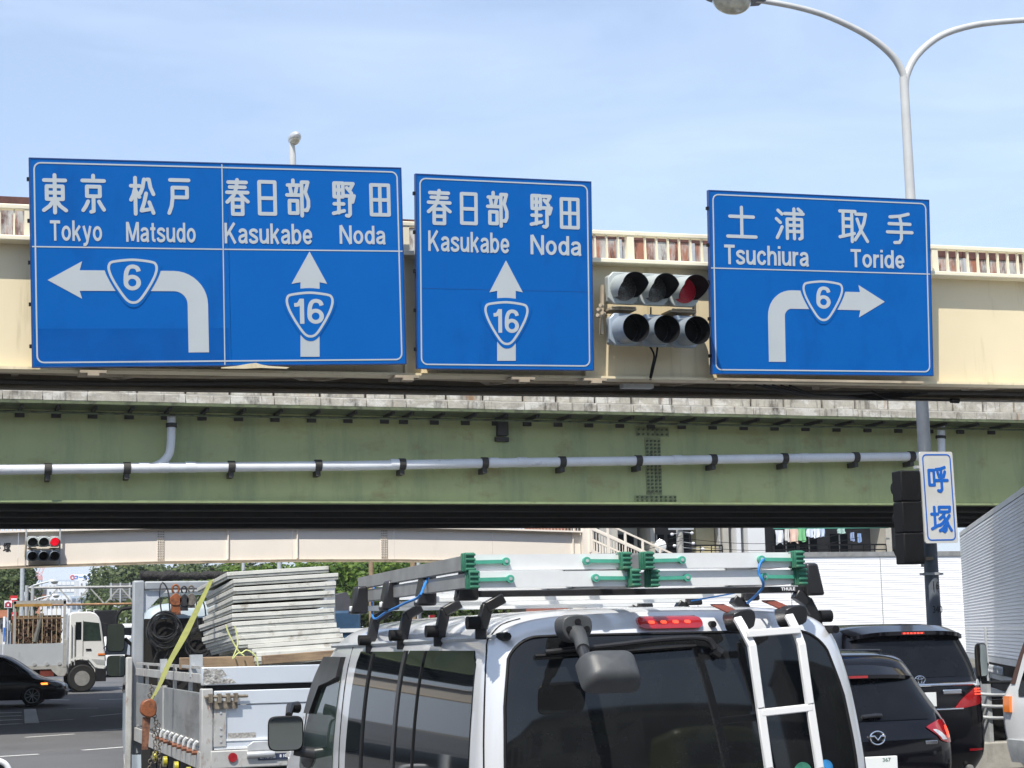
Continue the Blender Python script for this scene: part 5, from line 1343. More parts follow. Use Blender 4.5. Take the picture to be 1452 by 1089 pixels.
# strap with its ratchet and chain at the left side
P_ = [aty(300, 822, 16.6), aty(292, 838, 16.2), aty(262, 900, 15.75), aty(240, 940, 15.6), aty(226, 972, 15.5), aty(215, 992, 15.45)]
C_ = catmull([tuple(p) for p in P_], 5, False); nC = len(C_) - 1
def wst(t):
    k = [.05, .052, .085, .06, .045, .03]; i = min(4, int(t * 5)); f = t * 5 - i; return k[i] * (1 - f) + k[i + 1] * f
mb = MB()
def stf(o):
    return lambda u, v: Vector(C_[round(u * nC)]) + Vector((1, .15 * sin(u * 5), .35)).normalized() * (v - .5) * wst(u) + Vector((0, o, 0))
mb.grid(stf(0), nC, 2); mb.grid(stf(-.004), nC, 2)
ST = tag(mb.build('ratchet_strap', M_strap), 'faded yellow-green strap pulled tight over the formwork stack', 'strap')
RT = thing('chain_hoist', 'orange ratchet hoist hanging on the left side board below the yellow-green strap', 'hoist', tuple(aty(210, 1005, 15.4)))
o_ = Vector(RT.location)
mb = MB(); mb.prism(catmull([(-.065, -.03), (-.05, .06), (.02, .085), (.065, .04), (.06, -.05), (0, -.075)], 3), -.05, .05); mb.build('hoist_body', M_orangetool, RT, bevel=.012)
mb = MB(); mb.prism([(-.045, -.07), (.02, -.07), (.0, -.34), (-.05, -.34)], -.02, .02); mb.build('lever', pm('worn rusty lever', (.16,.07,.04), .7, var=.7, scale=30), RT)
mb = MB(); mb.prism([(-.055, -.34), (.02, -.34), (.01, -.52), (-.05, -.52)], -.025, .025); mb.build('lever_grip', M_rubber, RT)
def chain(mb, a, b, n, r=.018, th=.005):
    a = Vector(a); b = Vector(b)
    for i in range(n):
        c = a.lerp(b, (i + .5) / n); c += Vector((random.uniform(-.01, .01), random.uniform(-.01, .01), 0))
        ax = Vector((1, 0, 0)) if i % 2 else Vector((0, 1, 0)); l = (b - a).length / n * .72
        mb.tube([tuple(c + ax * r * cos(2 * pi * k / 8) + Vector((0, 0, l * sin(2 * pi * k / 8)))) for k in range(8)], th, 4, closed=True)
mb = MB(); chain(mb, (.03, 0, .2), (.02, 0, .08), 5); chain(mb, (.05, -.01, .03), (.06, -.02, -.45), 18, .015, .004); chain(mb, (.08, -.01, -.1), (.10, -.02, -.5), 15, .015, .004); chain(mb, (.03, -.03, -.4), (-.0, -.03, -1.0), 22, .016)
stuff(mb.build('load_chain', M_chain, RT))
# timbers and the stack of formwork panels
def timber(label, x0, y0, x1, y1, y, th=.09, mat=M_wood):
    a = aty(x0, y0, y); b = aty(x1, y1, y)
    mb = MB(); mb.beam(a, b, .10, th); tag(mb.build('timber_batten', mat, bevel=.006), label, 'timber', 'timbers under the formwork stack')
timber('brown timber under the left of the formwork stack', 255, 941, 372, 938, 15.2, .10)
timber('pale timber batten under the right of the formwork stack', 372, 936, 500, 926, 14.9, .075)
o = MB().box(-.05, .05, -.03, .03, -.09, .09).build('stake_cap', M_galv, FT); o.location = tw(278, 944, 14.6)
o = MB().box(-.03, .03, -.03, .03, -.06, .06).build('stake_cap', M_galv, FT); o.location = tw(232, 944, 16.2)
ordw = ['topmost', 'second', 'third', 'fourth', 'fifth', 'sixth', 'seventh', 'eighth', 'ninth', 'tenth', 'eleventh', 'twelfth', 'thirteenth', 'lowest']
rows = [(322,814,466,805),(331,824,479,815),(331,836,476,827),(330,848,474,840),(329,861,475,853),(329,873,474,865),(329,885,474,875),(334,894,478,886),(335,904,482,893),(338,912,486,901),(352,917,488,907),(358,923,489,915),(364,928,490,921),(362,935,492,928)]
# gentle ageing on each; sizes all alike
for k, (xa, ya, xb, yb) in enumerate(rows):
    yy = 15.35 + (.25 if k == 0 else 0) - (.02 * k)
    a = aty(xa, ya, yy); b = aty(xb, yb, yy); d = b - a; w = d.length; ln_ = 2.0 - .02 * k + random.uniform(-.08, .08)
    T = thing('formwork_panel', '%s grey white formwork panel %s' % (ordw[k], 'of the strapped stack on the flatbed' if k in (0, 13) else 'down in the strapped stack on the flatbed'), 'panel', tuple(a), (radians(-2.2), -atan2(d.z, d.x), radians(random.uniform(-1.6, 1.4))), 'formwork panels stacked on the flatbed')
    h = .036 + random.uniform(-.003, .004)
    MB().box(0, w, 0, .03, -h / 2, h / 2).build('edge_rail', M_panelw, T, bevel=.003); MB().box(.002, w - .002, .006, .025, -h / 2 - .024, -h / 2 - .001).build('lower_lip', M_panelg, T); MB().box(.006, .025, .031, ln_ - .031, -h / 2 - .024, -h / 2 - .001).build('lower_lip', M_panelg, T); MB().box(0, w, ln_ - .03, ln_, -h / 2, h / 2).build('edge_rail', M_panelw, T, bevel=.003)
    MB().box(0, .03, .031, ln_ - .031, -h / 2, h / 2).build('side_rail', M_panelw, T, bevel=.003); MB().box(w - .03, w, .031, ln_ - .031, -h / 2, h / 2).build('side_rail', M_panelw, T, bevel=.003)
    mb = MB(); mb.box(.031, w - .031, .031, ln_ - .031, -h / 2 + .004, -h / 2 + .01); mb.build('sheet', M_paneld, T)
for lab, pts in (('pale yellow cord tied round the front of the formwork stack', [(320, 886), (325, 900), (336, 920), (342, 926), (350, 922), (362, 930), (366, 944)]), ('pale yellow cord knot hanging from the formwork stack', [(333, 888), (337, 905), (336, 918), (330, 934), (338, 926), (346, 930)])):
    o = MB().tube(catmull([tuple(aty(x, y, 15.0)) for x, y in pts], 5, False), .007, 6).build('cord', M_cord); tag(o, lab, 'cord')

# ------------------------------------------------------------------ black crossover behind the van on the right
CX = thing('black_car', 'black crossover just right of the silver van, red tail lamp and white plate', 'car', (8.60, 15.0, 0))
cs = Shell([(.25,.84,.12,4.40),(.45,.90,.0,4.50),(.62,.915,-.02,4.54),(.82,.92,.0,4.5),(.93,.905,.04,4.35),(1.0,.885,.07,3.9),(1.08,.86,.12,3.4),(1.25,.80,.24,3.05),(1.40,.745,.33,2.8),(1.50,.705,.38,2.6),(1.58,.66,.46,2.45),(1.63,.56,.62,2.3),(1.66,.40,.95,2.1),(1.672,.2,1.3,1.8)], rx=.30, ry=.22, bulge=.10, fr=.5)
cs.body(M_carblack, CX, n=60)
cs.patch('rear', [(1.0,-.60,.60),(1.04,-.70,.70),(1.10,-.76,.76),(1.2,-.74,.74),(1.33,-.68,.68),(1.40,-.63,.63)], M_glassc, CX, 'rear_window', off=.01, nu=26, nz=16)
mb = MB()
def spo(u, v):
    x = -.66 + 1.32 * u; return (x, cs.rear(x, 1.45) + .16 - .26 * v + .05 * (abs(x) / .66) ** 2, 1.60 - .17 * v - .035 * (abs(x) / .66) ** 3)
mb.grid(spo, 20, 5); mb.grid(lambda u, v: (spo(u, 1)[0], spo(u, 1)[1] + .22 * v, spo(u, 1)[2] - .035 + .03 * v), 20, 2); mb.grid(lambda u, v: (spo(u, 1)[0], spo(u, 1)[1], spo(u, 1)[2] - .035 * v), 20, 1)
mb.build('roof_spoiler', M_carblack, CX)
sp_ = MB().box(-.16, .16, -.012, 0, -.012, .012).build('high_brake_lamp', M_redlens, CX); sp_.location = (-.12, spo(.41, 1)[1] - .001, spo(.41, 1)[2] - .017)
for sg in (-1, 1):
    rowsL = [(.765,.80,.885),(.79,.70,.905),(.84,.66,.905),(.88,.60,.90),(.925,.54,.89),(.955,.62,.875),(.985,.72,.86)]
    if sg < 0: rowsL = [(z, -b, -a) for z, a, b in rowsL]
    lampo = cs.patch('rear', rowsL, M_redlens, CX, 'tail_lamp', off=.014, nu=12, nz=14)
    r2 = [(.80,.715,.78),(.84,.675,.75),(.88,.63,.70),(.90,.61,.65)]
    if sg < 0: r2 = [(z, -b, -a) for z, a, b in r2]
    cs.patch('rear', r2, M_clearlens, lampo, 'clear_lens', off=.019, nu=5, nz=6)
    r3 = [(.815,.80,.835),(.89,.79,.845),(.93,.80,.83)]
    if sg < 0: r3 = [(z, -b, -a) for z, a, b in r3]
    cs.patch('rear', r3, M_redlit, lampo, 'lit_lamp', off=.019, nu=4, nz=6)
    mb = MB(); mb.tube([(sg * (cs.side(y, 1.62) * .93), y, 1.655) for y in (.75, .9, 1.5, 2.0)], .014, 6); mb.build('roof_rail', M_blackgloss, CX)
    for kd in (('right',) if sg > 0 else ('left',)):
        cs.patch(kd, [(1.02,.65,2.9),(1.2,.75,2.75),(1.42,.9,2.5)], M_glassc, CX, 'side_window', nu=12)
ey = cs.rear(-.02, .83) - .012
mb = MB(); mb.tube([(-.035 + .078 * cos(2 * pi * i / 28), ey, .845 + .062 * sin(2 * pi * i / 28)) for i in range(28)], .008, 8, closed=True)
mb.tube([(-.108, ey, .86), (-.07, ey - .002, .862), (-.035, ey - .002, .825), (0.0, ey - .002, .862), (.038, ey, .86)], .010, 8)
mb.build('maker_emblem', M_chrome, CX)
mb = MB(); mb.box(-.0, .13, -.006, 0, -.017, .017); o = mb.build('chrome_badge', M_chrome, CX, bevel=.004); o.location = (.50, cs.rear(.56, .78) - .012, .78)
mb = MB(); mb.box(-.24, .14, -.02, .02, .50, .675); pl_ = mb.build('number_plate', pm('plate white', (.72,.74,.72), .4, var=.02), CX, bevel=.006); pl_.location = (0, cs.rear(0, .6) - .02, 0)
text('367', -.02, .625, .065, .66, -.0202, pm('plate green', (.02,.10,.06), .5), pl_, 'plate_number', bold=0, depth=.002)
mb = MB(); mb.tube([(-.15, cs.rear(-.1, 1.04) - .03, 1.04), (.0, cs.rear(0, 1.05) - .05, 1.05), (.06, cs.rear(0, 1.045) - .03, 1.045)], .022, 10); mb.build('wiper_pivot', M_blackgloss, CX)
for x in (-.8, .8):
    for y in (.85, 3.6): wheel(CX, x, y, .36, .36, .22, sgn=1 if x > 0 else -1)
mb = MB(); mb.tube([(.915, .35, .5), (.93, .32, .7), (.92, .35, .88)], .004, 4); mb.build('panel_gap', M_aludull, CX)

# ------------------------------------------------------------------ black minivan
AL = thing('black_minivan', 'tall black minivan ahead with chrome bar, wedge red tail lamp and roof spoiler', 'minivan', (10.90, 18.0, 0))
al = Shell([(.22,.84,.10,4.75),(.40,.90,.0,4.85),(.7,.915,-.02,4.86),(.95,.915,.0,4.7),(1.15,.905,.02,4.4),(1.27,.895,.05,4.15),(1.5,.855,.12,3.7),(1.7,.80,.20,3.3),(1.80,.76,.24,3.1),(1.86,.70,.30,3.0),(1.90,.58,.42,2.9),(1.925,.4,.7,2.7),(1.93,.2,1.0,2.3)], rx=.22, ry=.17, bulge=.08, fr=.5)
al.body(M_carblack, AL, n=60)
al.patch('rear', [(1.30,-.80,.80),(1.33,-.82,.82),(1.5,-.79,.79),(1.7,-.72,.72),(1.78,-.68,.68)], M_glassc, AL, 'rear_window', off=.008, nu=26, nz=16, rc=.03)
def spa(u, v):
    x = -.74 + 1.48 * u; k = (abs(x) / .74) ** 4; return (x, al.rear(x * .9, 1.84) + .12 - .28 * v + .05 * k, 1.905 - .07 * v - .05 * k)
mb = MB(); mb.grid(spa, 24, 5); mb.grid(lambda u, v: (spa(u, 1)[0], spa(u, 1)[1], spa(u, 1)[2] - .045 * v), 24, 1); mb.grid(lambda u, v: (spa(u, 1)[0], spa(u, 1)[1] + .26 * v, spa(u, 1)[2] - .045 - .03 * v), 24, 2)
mb.build('roof_spoiler', M_carblack, AL)
hb = MB().box(-.15, .15, -.008, 0, -.012, .012).build('high_brake_lamp', M_redlens, AL); hb.location = (-.02, spa(.5, 1)[1] - .001, spa(.5, 1)[2] - .024)
for k in range(6):
    o = MB().box(-.013, .013, -.004, 0, -.008, .008).build('lamp_element', M_redlit, hb); o.location = (-.115 + .046 * k, -.008, 0)
mb = MB(); mb.grid(lambda u, v: (-.83 + 1.66 * u, al.rear(-.83 + 1.66 * u, 1.21) - .03 * sin(pi * v) - .004, 1.185 + .052 * v), 24, 6); mb.build('chrome_bar', M_chrome, AL)
mb = MB(); mb.grid(lambda u, v: (-.70 + 1.24 * u, al.rear(-.7 + 1.24 * u, .93) - .02 * sin(pi * v) - .004, .915 + .03 * v), 20, 4); mb.build('lower_chrome_strip', M_chrome, AL)
ey = al.rear(0, 1.28) - .012
mb = MB()
mb.tube([(.0 + .068 * cos(2 * pi * i / 28), ey, 1.275 + .045 * sin(2 * pi * i / 28)) for i in range(28)], .006, 8, closed=True)
mb.tube([(.0 + .026 * cos(2 * pi * i / 20), ey, 1.27 + .040 * sin(2 * pi * i / 20)) for i in range(20)], .005, 8, closed=True)
mb.tube([(.0 + .050 * cos(2 * pi * i / 24), ey, 1.298 + .017 * sin(2 * pi * i / 24)) for i in range(24)], .005, 8, closed=True)
mb.build('maker_emblem', M_chrome, AL)
for sg in (-1, 1):
    rr_ = [(.925,.40,.46),(.97,.46,.80),(1.02,.51,.875),(1.08,.60,.885),(1.14,.70,.885),(1.18,.77,.885)]
    if sg < 0: rr_ = [(z, -b, -a) for z, a, b in rr_]
    tlm = al.patch('rear', rr_, M_redlens, AL, 'tail_lamp', off=.016, nu=14, nz=14)
    r2 = [(1.19,.74,.865),(1.235,.80,.845),(1.26,.82,.83)]
    if sg < 0: r2 = [(z, -b, -a) for z, a, b in r2]
    al.patch('rear', r2, M_clearlens, tlm, 'clear_lens', off=.04, nu=5, nz=4)
    for i in range(4):
        for j in range(3):
            xx = sg * (.735 + .032 * i); zz = 1.09 + .03 * j
            o = MB().cyl((0, 0, 0), (0, -.006, 0), .009, 8).build('led', M_redlit, tlm); o.location = (xx, al.rear(xx, zz) - .018, zz)
    al.patch('right' if sg > 0 else 'left', [(1.32,.45,3.6),(1.5,.5,3.4),(1.74,.6,3.1)], M_glassc, AL, 'side_window', nu=12)
    r4 = [(.445,.60,.80),(.47,.60,.80)]
    if sg < 0: r4 = [(z, -b, -a) for z, a, b in r4]
    al.patch('rear', r4, M_redlens, AL, 'bumper_reflector', off=.012, nu=6, nz=2)
mb = MB(); mb.box(.25, .50, -.02, 0, 1.10, 1.155); o = mb.build('model_badge', M_chrome, AL, bevel=.012); o.location = (.03, al.rear(.4, 1.12) - .006, 0)
mb = MB(); mb.box(-.17, .17, -.02, 0, .97, 1.13); o = mb.build('number_plate', MATS['plate white'], AL); o.location = (0, al.rear(0, 1.05) - .006, 0)
mb = MB(); mb.cyl((.62, .05, .25), (.62, .3, .25), .035, 12); mb.build('exhaust_pipe', M_aludull, AL)
for x in (-.8, .8):
    for y in (.95, 3.85): wheel(AL, x, y, .34, .34, .22, sgn=1 if x > 0 else -1)

# ------------------------------------------------------------------ white light truck at the right edge
WT = thing('white_truck', 'white truck at the right edge of the picture, only its front left corner showing', 'truck', (12.06, 11.6, 0))
wt = Shell([(.35,.92,2.9,4.9),(.6,.97,2.8,5.12),(1.0,.98,2.8,5.17),(1.15,.97,2.82,5.12),(1.30,.96,2.85,4.98),(1.6,.93,2.9,4.80),(1.85,.89,2.95,4.62),(1.98,.82,3.0,4.5),(2.04,.6,3.2,4.3)], rx=.1, ry=.08, bulge=.01, fr=.10, frx=.10)
wt.body(M_white, WT, 'cab', n=40)
wt.patch('left', [(1.12,3.5,4.80),(1.3,3.5,4.72),(1.6,3.5,4.56),(1.86,3.5,4.40)], M_glass, WT, 'door_window', nu=10, rc=.03)
wt.patch('left', [(.42,3.2,5.0),(.66,3.2,5.02)], M_galv, WT, 'sill_guard', off=.02, nu=8)
wt.patch('left', [(.95,4.90,5.02),(1.12,4.90,5.02)], M_orange, WT, 'turn_signal', off=.03, nu=4, nz=4)
wt.patch('left', [(1.25,4.83,4.91),(1.6,4.68,4.74),(1.9,4.50,4.56)], pm('brown pillar', (.09,.05,.04), .5), WT, 'pillar_trim', off=.008, nu=3)
mb = MB(); mb.box(-.95, .95, -4.5, 2.6, .9, 1.02); mb.box(-.95, -.9, -4.5, 2.6, 1.025, 1.4); mb.box(.9, .95, -4.5, 2.6, 1.025, 1.4); mb.build('cargo_bed', M_white, WT)
c = aty(1392, 936, 16.9) - Vector((12.06, 11.6, 0))
mirror_body(WT, c, .135, .37, .07, M_black, yaw=radians(-8), name='door_mirror')
mb = MB(); mb.tube([tuple(c + Vector((.02, .06, -.14))), tuple(c + Vector((.05, .08, -.245))), tuple(c + Vector((.38, .02, -.25)))], .02, 8); mb.tube([tuple(c + Vector((.03, .05, .0))), tuple(c + Vector((.12, .1, -.05))), tuple(c + Vector((.06, .1, -.2)))], .03, 8); mb.build('mirror_arm', M_black, WT)
for x in (-.85, .85):
    for y in (-2.2, 4.1): wheel(WT, x, y, .36, .36, .22, sgn=1 if x > 0 else -1)

# ------------------------------------------------------------------ aluminium box truck, angled away at the right
d_ = Vector((5.36, 10.0, 0)).normalized(); nrm = Vector((-d_.y, d_.x, 0))
BT = thing('box_truck', 'large ribbed aluminium box truck at the right, its long side running towards the camera', 'truck', (19.2, 30.0, 0), (0, 0, atan2(d_.y, d_.x) - pi))
# local +x runs from the far end to the near end; local +y points to the picture's right side
def corrug(L0, L1, z0, z1, pitch, depth, y=0.0, sgn=-1):
    mb = MB(); n = int((z1 - z0) / pitch); P = []
    for i in range(n):
        a = z0 + i * pitch; P += [(a, 0), (a + pitch * .12, depth), (a + pitch * .35, depth)]
    P.append((z1, 0))
    for (za, da), (zb2, db) in zip(P[:-1], P[1:]):
        mb.face([(L0, y + sgn * da, za), (L1, y + sgn * da, za), (L1, y + sgn * db, zb2), (L0, y + sgn * db, zb2)])
    return mb
LB = 13.5
# the side that faces the lanes is local y = sy
sy = 0.0
m__ = BT.matrix_basis.copy()
test = (Matrix.Rotation(BT.rotation_euler.z, 3, 'Z') @ Vector((0, 1, 0)))
osg = 1 if test.x > 0 else -1      # osg: local y direction that points right, away from the lanes
corrug(.06, LB - .06, 1.38, 3.62, .052, .010, 0, -osg).build('side_panel', M_corr, BT, smooth=False)
def ybox(mb, x0, x1, ya, yb, z0, z1): return mb.box(x0, x1, min(ya, yb), max(ya, yb), z0, z1)
ybox(MB(), 0.0, LB, osg * .02, osg * 2.4, 1.36, 3.66).build('box_core', M_corr, BT)
for x0, x1, z0, z1, nm in ((0, .06, 1.34, 3.70, 'corner_post'), (LB - .06, LB, 1.34, 3.70, 'corner_post'), (.062, LB - .062, 3.63, 3.70, 'top_rail'), (.062, LB - .062, 1.28, 1.375, 'bottom_rail'), (.062, LB - .062, 1.82, 1.86, 'mid_rail')):
    ybox(MB(), x0, x1, -osg * (.03 if nm == 'corner_post' and x0 > 1 else .008), osg * .018, z0, z1).build(nm, M_aluclean, BT)
ybox(MB(), 4.6, 4.66, -osg * .05, osg * .0, .9, 1.86).build('door_post', M_galv, BT)
ybox(MB(), .0, LB, osg * .0, osg * 2.4, 3.705, 3.72).build('roof', M_aluclean, BT)
ybox(MB(), .2, LB - .2, osg * .2, osg * 2.2, .75, 1.27).build('chassis', M_darkroom, BT)
for z in (.55, .8, 1.05):
    mb = MB(); ybox(mb, 2.5, LB - 3, osg * .02, osg * .05, z - .04, z + .04); mb.build('side_guard_rail', M_galv, BT)
mb = MB()
for i in range(26): mb.tube([(3.0 + .16 * i + .06 * cos(2 * pi * k / 8), -osg * .02, 1.17 + .06 * sin(2 * pi * k / 8)) for k in range(8)], .014, 5, closed=True)
mb.build('load_hooks', M_galv, BT)
for x in (1.2, 2.3, LB - 2):
    for y in (.2, 2.2):
        mb = MB(); mb.cyl((x, osg * y - .15, .5), (x, osg * y + .15, .5), .5, 24); mb.build('wheel', M_rubber, BT)

# ------------------------------------------------------------------ crossing trailer
TR = thing('box_trailer', 'long ribbed white trailer standing sideways under the viaduct behind the black cars', 'trailer', (14.35, 37.2, 0))
LT = 23.97 - 14.35
corrug(.05, LT - .05, 1.25, 3.58, .055, .006, 0, -1).build('side_panel', M_corr, TR, smooth=False)
MB().box(0, LT, .02, .85, 1.2, 3.62).build('box_core', M_corr, TR)
MB().box(0, LT, -.03, .85, 3.585, 3.70).build('top_rail', M_aludull, TR)
MB().box(0, LT, -.03, .018, 1.15, 1.245).build('bottom_rail', M_alu, TR)
for x in (0, LT - .048): MB().box(x, x + .048, -.03, .018, 1.25, 3.58).build('corner_post', M_alu, TR)
for x in (2.4, 4.8, 7.2): MB().box(x, x + .02, -.02, .012, 1.25, 3.58).build('panel_joint', M_alu, TR)
MB().box(.3, LT - .3, .2, .8, .8, 1.14).build('chassis', M_black, TR)
for x in (1.2, 2.4, 8.2):
    MB().cyl((x, .02, .5), (x, .8, .5), .5, 24).build('wheel', M_rubber, TR)

# ------------------------------------------------------------------ cargo truck crossing at the left
LY = 65.0; GZ = ground_z(0, LY)
LTk = thing('cargo_truck', 'white cargo truck crossing at left with a cage of rusty gear behind its cab', 'truck', (5.4 * .956, LY, GZ))
LTk.scale = (.956, .956, .956)
def lw(x): return x - 5.4
cabp = [(4.93,.95),(5.0,.62),(6.15,.55),(6.27,.60),(6.28,1.3),(6.22,1.75),(6.10,2.55),(6.02,2.78),(5.9,2.92),(5.7,2.98),(5.05,2.98),(4.95,2.90)]
cbo = MB().prism([(lw(a), b) for a, b in cabp], 0, 2.3).build('cab', M_white, LTk, bevel=.05)
MB().prism([(lw(a), b) for a, b in ((5.46,1.90),(6.12,1.90),(6.03,2.55),(5.46,2.62))], -.012, 0.0).build('door_window', M_glassg, cbo)
MB().prism([(lw(a), b) for a, b in ((5.17,1.95),(5.38,1.95),(5.38,2.6),(5.17,2.6))], -.012, 0).build('rear_cab_window', M_glass, cbo)
MB().prism([(lw(a), b) for a, b in ((5.44,1.05),(5.455,1.05),(5.455,2.65),(5.44,2.65))], -.012, 0).build('door_gap', M_black, cbo)
MB().box(lw(5.55), lw(5.75), -.03, 0, 1.55, 1.60).build('door_handle', M_black, cbo)
MB().prism([(lw(a), b) for a, b in ((6.14,1.95),(6.235,1.78),(6.27,1.3),(6.29,1.3),(6.25,1.80),(6.12,2.6),(6.09,2.6))], .1, 2.2).build('windscreen', M_glass, cbo)
for k in range(3):
    mb = MB(); mb.tube([(lw(5.3) + .28 * k, .3, 2.95), (lw(5.3) + .28 * k, .3, 3.06), (lw(5.5) + .28 * k, .3, 3.06), (lw(5.5) + .28 * k, .3, 2.95)], .02, 6); mb.build('roof_handle', M_white, cbo)
MB().prism([(lw(4.9), .55), (lw(4.95), 1.05), (lw(5.25), 1.2), (lw(5.6), 1.15), (lw(5.85), .85), (lw(5.95), .5)], -.06, -.014).build('wheel_arch', M_black, LTk)
MB().prism([(lw(5.0), 1.15), (lw(5.3), 1.26), (lw(5.65), 1.2), (lw(5.9), .9), (lw(6.28), .9), (lw(6.28), .95), (lw(5.95), 1.0), (lw(5.68), 1.28), (lw(5.3), 1.34), (lw(4.95), 1.22)], -.07, -.061).build('arch_trim', M_white, LTk)
MB().box(lw(6.30), lw(6.36), -.12, .02, 1.75, 2.45).build('door_mirror', M_black, cbo)
MB().tube([(lw(6.1), .0, 2.55), (lw(6.33), -.05, 2.5), (lw(6.33), -.05, 1.72), (lw(6.2), 0, 1.6)], .02, 6).build('mirror_stay', M_black, cbo)
MB().prism([(lw(a), b) for a, b in ((5.62,1.0),(6.27,1.0),(6.27,1.18),(5.62,1.22))], -.01, 0).build('lower_door_strip', M_galv, cbo)
MB().box(lw(6.0), lw(6.25), -.02, -.001, 1.35, 1.42).build('turn_signal', M_orange, cbo)
for xx in (5.02, 5.14): MB().cyl((lw(xx), -.05, 1.0), (lw(xx), -.05, 2.5), .02, 8).build('grab_pipe', M_galv, cbo)
MB().box(lw(5.9), lw(6.3), -.05, 2.2, .38, .85).build('bumper', M_blackgloss, LTk)
def xwheel(T, x, y, r, z, w=.3):
    mb = MB(); mb.tube([(x, y - .0, z), (x, y + .04, z), (x, y + w, z)], [r * .92, r, r], 28); t_ = mb.build('wheel', M_rubber, T)
    mb = MB(); mb.tube([(x, y - .01, z), (x, y + .02, z)], [r * .55, r * .3], 20); mb.build('rim', M_aludull, t_)
xwheel(LTk, lw(5.42), -.10, .51, .51); xwheel(LTk, lw(5.42), 2.0, .51, .51)
for x in (-2.2, -.9): xwheel(LTk, lw(x), -.05, .5, .5); xwheel(LTk, lw(x), 1.9, .5, .5)
for a, b in ((-3.5, -.1), (-.08, 2.55), (2.57, 4.72)):
    MB().box(lw(a), lw(b), -.02, .02, 1.02, 1.83).build('side_board', M_bedpaint, LTk)
MB().box(lw(4.73), lw(4.85), -.04, .05, .95, 1.95).build('board_post', M_bedrust, LTk)
MB().prism([(lw(4.35), .80), (lw(4.55), .62), (lw(4.80), .62), (lw(4.86), .80), (lw(4.86), 1.02), (lw(-3.5), 1.02), (lw(-3.5), .88), (lw(4.3), .88)], -.03, .03).build('side_sill', M_bedrust, LTk)
for x in (3.1, 3.7, 4.15, 4.6): MB().cyl((lw(x), -.05, 1.08), (lw(x), -.02, 1.08), .07, 8).build('hinge', M_galv, LTk)
MB().box(lw(-3.5), lw(4.85), .1, 2.2, .6, .99).build('chassis', M_black, LTk)
MB().box(lw(3.4), lw(4.7), -.0, .06, .35, .5).build('side_guard_rail', M_bedrust, LTk)
MB().box(lw(3.9), lw(4.4), .0, .09, .62, .86).build('toolbox', pm('dull red box', (.16,.03,.02), .6, var=.3), LTk)
# cage
for x in (2.92, 4.72): MB().box(lw(x), lw(x) + .09, .0, .09, 1.84, 3.40).build('cage_post', M_bedrust, LTk)
MB().box(lw(2.9), lw(4.82), .0, .06, 3.28, 3.42).build('cage_top_rail', M_bedrust, LTk)
MB().box(lw(2.95), lw(4.3), -.03, -.005, 3.2, 3.30).build('cage_orange_rail', pm('orange rail', (.42,.24,.06), .6, var=.3), LTk)
MB().box(lw(2.95), lw(4.75), .02, .05, 2.75, 2.80).build('cage_rail', M_wood, LTk)
for i in range(10): MB().box(lw(3.10 + .17 * i), lw(3.10 + .17 * i) + .025, .03, .05, 1.84, 3.20).build('cage_bar', pm('cream rusty bar', (.42,.36,.25), .6, var=.3, scale=20), LTk)
MB().box(lw(2.95), lw(4.75), 1.8, 1.84, 1.84, 2.9).build('cage_back_board', pm('rusty back board', (.16,.09,.04), .8, var=.5, scale=4), LTk)
mb = MB(); rr_ = random.Random(11)
for i in range(200):
    x = lw(rr_.uniform(3.02, 4.65)); z = rr_.uniform(1.86, 2.72); y = rr_.uniform(-.01, .4); r = rr_.uniform(.03, .09)
    mb.tube([(x + r * cos(2 * pi * k / 7), y, z + r * 1.4 * sin(2 * pi * k / 7)) for k in range(7)], rr_.uniform(.014, .03), 5, closed=True)
for i in range(24):
    x = lw(rr_.uniform(3.02, 4.6)); z = rr_.uniform(2.3, 2.75)
    mb.tube([(x, .2, z), (x + rr_.uniform(-.08, .08), .15, z - .3), (x + rr_.uniform(-.1, .1), .2, z - rr_.uniform(.4, .7))], .025, 5)
stuff(mb.build('hanging_chains', pm('rusty gear', (.10,.055,.035), .8, var=.6, scale=9))).parent = LTk
mb = MB(); mb.tube([(lw(3.7), .1, 1.9), (lw(3.82), .08, 2.4), (lw(3.95), .1, 2.95)], [.12, .09, .07], 8)
o = mb.build('grey_tarpaulin', pm('grey tarp', (.14,.14,.13), .8, var=.3)); tag(o, 'grey folded tarpaulin hanging in the cargo truck cage', 'tarpaulin'); o.location = (5.4 * .956, LY, GZ); o.scale = (.956, .956, .956)

# ------------------------------------------------------------------ black car turning at the left
BC = thing('black_car', 'black car turning in the shade at the left edge with its amber signal lit', 'car', (-.55, 58.6, .05), (0, 0, radians(-97)))
bs = Shell([(.20,.80,.1,4.62),(.35,.87,0,4.76),(.55,.885,0,4.77),(.68,.885,0,4.70),(.78,.875,.03,4.50),(.86,.86,.05,4.15),(.94,.85,.07,3.92),(1.15,.80,.16,3.62),(1.39,.74,.26,3.28),(1.55,.68,.36,2.98),(1.65,.60,.5,2.6),(1.70,.42,.8,2.2),(1.715,.2,1.1,1.8)], rx=.2, ry=.18, bulge=.08, fr=.55)
bs.body(M_carblack, BC, n=50)
bs.patch('front', [(.96,-.72,.72),(1.15,-.70,.70),(1.4,-.64,.64),(1.58,-.56,.56)], pm('windscreen blue sky glass', (.03,.05,.07), .04, var=.1, spec=.8), BC, 'windscreen', off=.01, nu=20)
bs.patch('right', [(.98,.7,3.4),(1.2,.8,3.2),(1.52,1.0,2.75)], M_glass, BC, 'side_window', nu=14)
bs.patch('left', [(.98,.7,3.4),(1.2,.8,3.2),(1.52,1.0,2.75)], M_glass, BC, 'side_window', nu=14)
bs.patch('front', [(.50,-.42,.42),(.66,-.46,.46)], M_galv, BC, 'grille', off=.02, nu=10, nz=4)
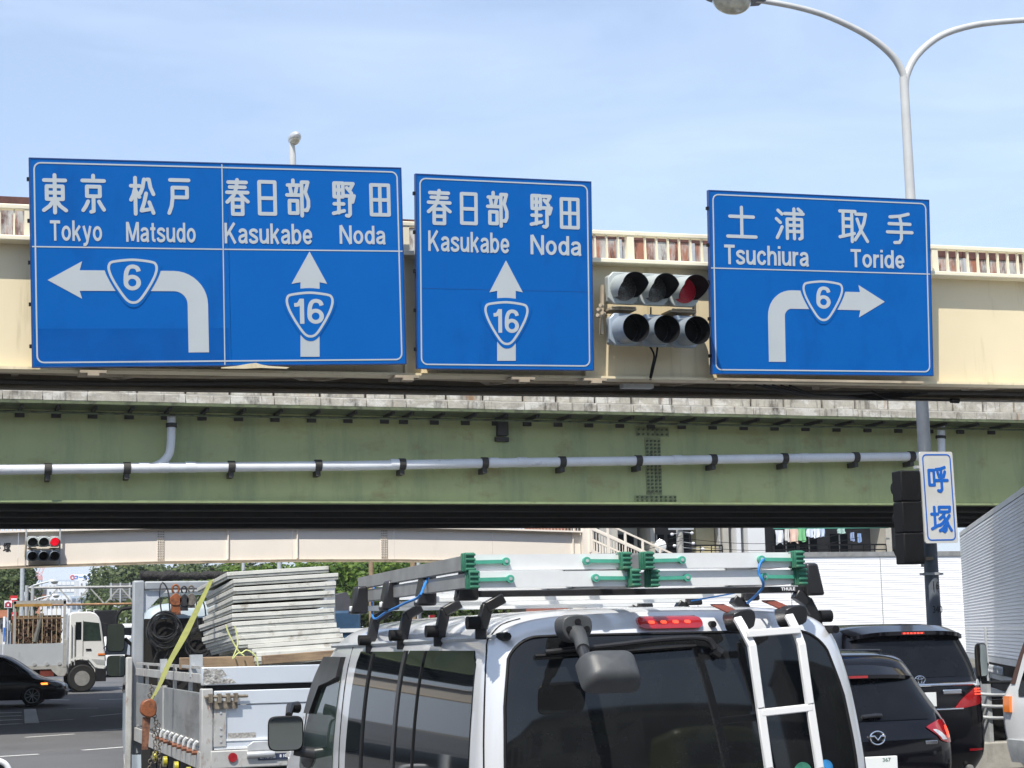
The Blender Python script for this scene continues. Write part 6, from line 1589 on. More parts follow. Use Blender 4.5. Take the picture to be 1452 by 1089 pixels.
bs.patch('front', [(.30,-.17,.17),(.44,-.17,.17)], MATS['plate white'], BC, 'number_plate', off=.03, nu=4, nz=3)
for sg in (-1, 1):
    r1 = [(.60,.50,.80),(.70,.48,.84),(.76,.56,.845)]
    if sg < 0: r1 = [(z, -b, -a) for z, a, b in r1]
    bs.patch('front', r1, M_clearlens, BC, 'headlight', off=.02, nu=8, nz=6)
    wheel(BC, sg * .80, .95, .33, .33, .2, M_galv, 9, sg); wheel(BC, sg * .80, 3.75, .33, .33, .2, M_galv, 9, sg)
    bs.patch('right' if sg > 0 else 'left', [(.66,4.02,4.22),(.72,4.00,4.20)], M_orangelit, BC, 'turn_signal', off=.012, nu=5, nz=4)
    bs.patch('right' if sg > 0 else 'left', [(.44,3.0,3.2),(.445,3.0,4.1)], M_galv, BC, 'side_trim', off=.012, nu=3, nz=2) if False else None

# ------------------------------------------------------------------ white car waiting beyond, half hidden by the truck mirror
wy = 80; wx = aty(172, 930, wy).x
WC = thing('white_minivan', 'white minivan far down the road beside the truck mirrors', 'car', (wx, wy, ground_z(0, wy)))
ws = Shell([(.2,.8,.08,4.4),(.4,.85,0,4.6),(.9,.85,0,4.5),(1.05,.84,.03,4.0),(1.4,.79,.13,3.5),(1.7,.72,.24,3.0),(1.8,.6,.36,2.8),(1.85,.3,.7,2.3)], rx=.15, ry=.12, bulge=.05, fr=.4)
ws.body(M_white, WC, n=30)
ws.patch('rear', [(1.0,-.7,.7),(1.4,-.67,.67),(1.66,-.58,.58)], M_glass, WC, 'rear_window')
ws.patch('rear', [(.3,-.8,.8),(.52,-.83,.83)], M_blackgloss, WC, 'bumper', off=.02)
for sg in (-1, 1):
    r1 = [(.75,.66,.80),(1.1,.70,.81)]
    if sg < 0: r1 = [(z, -b, -a) for z, a, b in r1]
    ws.patch('rear', r1, M_redlens, WC, 'tail_lamp', nu=4)
    for y in (.8, 3.6): wheel(WC, sg * .74, y, .31, .31, .2, sgn=sg)

# ------------------------------------------------------------------ blue and white works truck, glimpsed between the stack and the ladders
BWt = thing('works_truck', 'dark blue and white works truck glimpsed between formwork stack and van ladders', 'truck', (8.6, 32.0, 0))
bx0 = aty(452, 880, 32).x - 8.6; bx1 = aty(512, 880, 32).x - 8.6; bx2 = aty(700, 890, 32).x - 8.6
z_t = aty(480, 866, 32).z; z_m = aty(480, 893, 32).z
M_navy = pm('navy truck paint', (.03,.07,.13), .4, var=.2)
MB().box(bx0, bx1, 0, 4, 1.0, z_t).build('blue_body', M_navy, BWt, bevel=.05)
MB().prism([(bx0, z_t), (bx1, z_t), (bx1 - .2, z_t + .35), (bx0, z_t + .2)], .3, 2).build('sloped_cover', M_roofdark, BWt)
MB().box(bx0, bx1 + .1, -.03, -.003, z_m - .05, z_m + .02).build('white_rail', M_white, BWt)
MB().box(bx1 + .01, bx2, .2, 4, 1.2, aty(600, 889, 32).z).build('white_body', M_white, BWt, bevel=.05)
mb = MB(); zt_ = aty(600, 889, 32).z
for i in range(26):
    x = bx1 + .1 + i * (bx2 - bx1 - .2) / 26; mb.beam((x, .19, zt_ - .25), (x + .12, .19, zt_ - .02), .02, .02); mb.beam((x + .12, .18, zt_ - .25), (x, .18, zt_ - .02), .02, .02)
mb.build('lattice_trim', M_aludull, BWt)
o = MB().box(-.05, .05, 0, .1, 0, .16).build('red_lamp', M_redlens, BWt); o.location = (aty(617, 877, 32).x - 8.6, .2, aty(617, 884, 32).z)
for x in (bx0 + .3, bx2 - .4):
    for y in (.8, 3.2): wheel(BWt, x, y, .42, .42, .25)
MB().box(bx0 + .1, bx2 - .1, .1, 3.9, .5, .98).build('chassis', M_black, BWt)
# ------------------------------------------------------------------ fence, kerb and guard pipe
FE = thing('pipe_fence', 'low concrete base with silver pipe rails right of the black minivan', 'fence', (13.2, 20.6, 0))
MB().box(-.6, .75, -.3, .3, 0, .36).build('concrete_base', M_conc2, FE, bevel=.02)
for z in (.97, .82, .67):
    mb = MB(); mb.tube(catmull([(-.05, -.2, z + .03), (.2, -.28, z), (.8, -.28, z - .01)], 4, False), .022, 8); mb.build('pipe_rail', M_galv, FE)
MB().box(-.18, -.04, -.3, -.1, .36, .98).build('post', M_conc2, FE, bevel=.01)
MB().box(.1, .16, -.25, -.1, .36, 1.15).build('post', M_galv, FE)
MB().box(-.02, .8, -.05, .1, .36, .9).build('dark_panel', M_black, FE)
GP = thing('guard_pipe', 'white guard pipe end at the lower left corner of the picture', 'pipe', (0, 0, 0))
a = aty(-30, 1073, 14); b = aty(2, 1080, 14); c = aty(13, 1092, 14); d = aty(22, 1120, 14)
mb = MB(); mb.tube(catmull([tuple(a), tuple(b), tuple(c), tuple(d)], 4, False), .022, 12); mb.build('pipe', M_white, GP)
mb = MB(); mb.cyl(aty(-2, 1084, 14.05), aty(4, 1092, 14.05), .03, 10); mb.build('bracket', M_underdark, GP)
mb = MB(); mb.cyl(aty(-60, 1040, 14), Vector((aty(-60, 1040, 14).x, 14, 0)), .04, 10); mb.build('post', M_white, GP)

# ------------------------------------------------------------------ gantry beyond the cargo truck
gx0, gx1 = aty(38, 840, 72).x, aty(192, 840, 72).x
GA = thing('height_gantry', 'rusty lattice gantry spanning the road behind the cargo truck', 'gantry', (gx0, 72, ground_z(0, 72)))
gw = gx1 - gx0; g0 = ground_z(0, 72)
MB().tube([(0, 0, 4.20 - g0), (gw, 0, 4.20 - g0)], .05, 8).build('top_chord', M_bedrust, GA)
MB().tube([(0, 0, 3.52 - g0), (gw, 0, 3.52 - g0)], .045, 8).build('bottom_chord', pm('rusty chord', (.33,.19,.10), .8, var=.4), GA)
nb = 7
for i in range(nb):
    a, b = gw * i / nb, gw * (i + 1) / nb
    MB().beam((a, 0, 3.52 - g0 if i % 2 else 4.2 - g0), (b, 0, 4.2 - g0 if i % 2 else 3.52 - g0), .04, .05).build('lattice_bar', M_bedrust, GA)
for x in (0, .22, gw): MB().cyl((x, 0, 0), (x, 0, 4.3 - g0), .07, 10).build('post', M_galv, GA)

# ------------------------------------------------------------------ trees
def crown_mesh(name, mat, seed, n=6500, ls=.05):
    r = random.Random(seed); bm = bmesh.new()
    lobes = [(Vector((0, 0, .1)), .62)]
    for k in range(16):
        a = r.uniform(0, 2 * pi); e = r.uniform(-.35, 1.0)
        lobes.append((Vector((cos(a) * cos(e) * .62, sin(a) * cos(e) * .62, .62 * sin(e) * 1.05)), r.uniform(.22, .40)))
    for i in range(n):
        c, R_ = r.choice(lobes[1:]) if r.random() < .86 else lobes[0]
        d = Vector((r.gauss(0, 1), r.gauss(0, 1), r.gauss(0, 1))).normalized()
        p = c + d * R_ * (r.uniform(.72, 1.08))
        s = ls * r.uniform(.5, 1.3)
        nrm_ = (d + Vector((r.uniform(-.9, .9), r.uniform(-.9, .9), r.uniform(-.5, 1.0)))).normalized()
        t = nrm_.orthogonal().normalized(); t.rotate(Matrix.Rotation(r.uniform(0, 6.28), 3, nrm_)); b = nrm_.cross(t)
        bm.faces.new([bm.verts.new(p + t * s * u + b * s * .6 * v) for u, v in ((-1, 0), (0, -1), (1, 0), (0, 1))])
    me = bpy.data.meshes.new(name); bm.to_mesh(me); bm.free(); me.materials.append(mat)
    return me
CB = [crown_mesh('crown_bright', M_leafbright, s) for s in (1, 2, 3)]
CDk = [crown_mesh('crown_dark', M_leafdark, s) for s in (4, 5, 6)]
def tree(label, x, y, ztop, rad, kind, seed, group):
    gz = ground_z(x, y); h = ztop - gz
    T = thing('tree', label, 'tree', (x, y, gz), (0, 0, seed * 1.3), group)
    ch = min(rad * 1.15, h * .5)
    mb = MB(); mb.tube([(0, 0, -.1), (.1, 0, h * .3), (0, .1, h - ch)], [rad * .085, rad * .06, rad * .03], 8)
    for k in range(5):
        a = k * 1.3 + seed; mb.tube([(0, 0, h * .35 + .1 * k), (cos(a) * rad * .35, sin(a) * rad * .35, h - ch * 1.1), (cos(a) * rad * .6, sin(a) * rad * .6, h - ch * .8)], [rad * .035, rad * .02, rad * .01], 5)
    mb.build('trunk', M_bark, T)
    me = (CB if kind else CDk)[seed % 3]
    c = bpy.data.objects.new('crown', me); COL.objects.link(c); c.parent = T
    c.location = (0, 0, h - ch); c.scale = (rad * random.uniform(.95, 1.1), rad * random.uniform(.95, 1.1), ch)
    return T
place = ['leftmost', 'second', 'third', 'fourth', 'fifth', 'sixth', 'seventh', 'eighth', 'ninth', 'tenth', 'eleventh', 'twelfth']
for k, (px, Y, yt, rad) in enumerate([(318, 112, 802, 3.4), (362, 106, 792, 3.6), (408, 110, 786, 3.8), (452, 104, 780, 3.8), (498, 108, 776, 4.0), (545, 103, 772, 3.8), (590, 109, 774, 4.0), (640, 104, 780, 3.9), (690, 108, 786, 3.6), (740, 106, 780, 3.8)]):
    p = aty(px, yt, Y); tree('%s bright green tree from the left, beyond the distant footbridge' % place[k], p.x, Y, p.z, rad, 1, k, 'bright green trees beyond the distant footbridge')
for k, (px, Y, yt, rad) in enumerate([(150, 168, 808, 2.4), (168, 175, 795, 3.6), (190, 180, 784, 5.4), (222, 172, 782, 5.2), (254, 176, 788, 5.0), (284, 168, 790, 4.8), (314, 172, 786, 5.0), (348, 165, 784, 5.0), (158, 150, 828, 2.4), (180, 152, 820, 3.2)]):
    p = aty(px, yt, Y); tree('%s olive tree from the left on the wooded rise behind the flatbed truck' % place[k], p.x, Y, p.z, rad, 0, k, 'olive trees on the wooded rise')
for k, (px, Y, yt, rad) in enumerate([(-14, 116, 770, 3.4), (8, 122, 782, 2.8), (22, 118, 806, 1.6)]):
    p = aty(px, yt, Y); tree(['dark tree cut by the left edge of the picture', 'rounded dark tree between the edge tree and the thin lamp pole', 'low dark tree at the foot of the thin lamp pole'][k], p.x, Y, p.z, rad, 0, k + 3, 'dark trees at the left edge')
# low shrubs and undergrowth below the crowns
mb = MB()
bm_ = bmesh.new(); r = random.Random(9)
for i in range(16000):
    px = r.uniform(120, 760); Y = r.uniform(98, 150); x = aty(px, 870, Y).x
    z = ground_z(x, Y) + r.uniform(0, 1) ** .7 * 3.6; s = r.uniform(.10, .28)
    n_ = Vector((r.gauss(0, 1), r.gauss(0, 1) - .6, r.gauss(0, 1) + .4)).normalized(); t = n_.orthogonal().normalized(); b = n_.cross(t)
    bm_.faces.new([bm_.verts.new(Vector((x, Y, z)) + t * s * u + b * s * .6 * v) for u, v in ((-1, 0), (0, -1), (1, 0), (0, 1))])
me = bpy.data.meshes.new('undergrowth'); bm_.to_mesh(me); bm_.free(); me.materials.append(M_leafdark)
o = bpy.data.objects.new('undergrowth', me); COL.objects.link(o); tag(stuff(o), 'dense dark undergrowth filling the space beneath the trees', 'undergrowth')

# ------------------------------------------------------------------ far buildings
def bld(name, label, x0, y0, x1, y1, Y, mat, wins=None, wmat=M_glass, roof=None, depth=20, group=None, base=None):
    a = aty(x0, y1, Y); b = aty(x1, y0, Y); gz = ground_z(a.x, Y) if base is None else base
    T = thing(name, label, 'building', ((a.x + b.x) / 2, Y, gz), group=group)
    w = b.x - a.x; h = b.z - gz
    MB().box(-w / 2, w / 2, 0, depth, 0, h).build('wall', mat, T)
    if roof: MB().box(-w / 2 - .02 * w, w / 2 + .02 * w, -.3, depth + .3, h, h * 1.0 + roof[0]).build('roof', roof[1], T)
    if wins:
        nx, nz, f0, f1 = wins; vis = b.z - a.z
        for j in range(nz):
            z = h - vis * (j + .5) / nz
            for i in range(nx):
                x = -w / 2 + w * (i + .5) / nx
                fw = w / nx * f0 / 2; fh = vis / nz * f1 / 2
                MB().box(x - fw, x + fw, -.12, -.02, z - fh, z + fh).build('window', wmat, T)
    return T
M_win = pm('far window band', (.13,.16,.20), .3, var=.2)
bld('office_block', 'small dark grey block on the far skyline beside the thin lamp pole', 35, 819, 48, 850, 560, M_roofdark, (2, 3, .6, .4), M_win)
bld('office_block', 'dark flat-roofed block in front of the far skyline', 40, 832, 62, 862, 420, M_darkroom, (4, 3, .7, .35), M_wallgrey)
bld('office_block', 'narrow white block on the far skyline below the crane', 68, 828, 80, 862, 520, M_wallwhite, (2, 4, .5, .4), M_win)
bld('office_block', 'wide bluish white block on the far skyline under the blue lettered roof sign', 81, 822, 112, 862, 560, M_wallblue, (5, 4, .85, .5), M_wallwhite)
bld('office_block', 'plain white tower on the far skyline right of the wide block', 112, 822, 126, 862, 540, M_wallwhite, (2, 3, .3, .25), M_win)
bld('low_house', 'low white house with brown wall in front of the far skyline', 53, 843, 66, 862, 350, M_rooforange, (2, 1, .5, .3), M_win, (1.0, M_roofdark))
bld('low_house', 'long low white building in front of the far skyline', 66, 847, 100, 864, 330, M_wallwhite, (6, 2, .6, .4), M_win)
bld('low_house', 'grey low building right of the long white one in front of the far skyline', 101, 845, 130, 866, 340, M_wallblue, (4, 2, .7, .4), M_win)
bld('tower_block', 'pale ribbed tower block just above the olive trees', 137, 786, 151, 815, 820, M_wallwhite, (3, 5, .8, .45), M_win)
bld('tower_block', 'blue and white tower block rising above the olive trees behind the flatbed', 257, 784, 279, 820, 800, M_wallwhite, (4, 6, .6, .5), M_win)
bld('tower_block', 'glassy blue tower block beside the blue and white one above the trees', 280, 788, 297, 820, 820, M_wallblue, (3, 5, .8, .6), M_win)
# roof sign
a = aty(100, 823, 556); b = aty(131, 814, 556)
RSg = thing('roof_sign', 'white roof sign with blue katakana letters and a red ring on the far block', 'sign', (a.x, 556, a.z))
w, h = b.x - a.x, b.z - a.z
MB().box(0, w, 0, .4, 0, h).build('sign_board', pm('sign white', (.75,.77,.8), .6), RSg)
text('コーナン', w * .17, h * .18, w * .97, h * .82, 0, pm('far blue letters', (.02,.12,.45), .6), RSg, 'sign_lettering', bold=.05, depth=.15)
mb = MB(); mb.tube([(w * .08 + h * .27 * cos(2 * pi * i / 20), -.1, h * .5 + h * .33 * sin(2 * pi * i / 20)) for i in range(20)], h * .1, 6, closed=True); mb.build('red_ring', pm('far red', (.55,.05,.06), .6), RSg)
# tower crane
c = aty(55, 826, 620)
CRn = thing('tower_crane', 'pinkish red tower crane leaning over the far skyline', 'crane', tuple(c))
M_cr = pm('faded red crane', (.55,.30,.30), .7, var=.2)
def lat(a, b, w):
    a = Vector(a); b = Vector(b); mb = MB(); n = max(3, int((b - a).length / (w * 1.6)))
    s = Vector((w / 2, 0, 0)) if abs((b - a).normalized().x) < .8 else Vector((0, 0, w / 2))
    for g_ in (-1, 1): mb.beam(a + s * g_, b + s * g_, .25, .25)
    for i in range(n): mb.beam(a.lerp(b, i / n) + s * (1 if i % 2 else -1), a.lerp(b, (i + 1) / n) + s * (-1 if i % 2 else 1), .18, .18)
    return mb
k_ = 1 / 4.0
lat((0, 0, -10), (0, 0, 2), 2.0).build('mast', M_cr, CRn)
lat((0, 0, 2), (2.2, 0, 8.0), 1.3).build('boom', M_cr, CRn)
lat((-1.6, 0, 3.4), (1, 0, 1.6), 1.2).build('counter_jib', M_cr, CRn)
MB().box(-1.2, 1.2, -1, 1, .8, 2.2).build('cab', M_cr, CRn)
# billboard seen from behind, black load, signs and stalls
a = aty(155, 852, 118); b = aty(186, 826, 118)
BB = thing('billboard', 'back of a grey slatted board in front of the olive trees', 'sign', ((a.x + b.x) / 2, 118, ground_z(0, 118)))
w = b.x - a.x; zb_, zt_ = a.z - ground_z(0, 118), b.z - ground_z(0, 118)
for i in range(7): MB().box(-w / 2, w / 2, 0, .05, zb_ + (zt_ - zb_) * i / 7, zb_ + (zt_ - zb_) * (i + .72) / 7).build('slat', pm('grey slat', (.15,.15,.16), .7, var=.2), BB)
for x in (-w / 2 + .1, 0, w / 2 - .1): MB().box(x - .05, x + .05, -.06, -.005, 0, zt_).build('post', M_galv, BB)
a = aty(124, 888, 92); b = aty(166, 865, 92); gz = ground_z(0, 92)
BL = thing('dark_truck', 'truck with a black tarpaulin body behind the white cab', 'truck', ((a.x + b.x) / 2, 92, gz))
w = b.x - a.x; MB().box(-w / 2, w / 2, 0, 5, .9, b.z - gz).build('covered_body', M_black, BL, bevel=.05)
MB().box(w / 2 + .02, w / 2 + 1.3, .1, 2.2, .6, b.z - gz - .7).build('cab', M_white, BL, bevel=.1)
MB().box(w / 2 + .3, w / 2 + 1.32, .05, .099, 1.5, b.z - gz - .9).build('cab_window', M_glass, BL)
MB().box(-w / 2, w / 2, .1, 4.9, .5, .88).build('chassis', M_black, BL)
for x in (-w / 2 + .8, w / 2 + .4): xwheel(BL, x, -.05, .45, .45)
M_rsign = pm('road sign red', (.55,.02,.03), .5, var=.1)
def rsign(label, x0, y0, x1, y1, Y, kind):
    a = aty(x0, y1, Y); b = aty(x1, y0, Y); gz = ground_z(0, Y); w, h = (b.x - a.x) / 2, (b.z - a.z) / 2; zc = (a.z + b.z) / 2 - gz
    T = thing('road_sign', label, 'road sign', ((a.x + b.x) / 2, Y, gz), group='small signs at the left edge')
    MB().cyl((0, .05, 0), (0, .05, zc + h), .035, 8).build('post', M_galv, T)
    MB().box(-w, w, -.02, .01, zc - h, zc + h).build('plate', M_rsign if kind != 1 else M_logo, T)
    if kind == 0: MB().box(-w * .8, w * .8, -.03, -.021, zc - h * .2, zc + h * .2).build('white_bar', M_logo, T)
    if kind == 1:
        MB().prism([(-w * .85, zc - h * .8), (w * .85, zc - h * .8), (w * .85, zc + h * .2), (0, zc + h * .8), (-w * .85, zc + h * .2)], -.03, -.021).build('red_emblem', pm('maroon print', (.35,.03,.05), .5), T)
        MB().box(-w * .2, w * .2, -.04, -.031, zc - h * .5, zc + h * .1).build('white_mark', M_logo, T)
    if kind == 2: MB().prism([(w * .7 * cos(t_), zc + h * .7 * sin(t_)) for t_ in [2 * pi * i / 16 for i in range(16)]], -.03, -.021).build('pale_disc', M_board, T)
rsign('red plate with a white bar left of the cargo truck cage', 14.5, 844.5, 25, 854.5, 96, 0)
rsign('white plate with a maroon house emblem, lower left of the red plate', 6, 851.5, 17, 862, 92, 1)
rsign('small maroon plate below the red one, beside the truck cage', 16, 868, 23.5, 879, 90, 2)
bld('shop', 'little shop with terracotta roof at the left edge', -22, 876, 10, 905, 100, M_wallgrey, (3, 1, .5, .4), M_glass, (.42, M_rooforange), 6, base=ground_z(0, 100))
rr_ = random.Random(31)
for k in range(7):
    px = 4 + 4.0 * k; y0 = 878 + rr_.uniform(-4, 10); a = aty(px, 912, 94); b = aty(px + 3.4, y0, 94)
    T = thing('display_stand', '%s pale display stand from the left in front of the terracotta-roofed shop' % place[k], 'stand', (a.x, 94 + .3 * k, ground_z(0, 94)), group='display stands at the left edge')
    h = b.z - ground_z(0, 94); MB().box(0, b.x - a.x, 0, .3, .1, h).build('board', [M_logo, M_galv, M_board, M_walltan][k % 4], T)
    MB().box(.02, .06, .05, .1, 0, .1).build('foot', M_galv, T)
    MB().box(.01, b.x - a.x - .01, -.02, -.004, h * .55, h * .8).build('print', [M_printblue, M_darkroom, M_win][k % 3], T)
# thin poles
def pole(label, px, y0, Y, r=.09, mat=M_galv, ybase=None):
    p = aty(px, y0, Y); gz = ground_z(0, Y)
    T = thing('utility_pole', label, 'pole', (p.x, Y, gz), group='thin poles in the background')
    MB().tube([(0, 0, 0), (0, 0, p.z - gz)], [r * 1.2, r], 10).build('shaft', mat, T)
    MB().cyl((0, 0, p.z - gz), (0, 0, p.z - gz + .08), r * 1.25, 10).build('cap', mat, T)
    return T
pole('thin pale pole rising beside the dark trees at left', 32.5, 770, 80, .09)
pole('thin pale pole above the formwork stack, left of the pair', 345, 770, 96)
pole('thin pale pole above the formwork stack, right of the pair', 396, 770, 96, .12)
pole('brown timber pole in front of the bright green trees', 526, 770, 90, .13, M_wood)
pole('thick brown pole left of the paired pale pole above the ladders', 585, 770, 90, .14, M_wood)
pole('pale pole standing against the thick brown pole above the ladders', 593, 770, 91, .10)
def tinylamp(label, px, ytop, Y, dirn, hy):
    p = aty(px, ytop, Y); gz = ground_z(0, Y); h = p.z - gz
    T = thing('street_lamp', label, 'street lamp', (p.x, Y, gz), group='small curved street lamps at left')
    pts = [(0, 0, 0), (0, 0, h * .75), (dirn * .3, 0, h * .93), (dirn * 1.3, 0, h)]
    MB().tube(catmull(pts, 5, False), .05, 8).build('pole', M_galv, T); cobra_head(T, (dirn * 1.3, 0, h), (dirn, 0, 0), .9)
tinylamp('small curved street lamp above the truck cage', 34, 825, 100, 1, 0)
tinylamp('second small curved street lamp, lower, above the truck cage', 41, 845, 112, 1, 0)
tinylamp('small curved street lamp right of the cargo truck cab', 179, 857, 110, -1, 0)

# ------------------------------------------------------------------ apartment block and brick wall behind the trailer
AY = 74.0
def ax(px): return aty(px, 765, AY).x
def az(py): return aty(1080, py, AY).z
A0 = ax(868); gz = ground_z(0, AY)
AP = thing('apartment_block', 'grey apartment block with dark balconies and railings behind the trailer', 'building', (A0, AY, gz))
AW = ax(1335) - A0
def lx(px): return ax(px) - A0
def lz(py): return az(py) - gz
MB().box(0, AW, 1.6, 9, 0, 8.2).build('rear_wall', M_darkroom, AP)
MB().box(-.05, AW, -.05, 1.59, lz(786) - .25, lz(786)).build('balcony_slab', M_wallgrey, AP)
MB().box(-.05, AW, -.05, 1.59, 7.6, 7.9).build('upper_slab', M_wallgrey, AP)
MB().box(0, AW, 0, 1.59, 0, lz(786) - .26).build('lower_wall', M_wallgrey, AP)
for x0, x1, m, dy in ((868, 876, M_wallgrey, 0), (876, 918, M_wallgrey, 1.2), (924, 930, M_wallgrey, .1), (1000, 1026, M_walltan, 1.0), (1028, 1036, M_wallgrey, .2), (1046, 1052, M_wallwhite, .1), (1062, 1086, M_wallwhite, .1), (1258, 1266, M_wallgrey, .1)):
    MB().box(lx(x0), lx(x1), dy, 1.58, lz(786) + .001, 7.58).build('wall_panel', m, AP)
for x0, x1 in ((890, 912), (938, 960), (966, 996), (1054, 1061), (1120, 1150), (1156, 1180), (1200, 1224)):
    o = MB().box(lx(x0), lx(x1), 1.12 if x0 < 920 else 1.5, 1.18 if x0 < 920 else 1.58, lz(783), lz(755)).build('window', M_glass, AP)
    MB().box((lx(x0) + lx(x1)) / 2 - .03, (lx(x0) + lx(x1)) / 2 + .03, (1.12 if x0 < 920 else 1.5) - .03, (1.12 if x0 < 920 else 1.5) - .001, lz(783), lz(755)).build('window_frame', M_aludull, o)
for x0, x1 in ((930, 1024), (1094, 1256)):
    MB().box(lx(x0), lx(x1), -.02, .03, lz(774) , lz(774) + .07).build('railing_bar', M_black, AP)
    MB().box(lx(x0), lx(x1), -.02, .03, lz(781), lz(781) + .05).build('railing_bar', M_black, AP)
    n = int((x1 - x0) / 15)
    for i in range(n + 1):
        x = lx(x0 + (x1 - x0) * i / n); MB().box(x - .02, x + .02, -.01, .02, lz(786), lz(774)).build('railing_post', M_black, AP)
MB().box(lx(1280), lx(1320), -.02, .0, lz(786), lz(770)).build('railing_panel', M_board, AP)
MB().box(lx(1020), lx(1022), .05, .1, lz(786), 7.58).build('down_pipe', M_galv, AP)
MB().prism([(lx(876), 7.3), (lx(918), 7.0), (lx(918), 7.12), (lx(876), 7.45)], -.6, 1.1).build('awning', M_roofdark, AP)
# laundry line
MB_ = MB(); MB_.tube([(ax(1095), AY - .15, az(750)), (ax(1258), AY - .15, az(749))], .02, 6); tag(MB_.build('laundry_pole', M_footarm), 'green laundry pole across the apartment balcony', 'pole')
LDY = [(1098, 1109, 752, 772, (.7, .72, .75), 'white shirt'), (1111, 1117, 750, 768, (.62, .60, .58), 'narrow grey towel'), (1118, 1130, 750, 770, (.75, .52, .42), 'peach towel'), (1130, 1140, 749, 768, (.18, .48, .22), 'green towel'), (1142, 1151, 750, 762, (.62, .68, .78), 'pale blue shirt'), (1152, 1161, 750, 763, (.70, .74, .80), 'white blouse'), (1161, 1168, 750, 762, (.5, .58, .72), 'blue cloth'), (1186, 1196, 750, 757, (.35, .5, .45), 'small teal cloth'), (1204, 1209, 755, 768, (.25, .32, .5), 'dark blue sock'), (1214, 1219, 757, 770, (.2, .3, .5), 'navy cloth')]
for i, (x0, x1, y0, y1, c, nm) in enumerate(LDY):
    xa, xb, zb_, zt_ = ax(x0), ax(x1), az(y1), az(y0); w = xb - xa
    mb = MB(); r = random.Random(i)
    ph = r.uniform(0, 6)
    for off in (0, .02): mb.grid(lambda u, v: (xa + w * (u + .04 * sin(7 * v + ph)), AY - .16 + off + .05 * sin(u * 9 + ph) * v, zt_ - (zt_ - zb_) * v * (1 - .08 * sin(u * 5 + ph))), 8, 6)
    tag(mb.build('laundry', pm('cloth ' + nm, c, .9, var=.08)), nm + ' hanging on the apartment laundry pole', 'laundry', 'laundry on the apartment balcony')
# satellite dish
c = Vector((ax(930), AY - .5, az(774)))
SDh = thing('satellite_dish', 'white satellite dish at the left end of the apartment balcony', 'satellite dish', tuple(c), (0, 0, radians(-25)))
mb = MB(); mb.grid(lambda u, v: (.27 * u * cos(2 * pi * v), .09 * u * u - .05, .30 * u * sin(2 * pi * v)), 5, 24); mb.grid(lambda u, v: (.27 * u * cos(2 * pi * v), .09 * u * u - .035, .30 * u * sin(2 * pi * v)), 5, 24); mb.build('dish', M_white, SDh)
MB().tube([(0, -.02, 0), (0, -.35, -.2)], .012, 6).build('feed_arm', M_galv, SDh)
MB().tube([(0, 0, -.1), (-.05, .3, -.25), (-.1, .5, -.5)], .025, 6).build('mount', M_galv, SDh)
# concrete pole with insulators and wires
UP = thing('utility_pole', 'concrete utility pole with white insulators in front of the apartment block', 'pole', (aty(964, 765, 71).x, 71, ground_z(0, 71)))
MB().tube([(0, 0, 0), (0, 0, 9)], [.18, .14], 14).build('shaft', M_conc2, UP)
zq = aty(964, 750, 71).z - ground_z(0, 71)
MB().box(-.6, .6, -.2, -.14, zq - .05, zq + .03).build('cross_arm', M_galv, UP)
for x, z in ((-.45, zq - .25), (.5, zq - .2), (-.35, zq - .75), (.55, zq - .65), (1.0, zq - .9)):
    MB().tube([(x, -.2, z - .06), (x, -.2, z), (x, -.2, z + .06)], [.05, .08, .05], 10).build('insulator', M_logo, UP)
    MB().tube([(x, -.2, z), (0, -.1, z + .08)], .015, 5).build('insulator_arm', M_galv, UP)
wr = thing('overhead_wires', 'thin black wires running from the concrete pole past the apartment', 'wires', (0, 71, 0))
for x1, z1, z0 in ((40, 6.3, 6.0), (40, 6.0, 5.7), (14, 3.2, 5.9), (14, 3.5, 6.1)):
    xa = aty(964, 765, 71).x; MB().tube([(xa + (x1 - xa) * t / 10, -.2, z0 + (z1 - z0) * t / 10 - .4 * sin(pi * t / 10)) for t in range(11)], .012, 4).build('wire', M_black, wr)
BKw = thing('brick_building', 'red brick building end wall behind the footbridge stairs', 'building', (aty(800, 765, 80).x, 80, ground_z(0, 80)))
bw = aty(884, 765, 80).x - aty(800, 765, 80).x
MB().box(0, bw, 0, 6, 0, 9).build('wall', M_brick, BKw)
MB().box(bw * .2, bw * .45, -.04, -.003, 3.6, 5.2).build('white_panel', M_wallwhite, BKw)
MB().box(-.1, bw + .1, -.1, 6, 9.003, 9.2).build('roof', M_roofdark, BKw)
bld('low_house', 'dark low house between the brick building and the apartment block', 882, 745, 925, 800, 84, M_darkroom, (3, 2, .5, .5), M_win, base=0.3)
# left-side and rearward surroundings of the junction (out of the picture, added to reflect in glass and paint)
def street_building(label, x, y, w, d, h, mat, rot=0, face=1, nx=6, nz=3):
    T = thing('street_building', label, 'building', (x, y, 0), (0, 0, rot), 'unseen buildings added for reflections')
    MB().box(-w / 2, w / 2, 0, d, 0, h).build('wall', mat, T); MB().box(-w / 2 - .2, w / 2 + .2, -.2, d + .2, h + .003, h + .35).build('roof', M_roofdark, T)
    w0 = None
    for j in range(nz):
        for i in range(nx):
            p = (-w / 2 + w * (i + .5) / nx, 0, h * (j + .35) / nz)
            if w0 is None: w0 = MB().box(-w / nx * .3, w / nx * .3, -.06, -.004, 0, h / nz * .5).build('window', M_glass, T); w0.location = p
            else: copyo(w0, T, p)
    return T
street_building('unseen long beige shop building behind the viewer, added for reflections', 6, -26, 34, 12, 8.5, M_walltan, pi, nx=9, nz=2)
street_building('unseen grey office block behind the viewer at left, added for reflections', -24, -20, 22, 12, 12, M_wallgrey, pi * .85, nx=6, nz=4)
street_building('unseen dark office block behind the viewer at right, added for reflections', 34, -18, 20, 12, 13, M_darkroom, pi * 1.15, nx=6, nz=4)
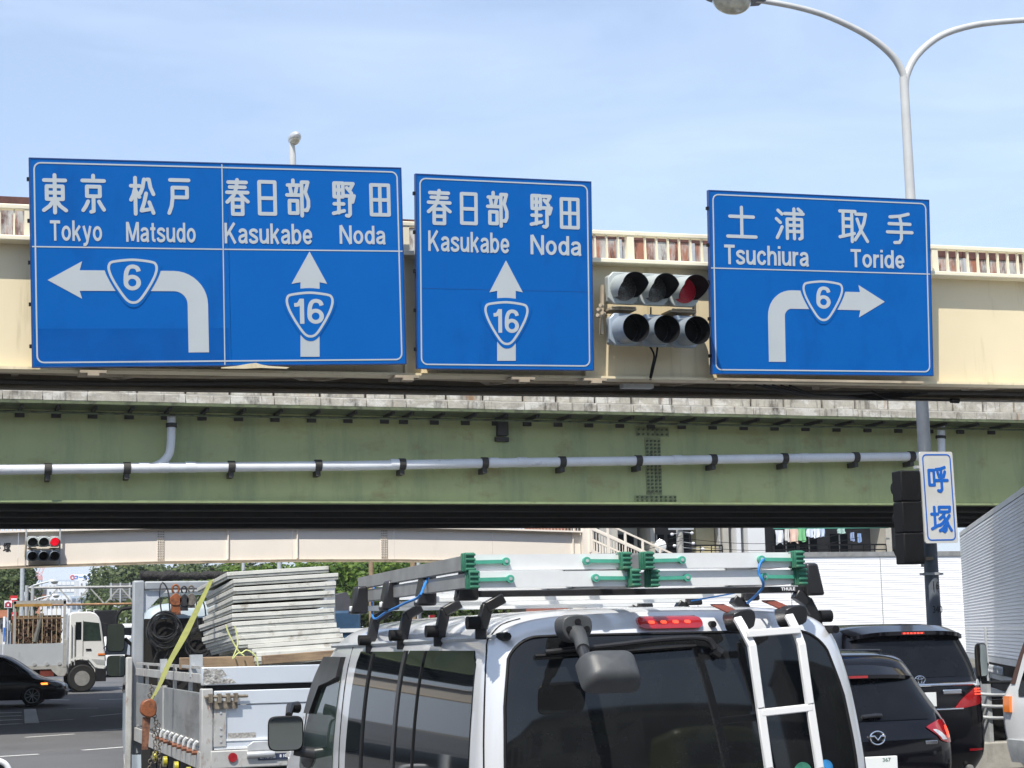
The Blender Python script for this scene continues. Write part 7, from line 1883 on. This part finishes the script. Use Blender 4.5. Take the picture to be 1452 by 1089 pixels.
street_building('unseen white house row left of the road, added for reflections', -26, 14, 26, 10, 7.5, M_wallwhite, pi / 2, nx=7, nz=2)
street_building('unseen brown block left of the crossing, added for reflections', -34, 46, 24, 10, 10, M_brick, pi / 2, nx=6, nz=3)
street_building('unseen grey block right of the road, added for reflections', 36, 8, 24, 10, 9, M_wallgrey, -pi / 2, nx=6, nz=3)
for k, (x, y, zt, r) in enumerate([(-16, -14, 8, 3.6), (-11, -20, 7, 3.2), (-17, 4, 7.5, 3.4), (-18, 26, 8, 3.6), (-15, 34, 7, 3.0), (14, -20, 7, 3.2), (22, -8, 8, 3.6), (25, 2, 7, 3.2), (-20, -4, 8.5, 3.8), (27, 14, 7, 3)]):
    tree('unseen tree added for reflections ' + ['behind the viewer in front of the grey office', 'farthest back in front of the long beige shop', 'beside the white house row', 'between the white houses and the brown block', 'in front of the brown block', 'behind the viewer near the dark office', 'right of the junction near the dark office', 'in front of the grey block at right', 'behind the viewer at the white house row corner', 'at the far end of the grey block at right'][k], x, y, zt, r, k % 2, k, 'unseen trees added for reflections')
OT = thing('olive_truck', 'olive yellow truck waiting behind the viewer', 'truck', (9.8, -8.5, 0), (0, 0, 0))
OT.scale = (1.4, 1.4, 1.45)
ot = Shell([(.45,1.10,0,2.0),(.9,1.15,0,2.15),(1.5,1.15,0,2.1),(2.2,1.10,.02,1.9),(2.6,1.0,.05,1.7),(2.7,.6,.2,1.3)], rx=.15, ry=.1, bulge=.02, fr=.3)
ot.body(pm('olive yellow paint', (.22,.23,.03), .35, var=.05, coat=.5), OT, 'cab')
ot.patch('front', [(1.45,-.95,.95),(2.2,-.88,.88)], M_glass, OT, 'windscreen')
ot.patch('front', [(.7,-.6,.6),(1.1,-.65,.65)], M_black, OT, 'grille')
MB().box(-1.15, 1.15, -5.5, -.05, 1.0, 3.2).build('cargo_box', M_darkroom, OT)
for x in (-.95, .95):
    for y in (-4, 1.1): wheel(OT, x, y, .45, .45, .28, sgn=1 if x > 0 else -1)
# white turn marking far down the lane
#m_ = MB(); a = atz(133, 963, .15); q = [atz(133, 960.5, .18), atz(140, 961, .18), atz(147, 965, .18), atz(141, 966, .18)]

# ------------------------------------------------------------------ the summer air
hz = MB().box(-1150, 1150, -80, 1250, -1.2, 62).build('haze', None, smooth=False)
hm = bpy.data.materials.new('haze air'); hm.use_nodes = True
ht = hm.node_tree
for n in list(ht.nodes): ht.nodes.remove(n)
ho = ht.nodes.new('ShaderNodeOutputMaterial'); hv = ht.nodes.new('ShaderNodeVolumePrincipled')
hv.inputs['Color'].default_value = (0.90, 0.95, 1.0, 1); hv.inputs['Density'].default_value = 0.00028; hv.inputs['Anisotropy'].default_value = 0.2
ht.links.new(hv.outputs['Volume'], ho.inputs['Volume'])
hz.data.materials.clear(); hz.data.materials.append(hm)
tag(stuff(hz), 'thin pale summer haze over the whole junction', 'haze')
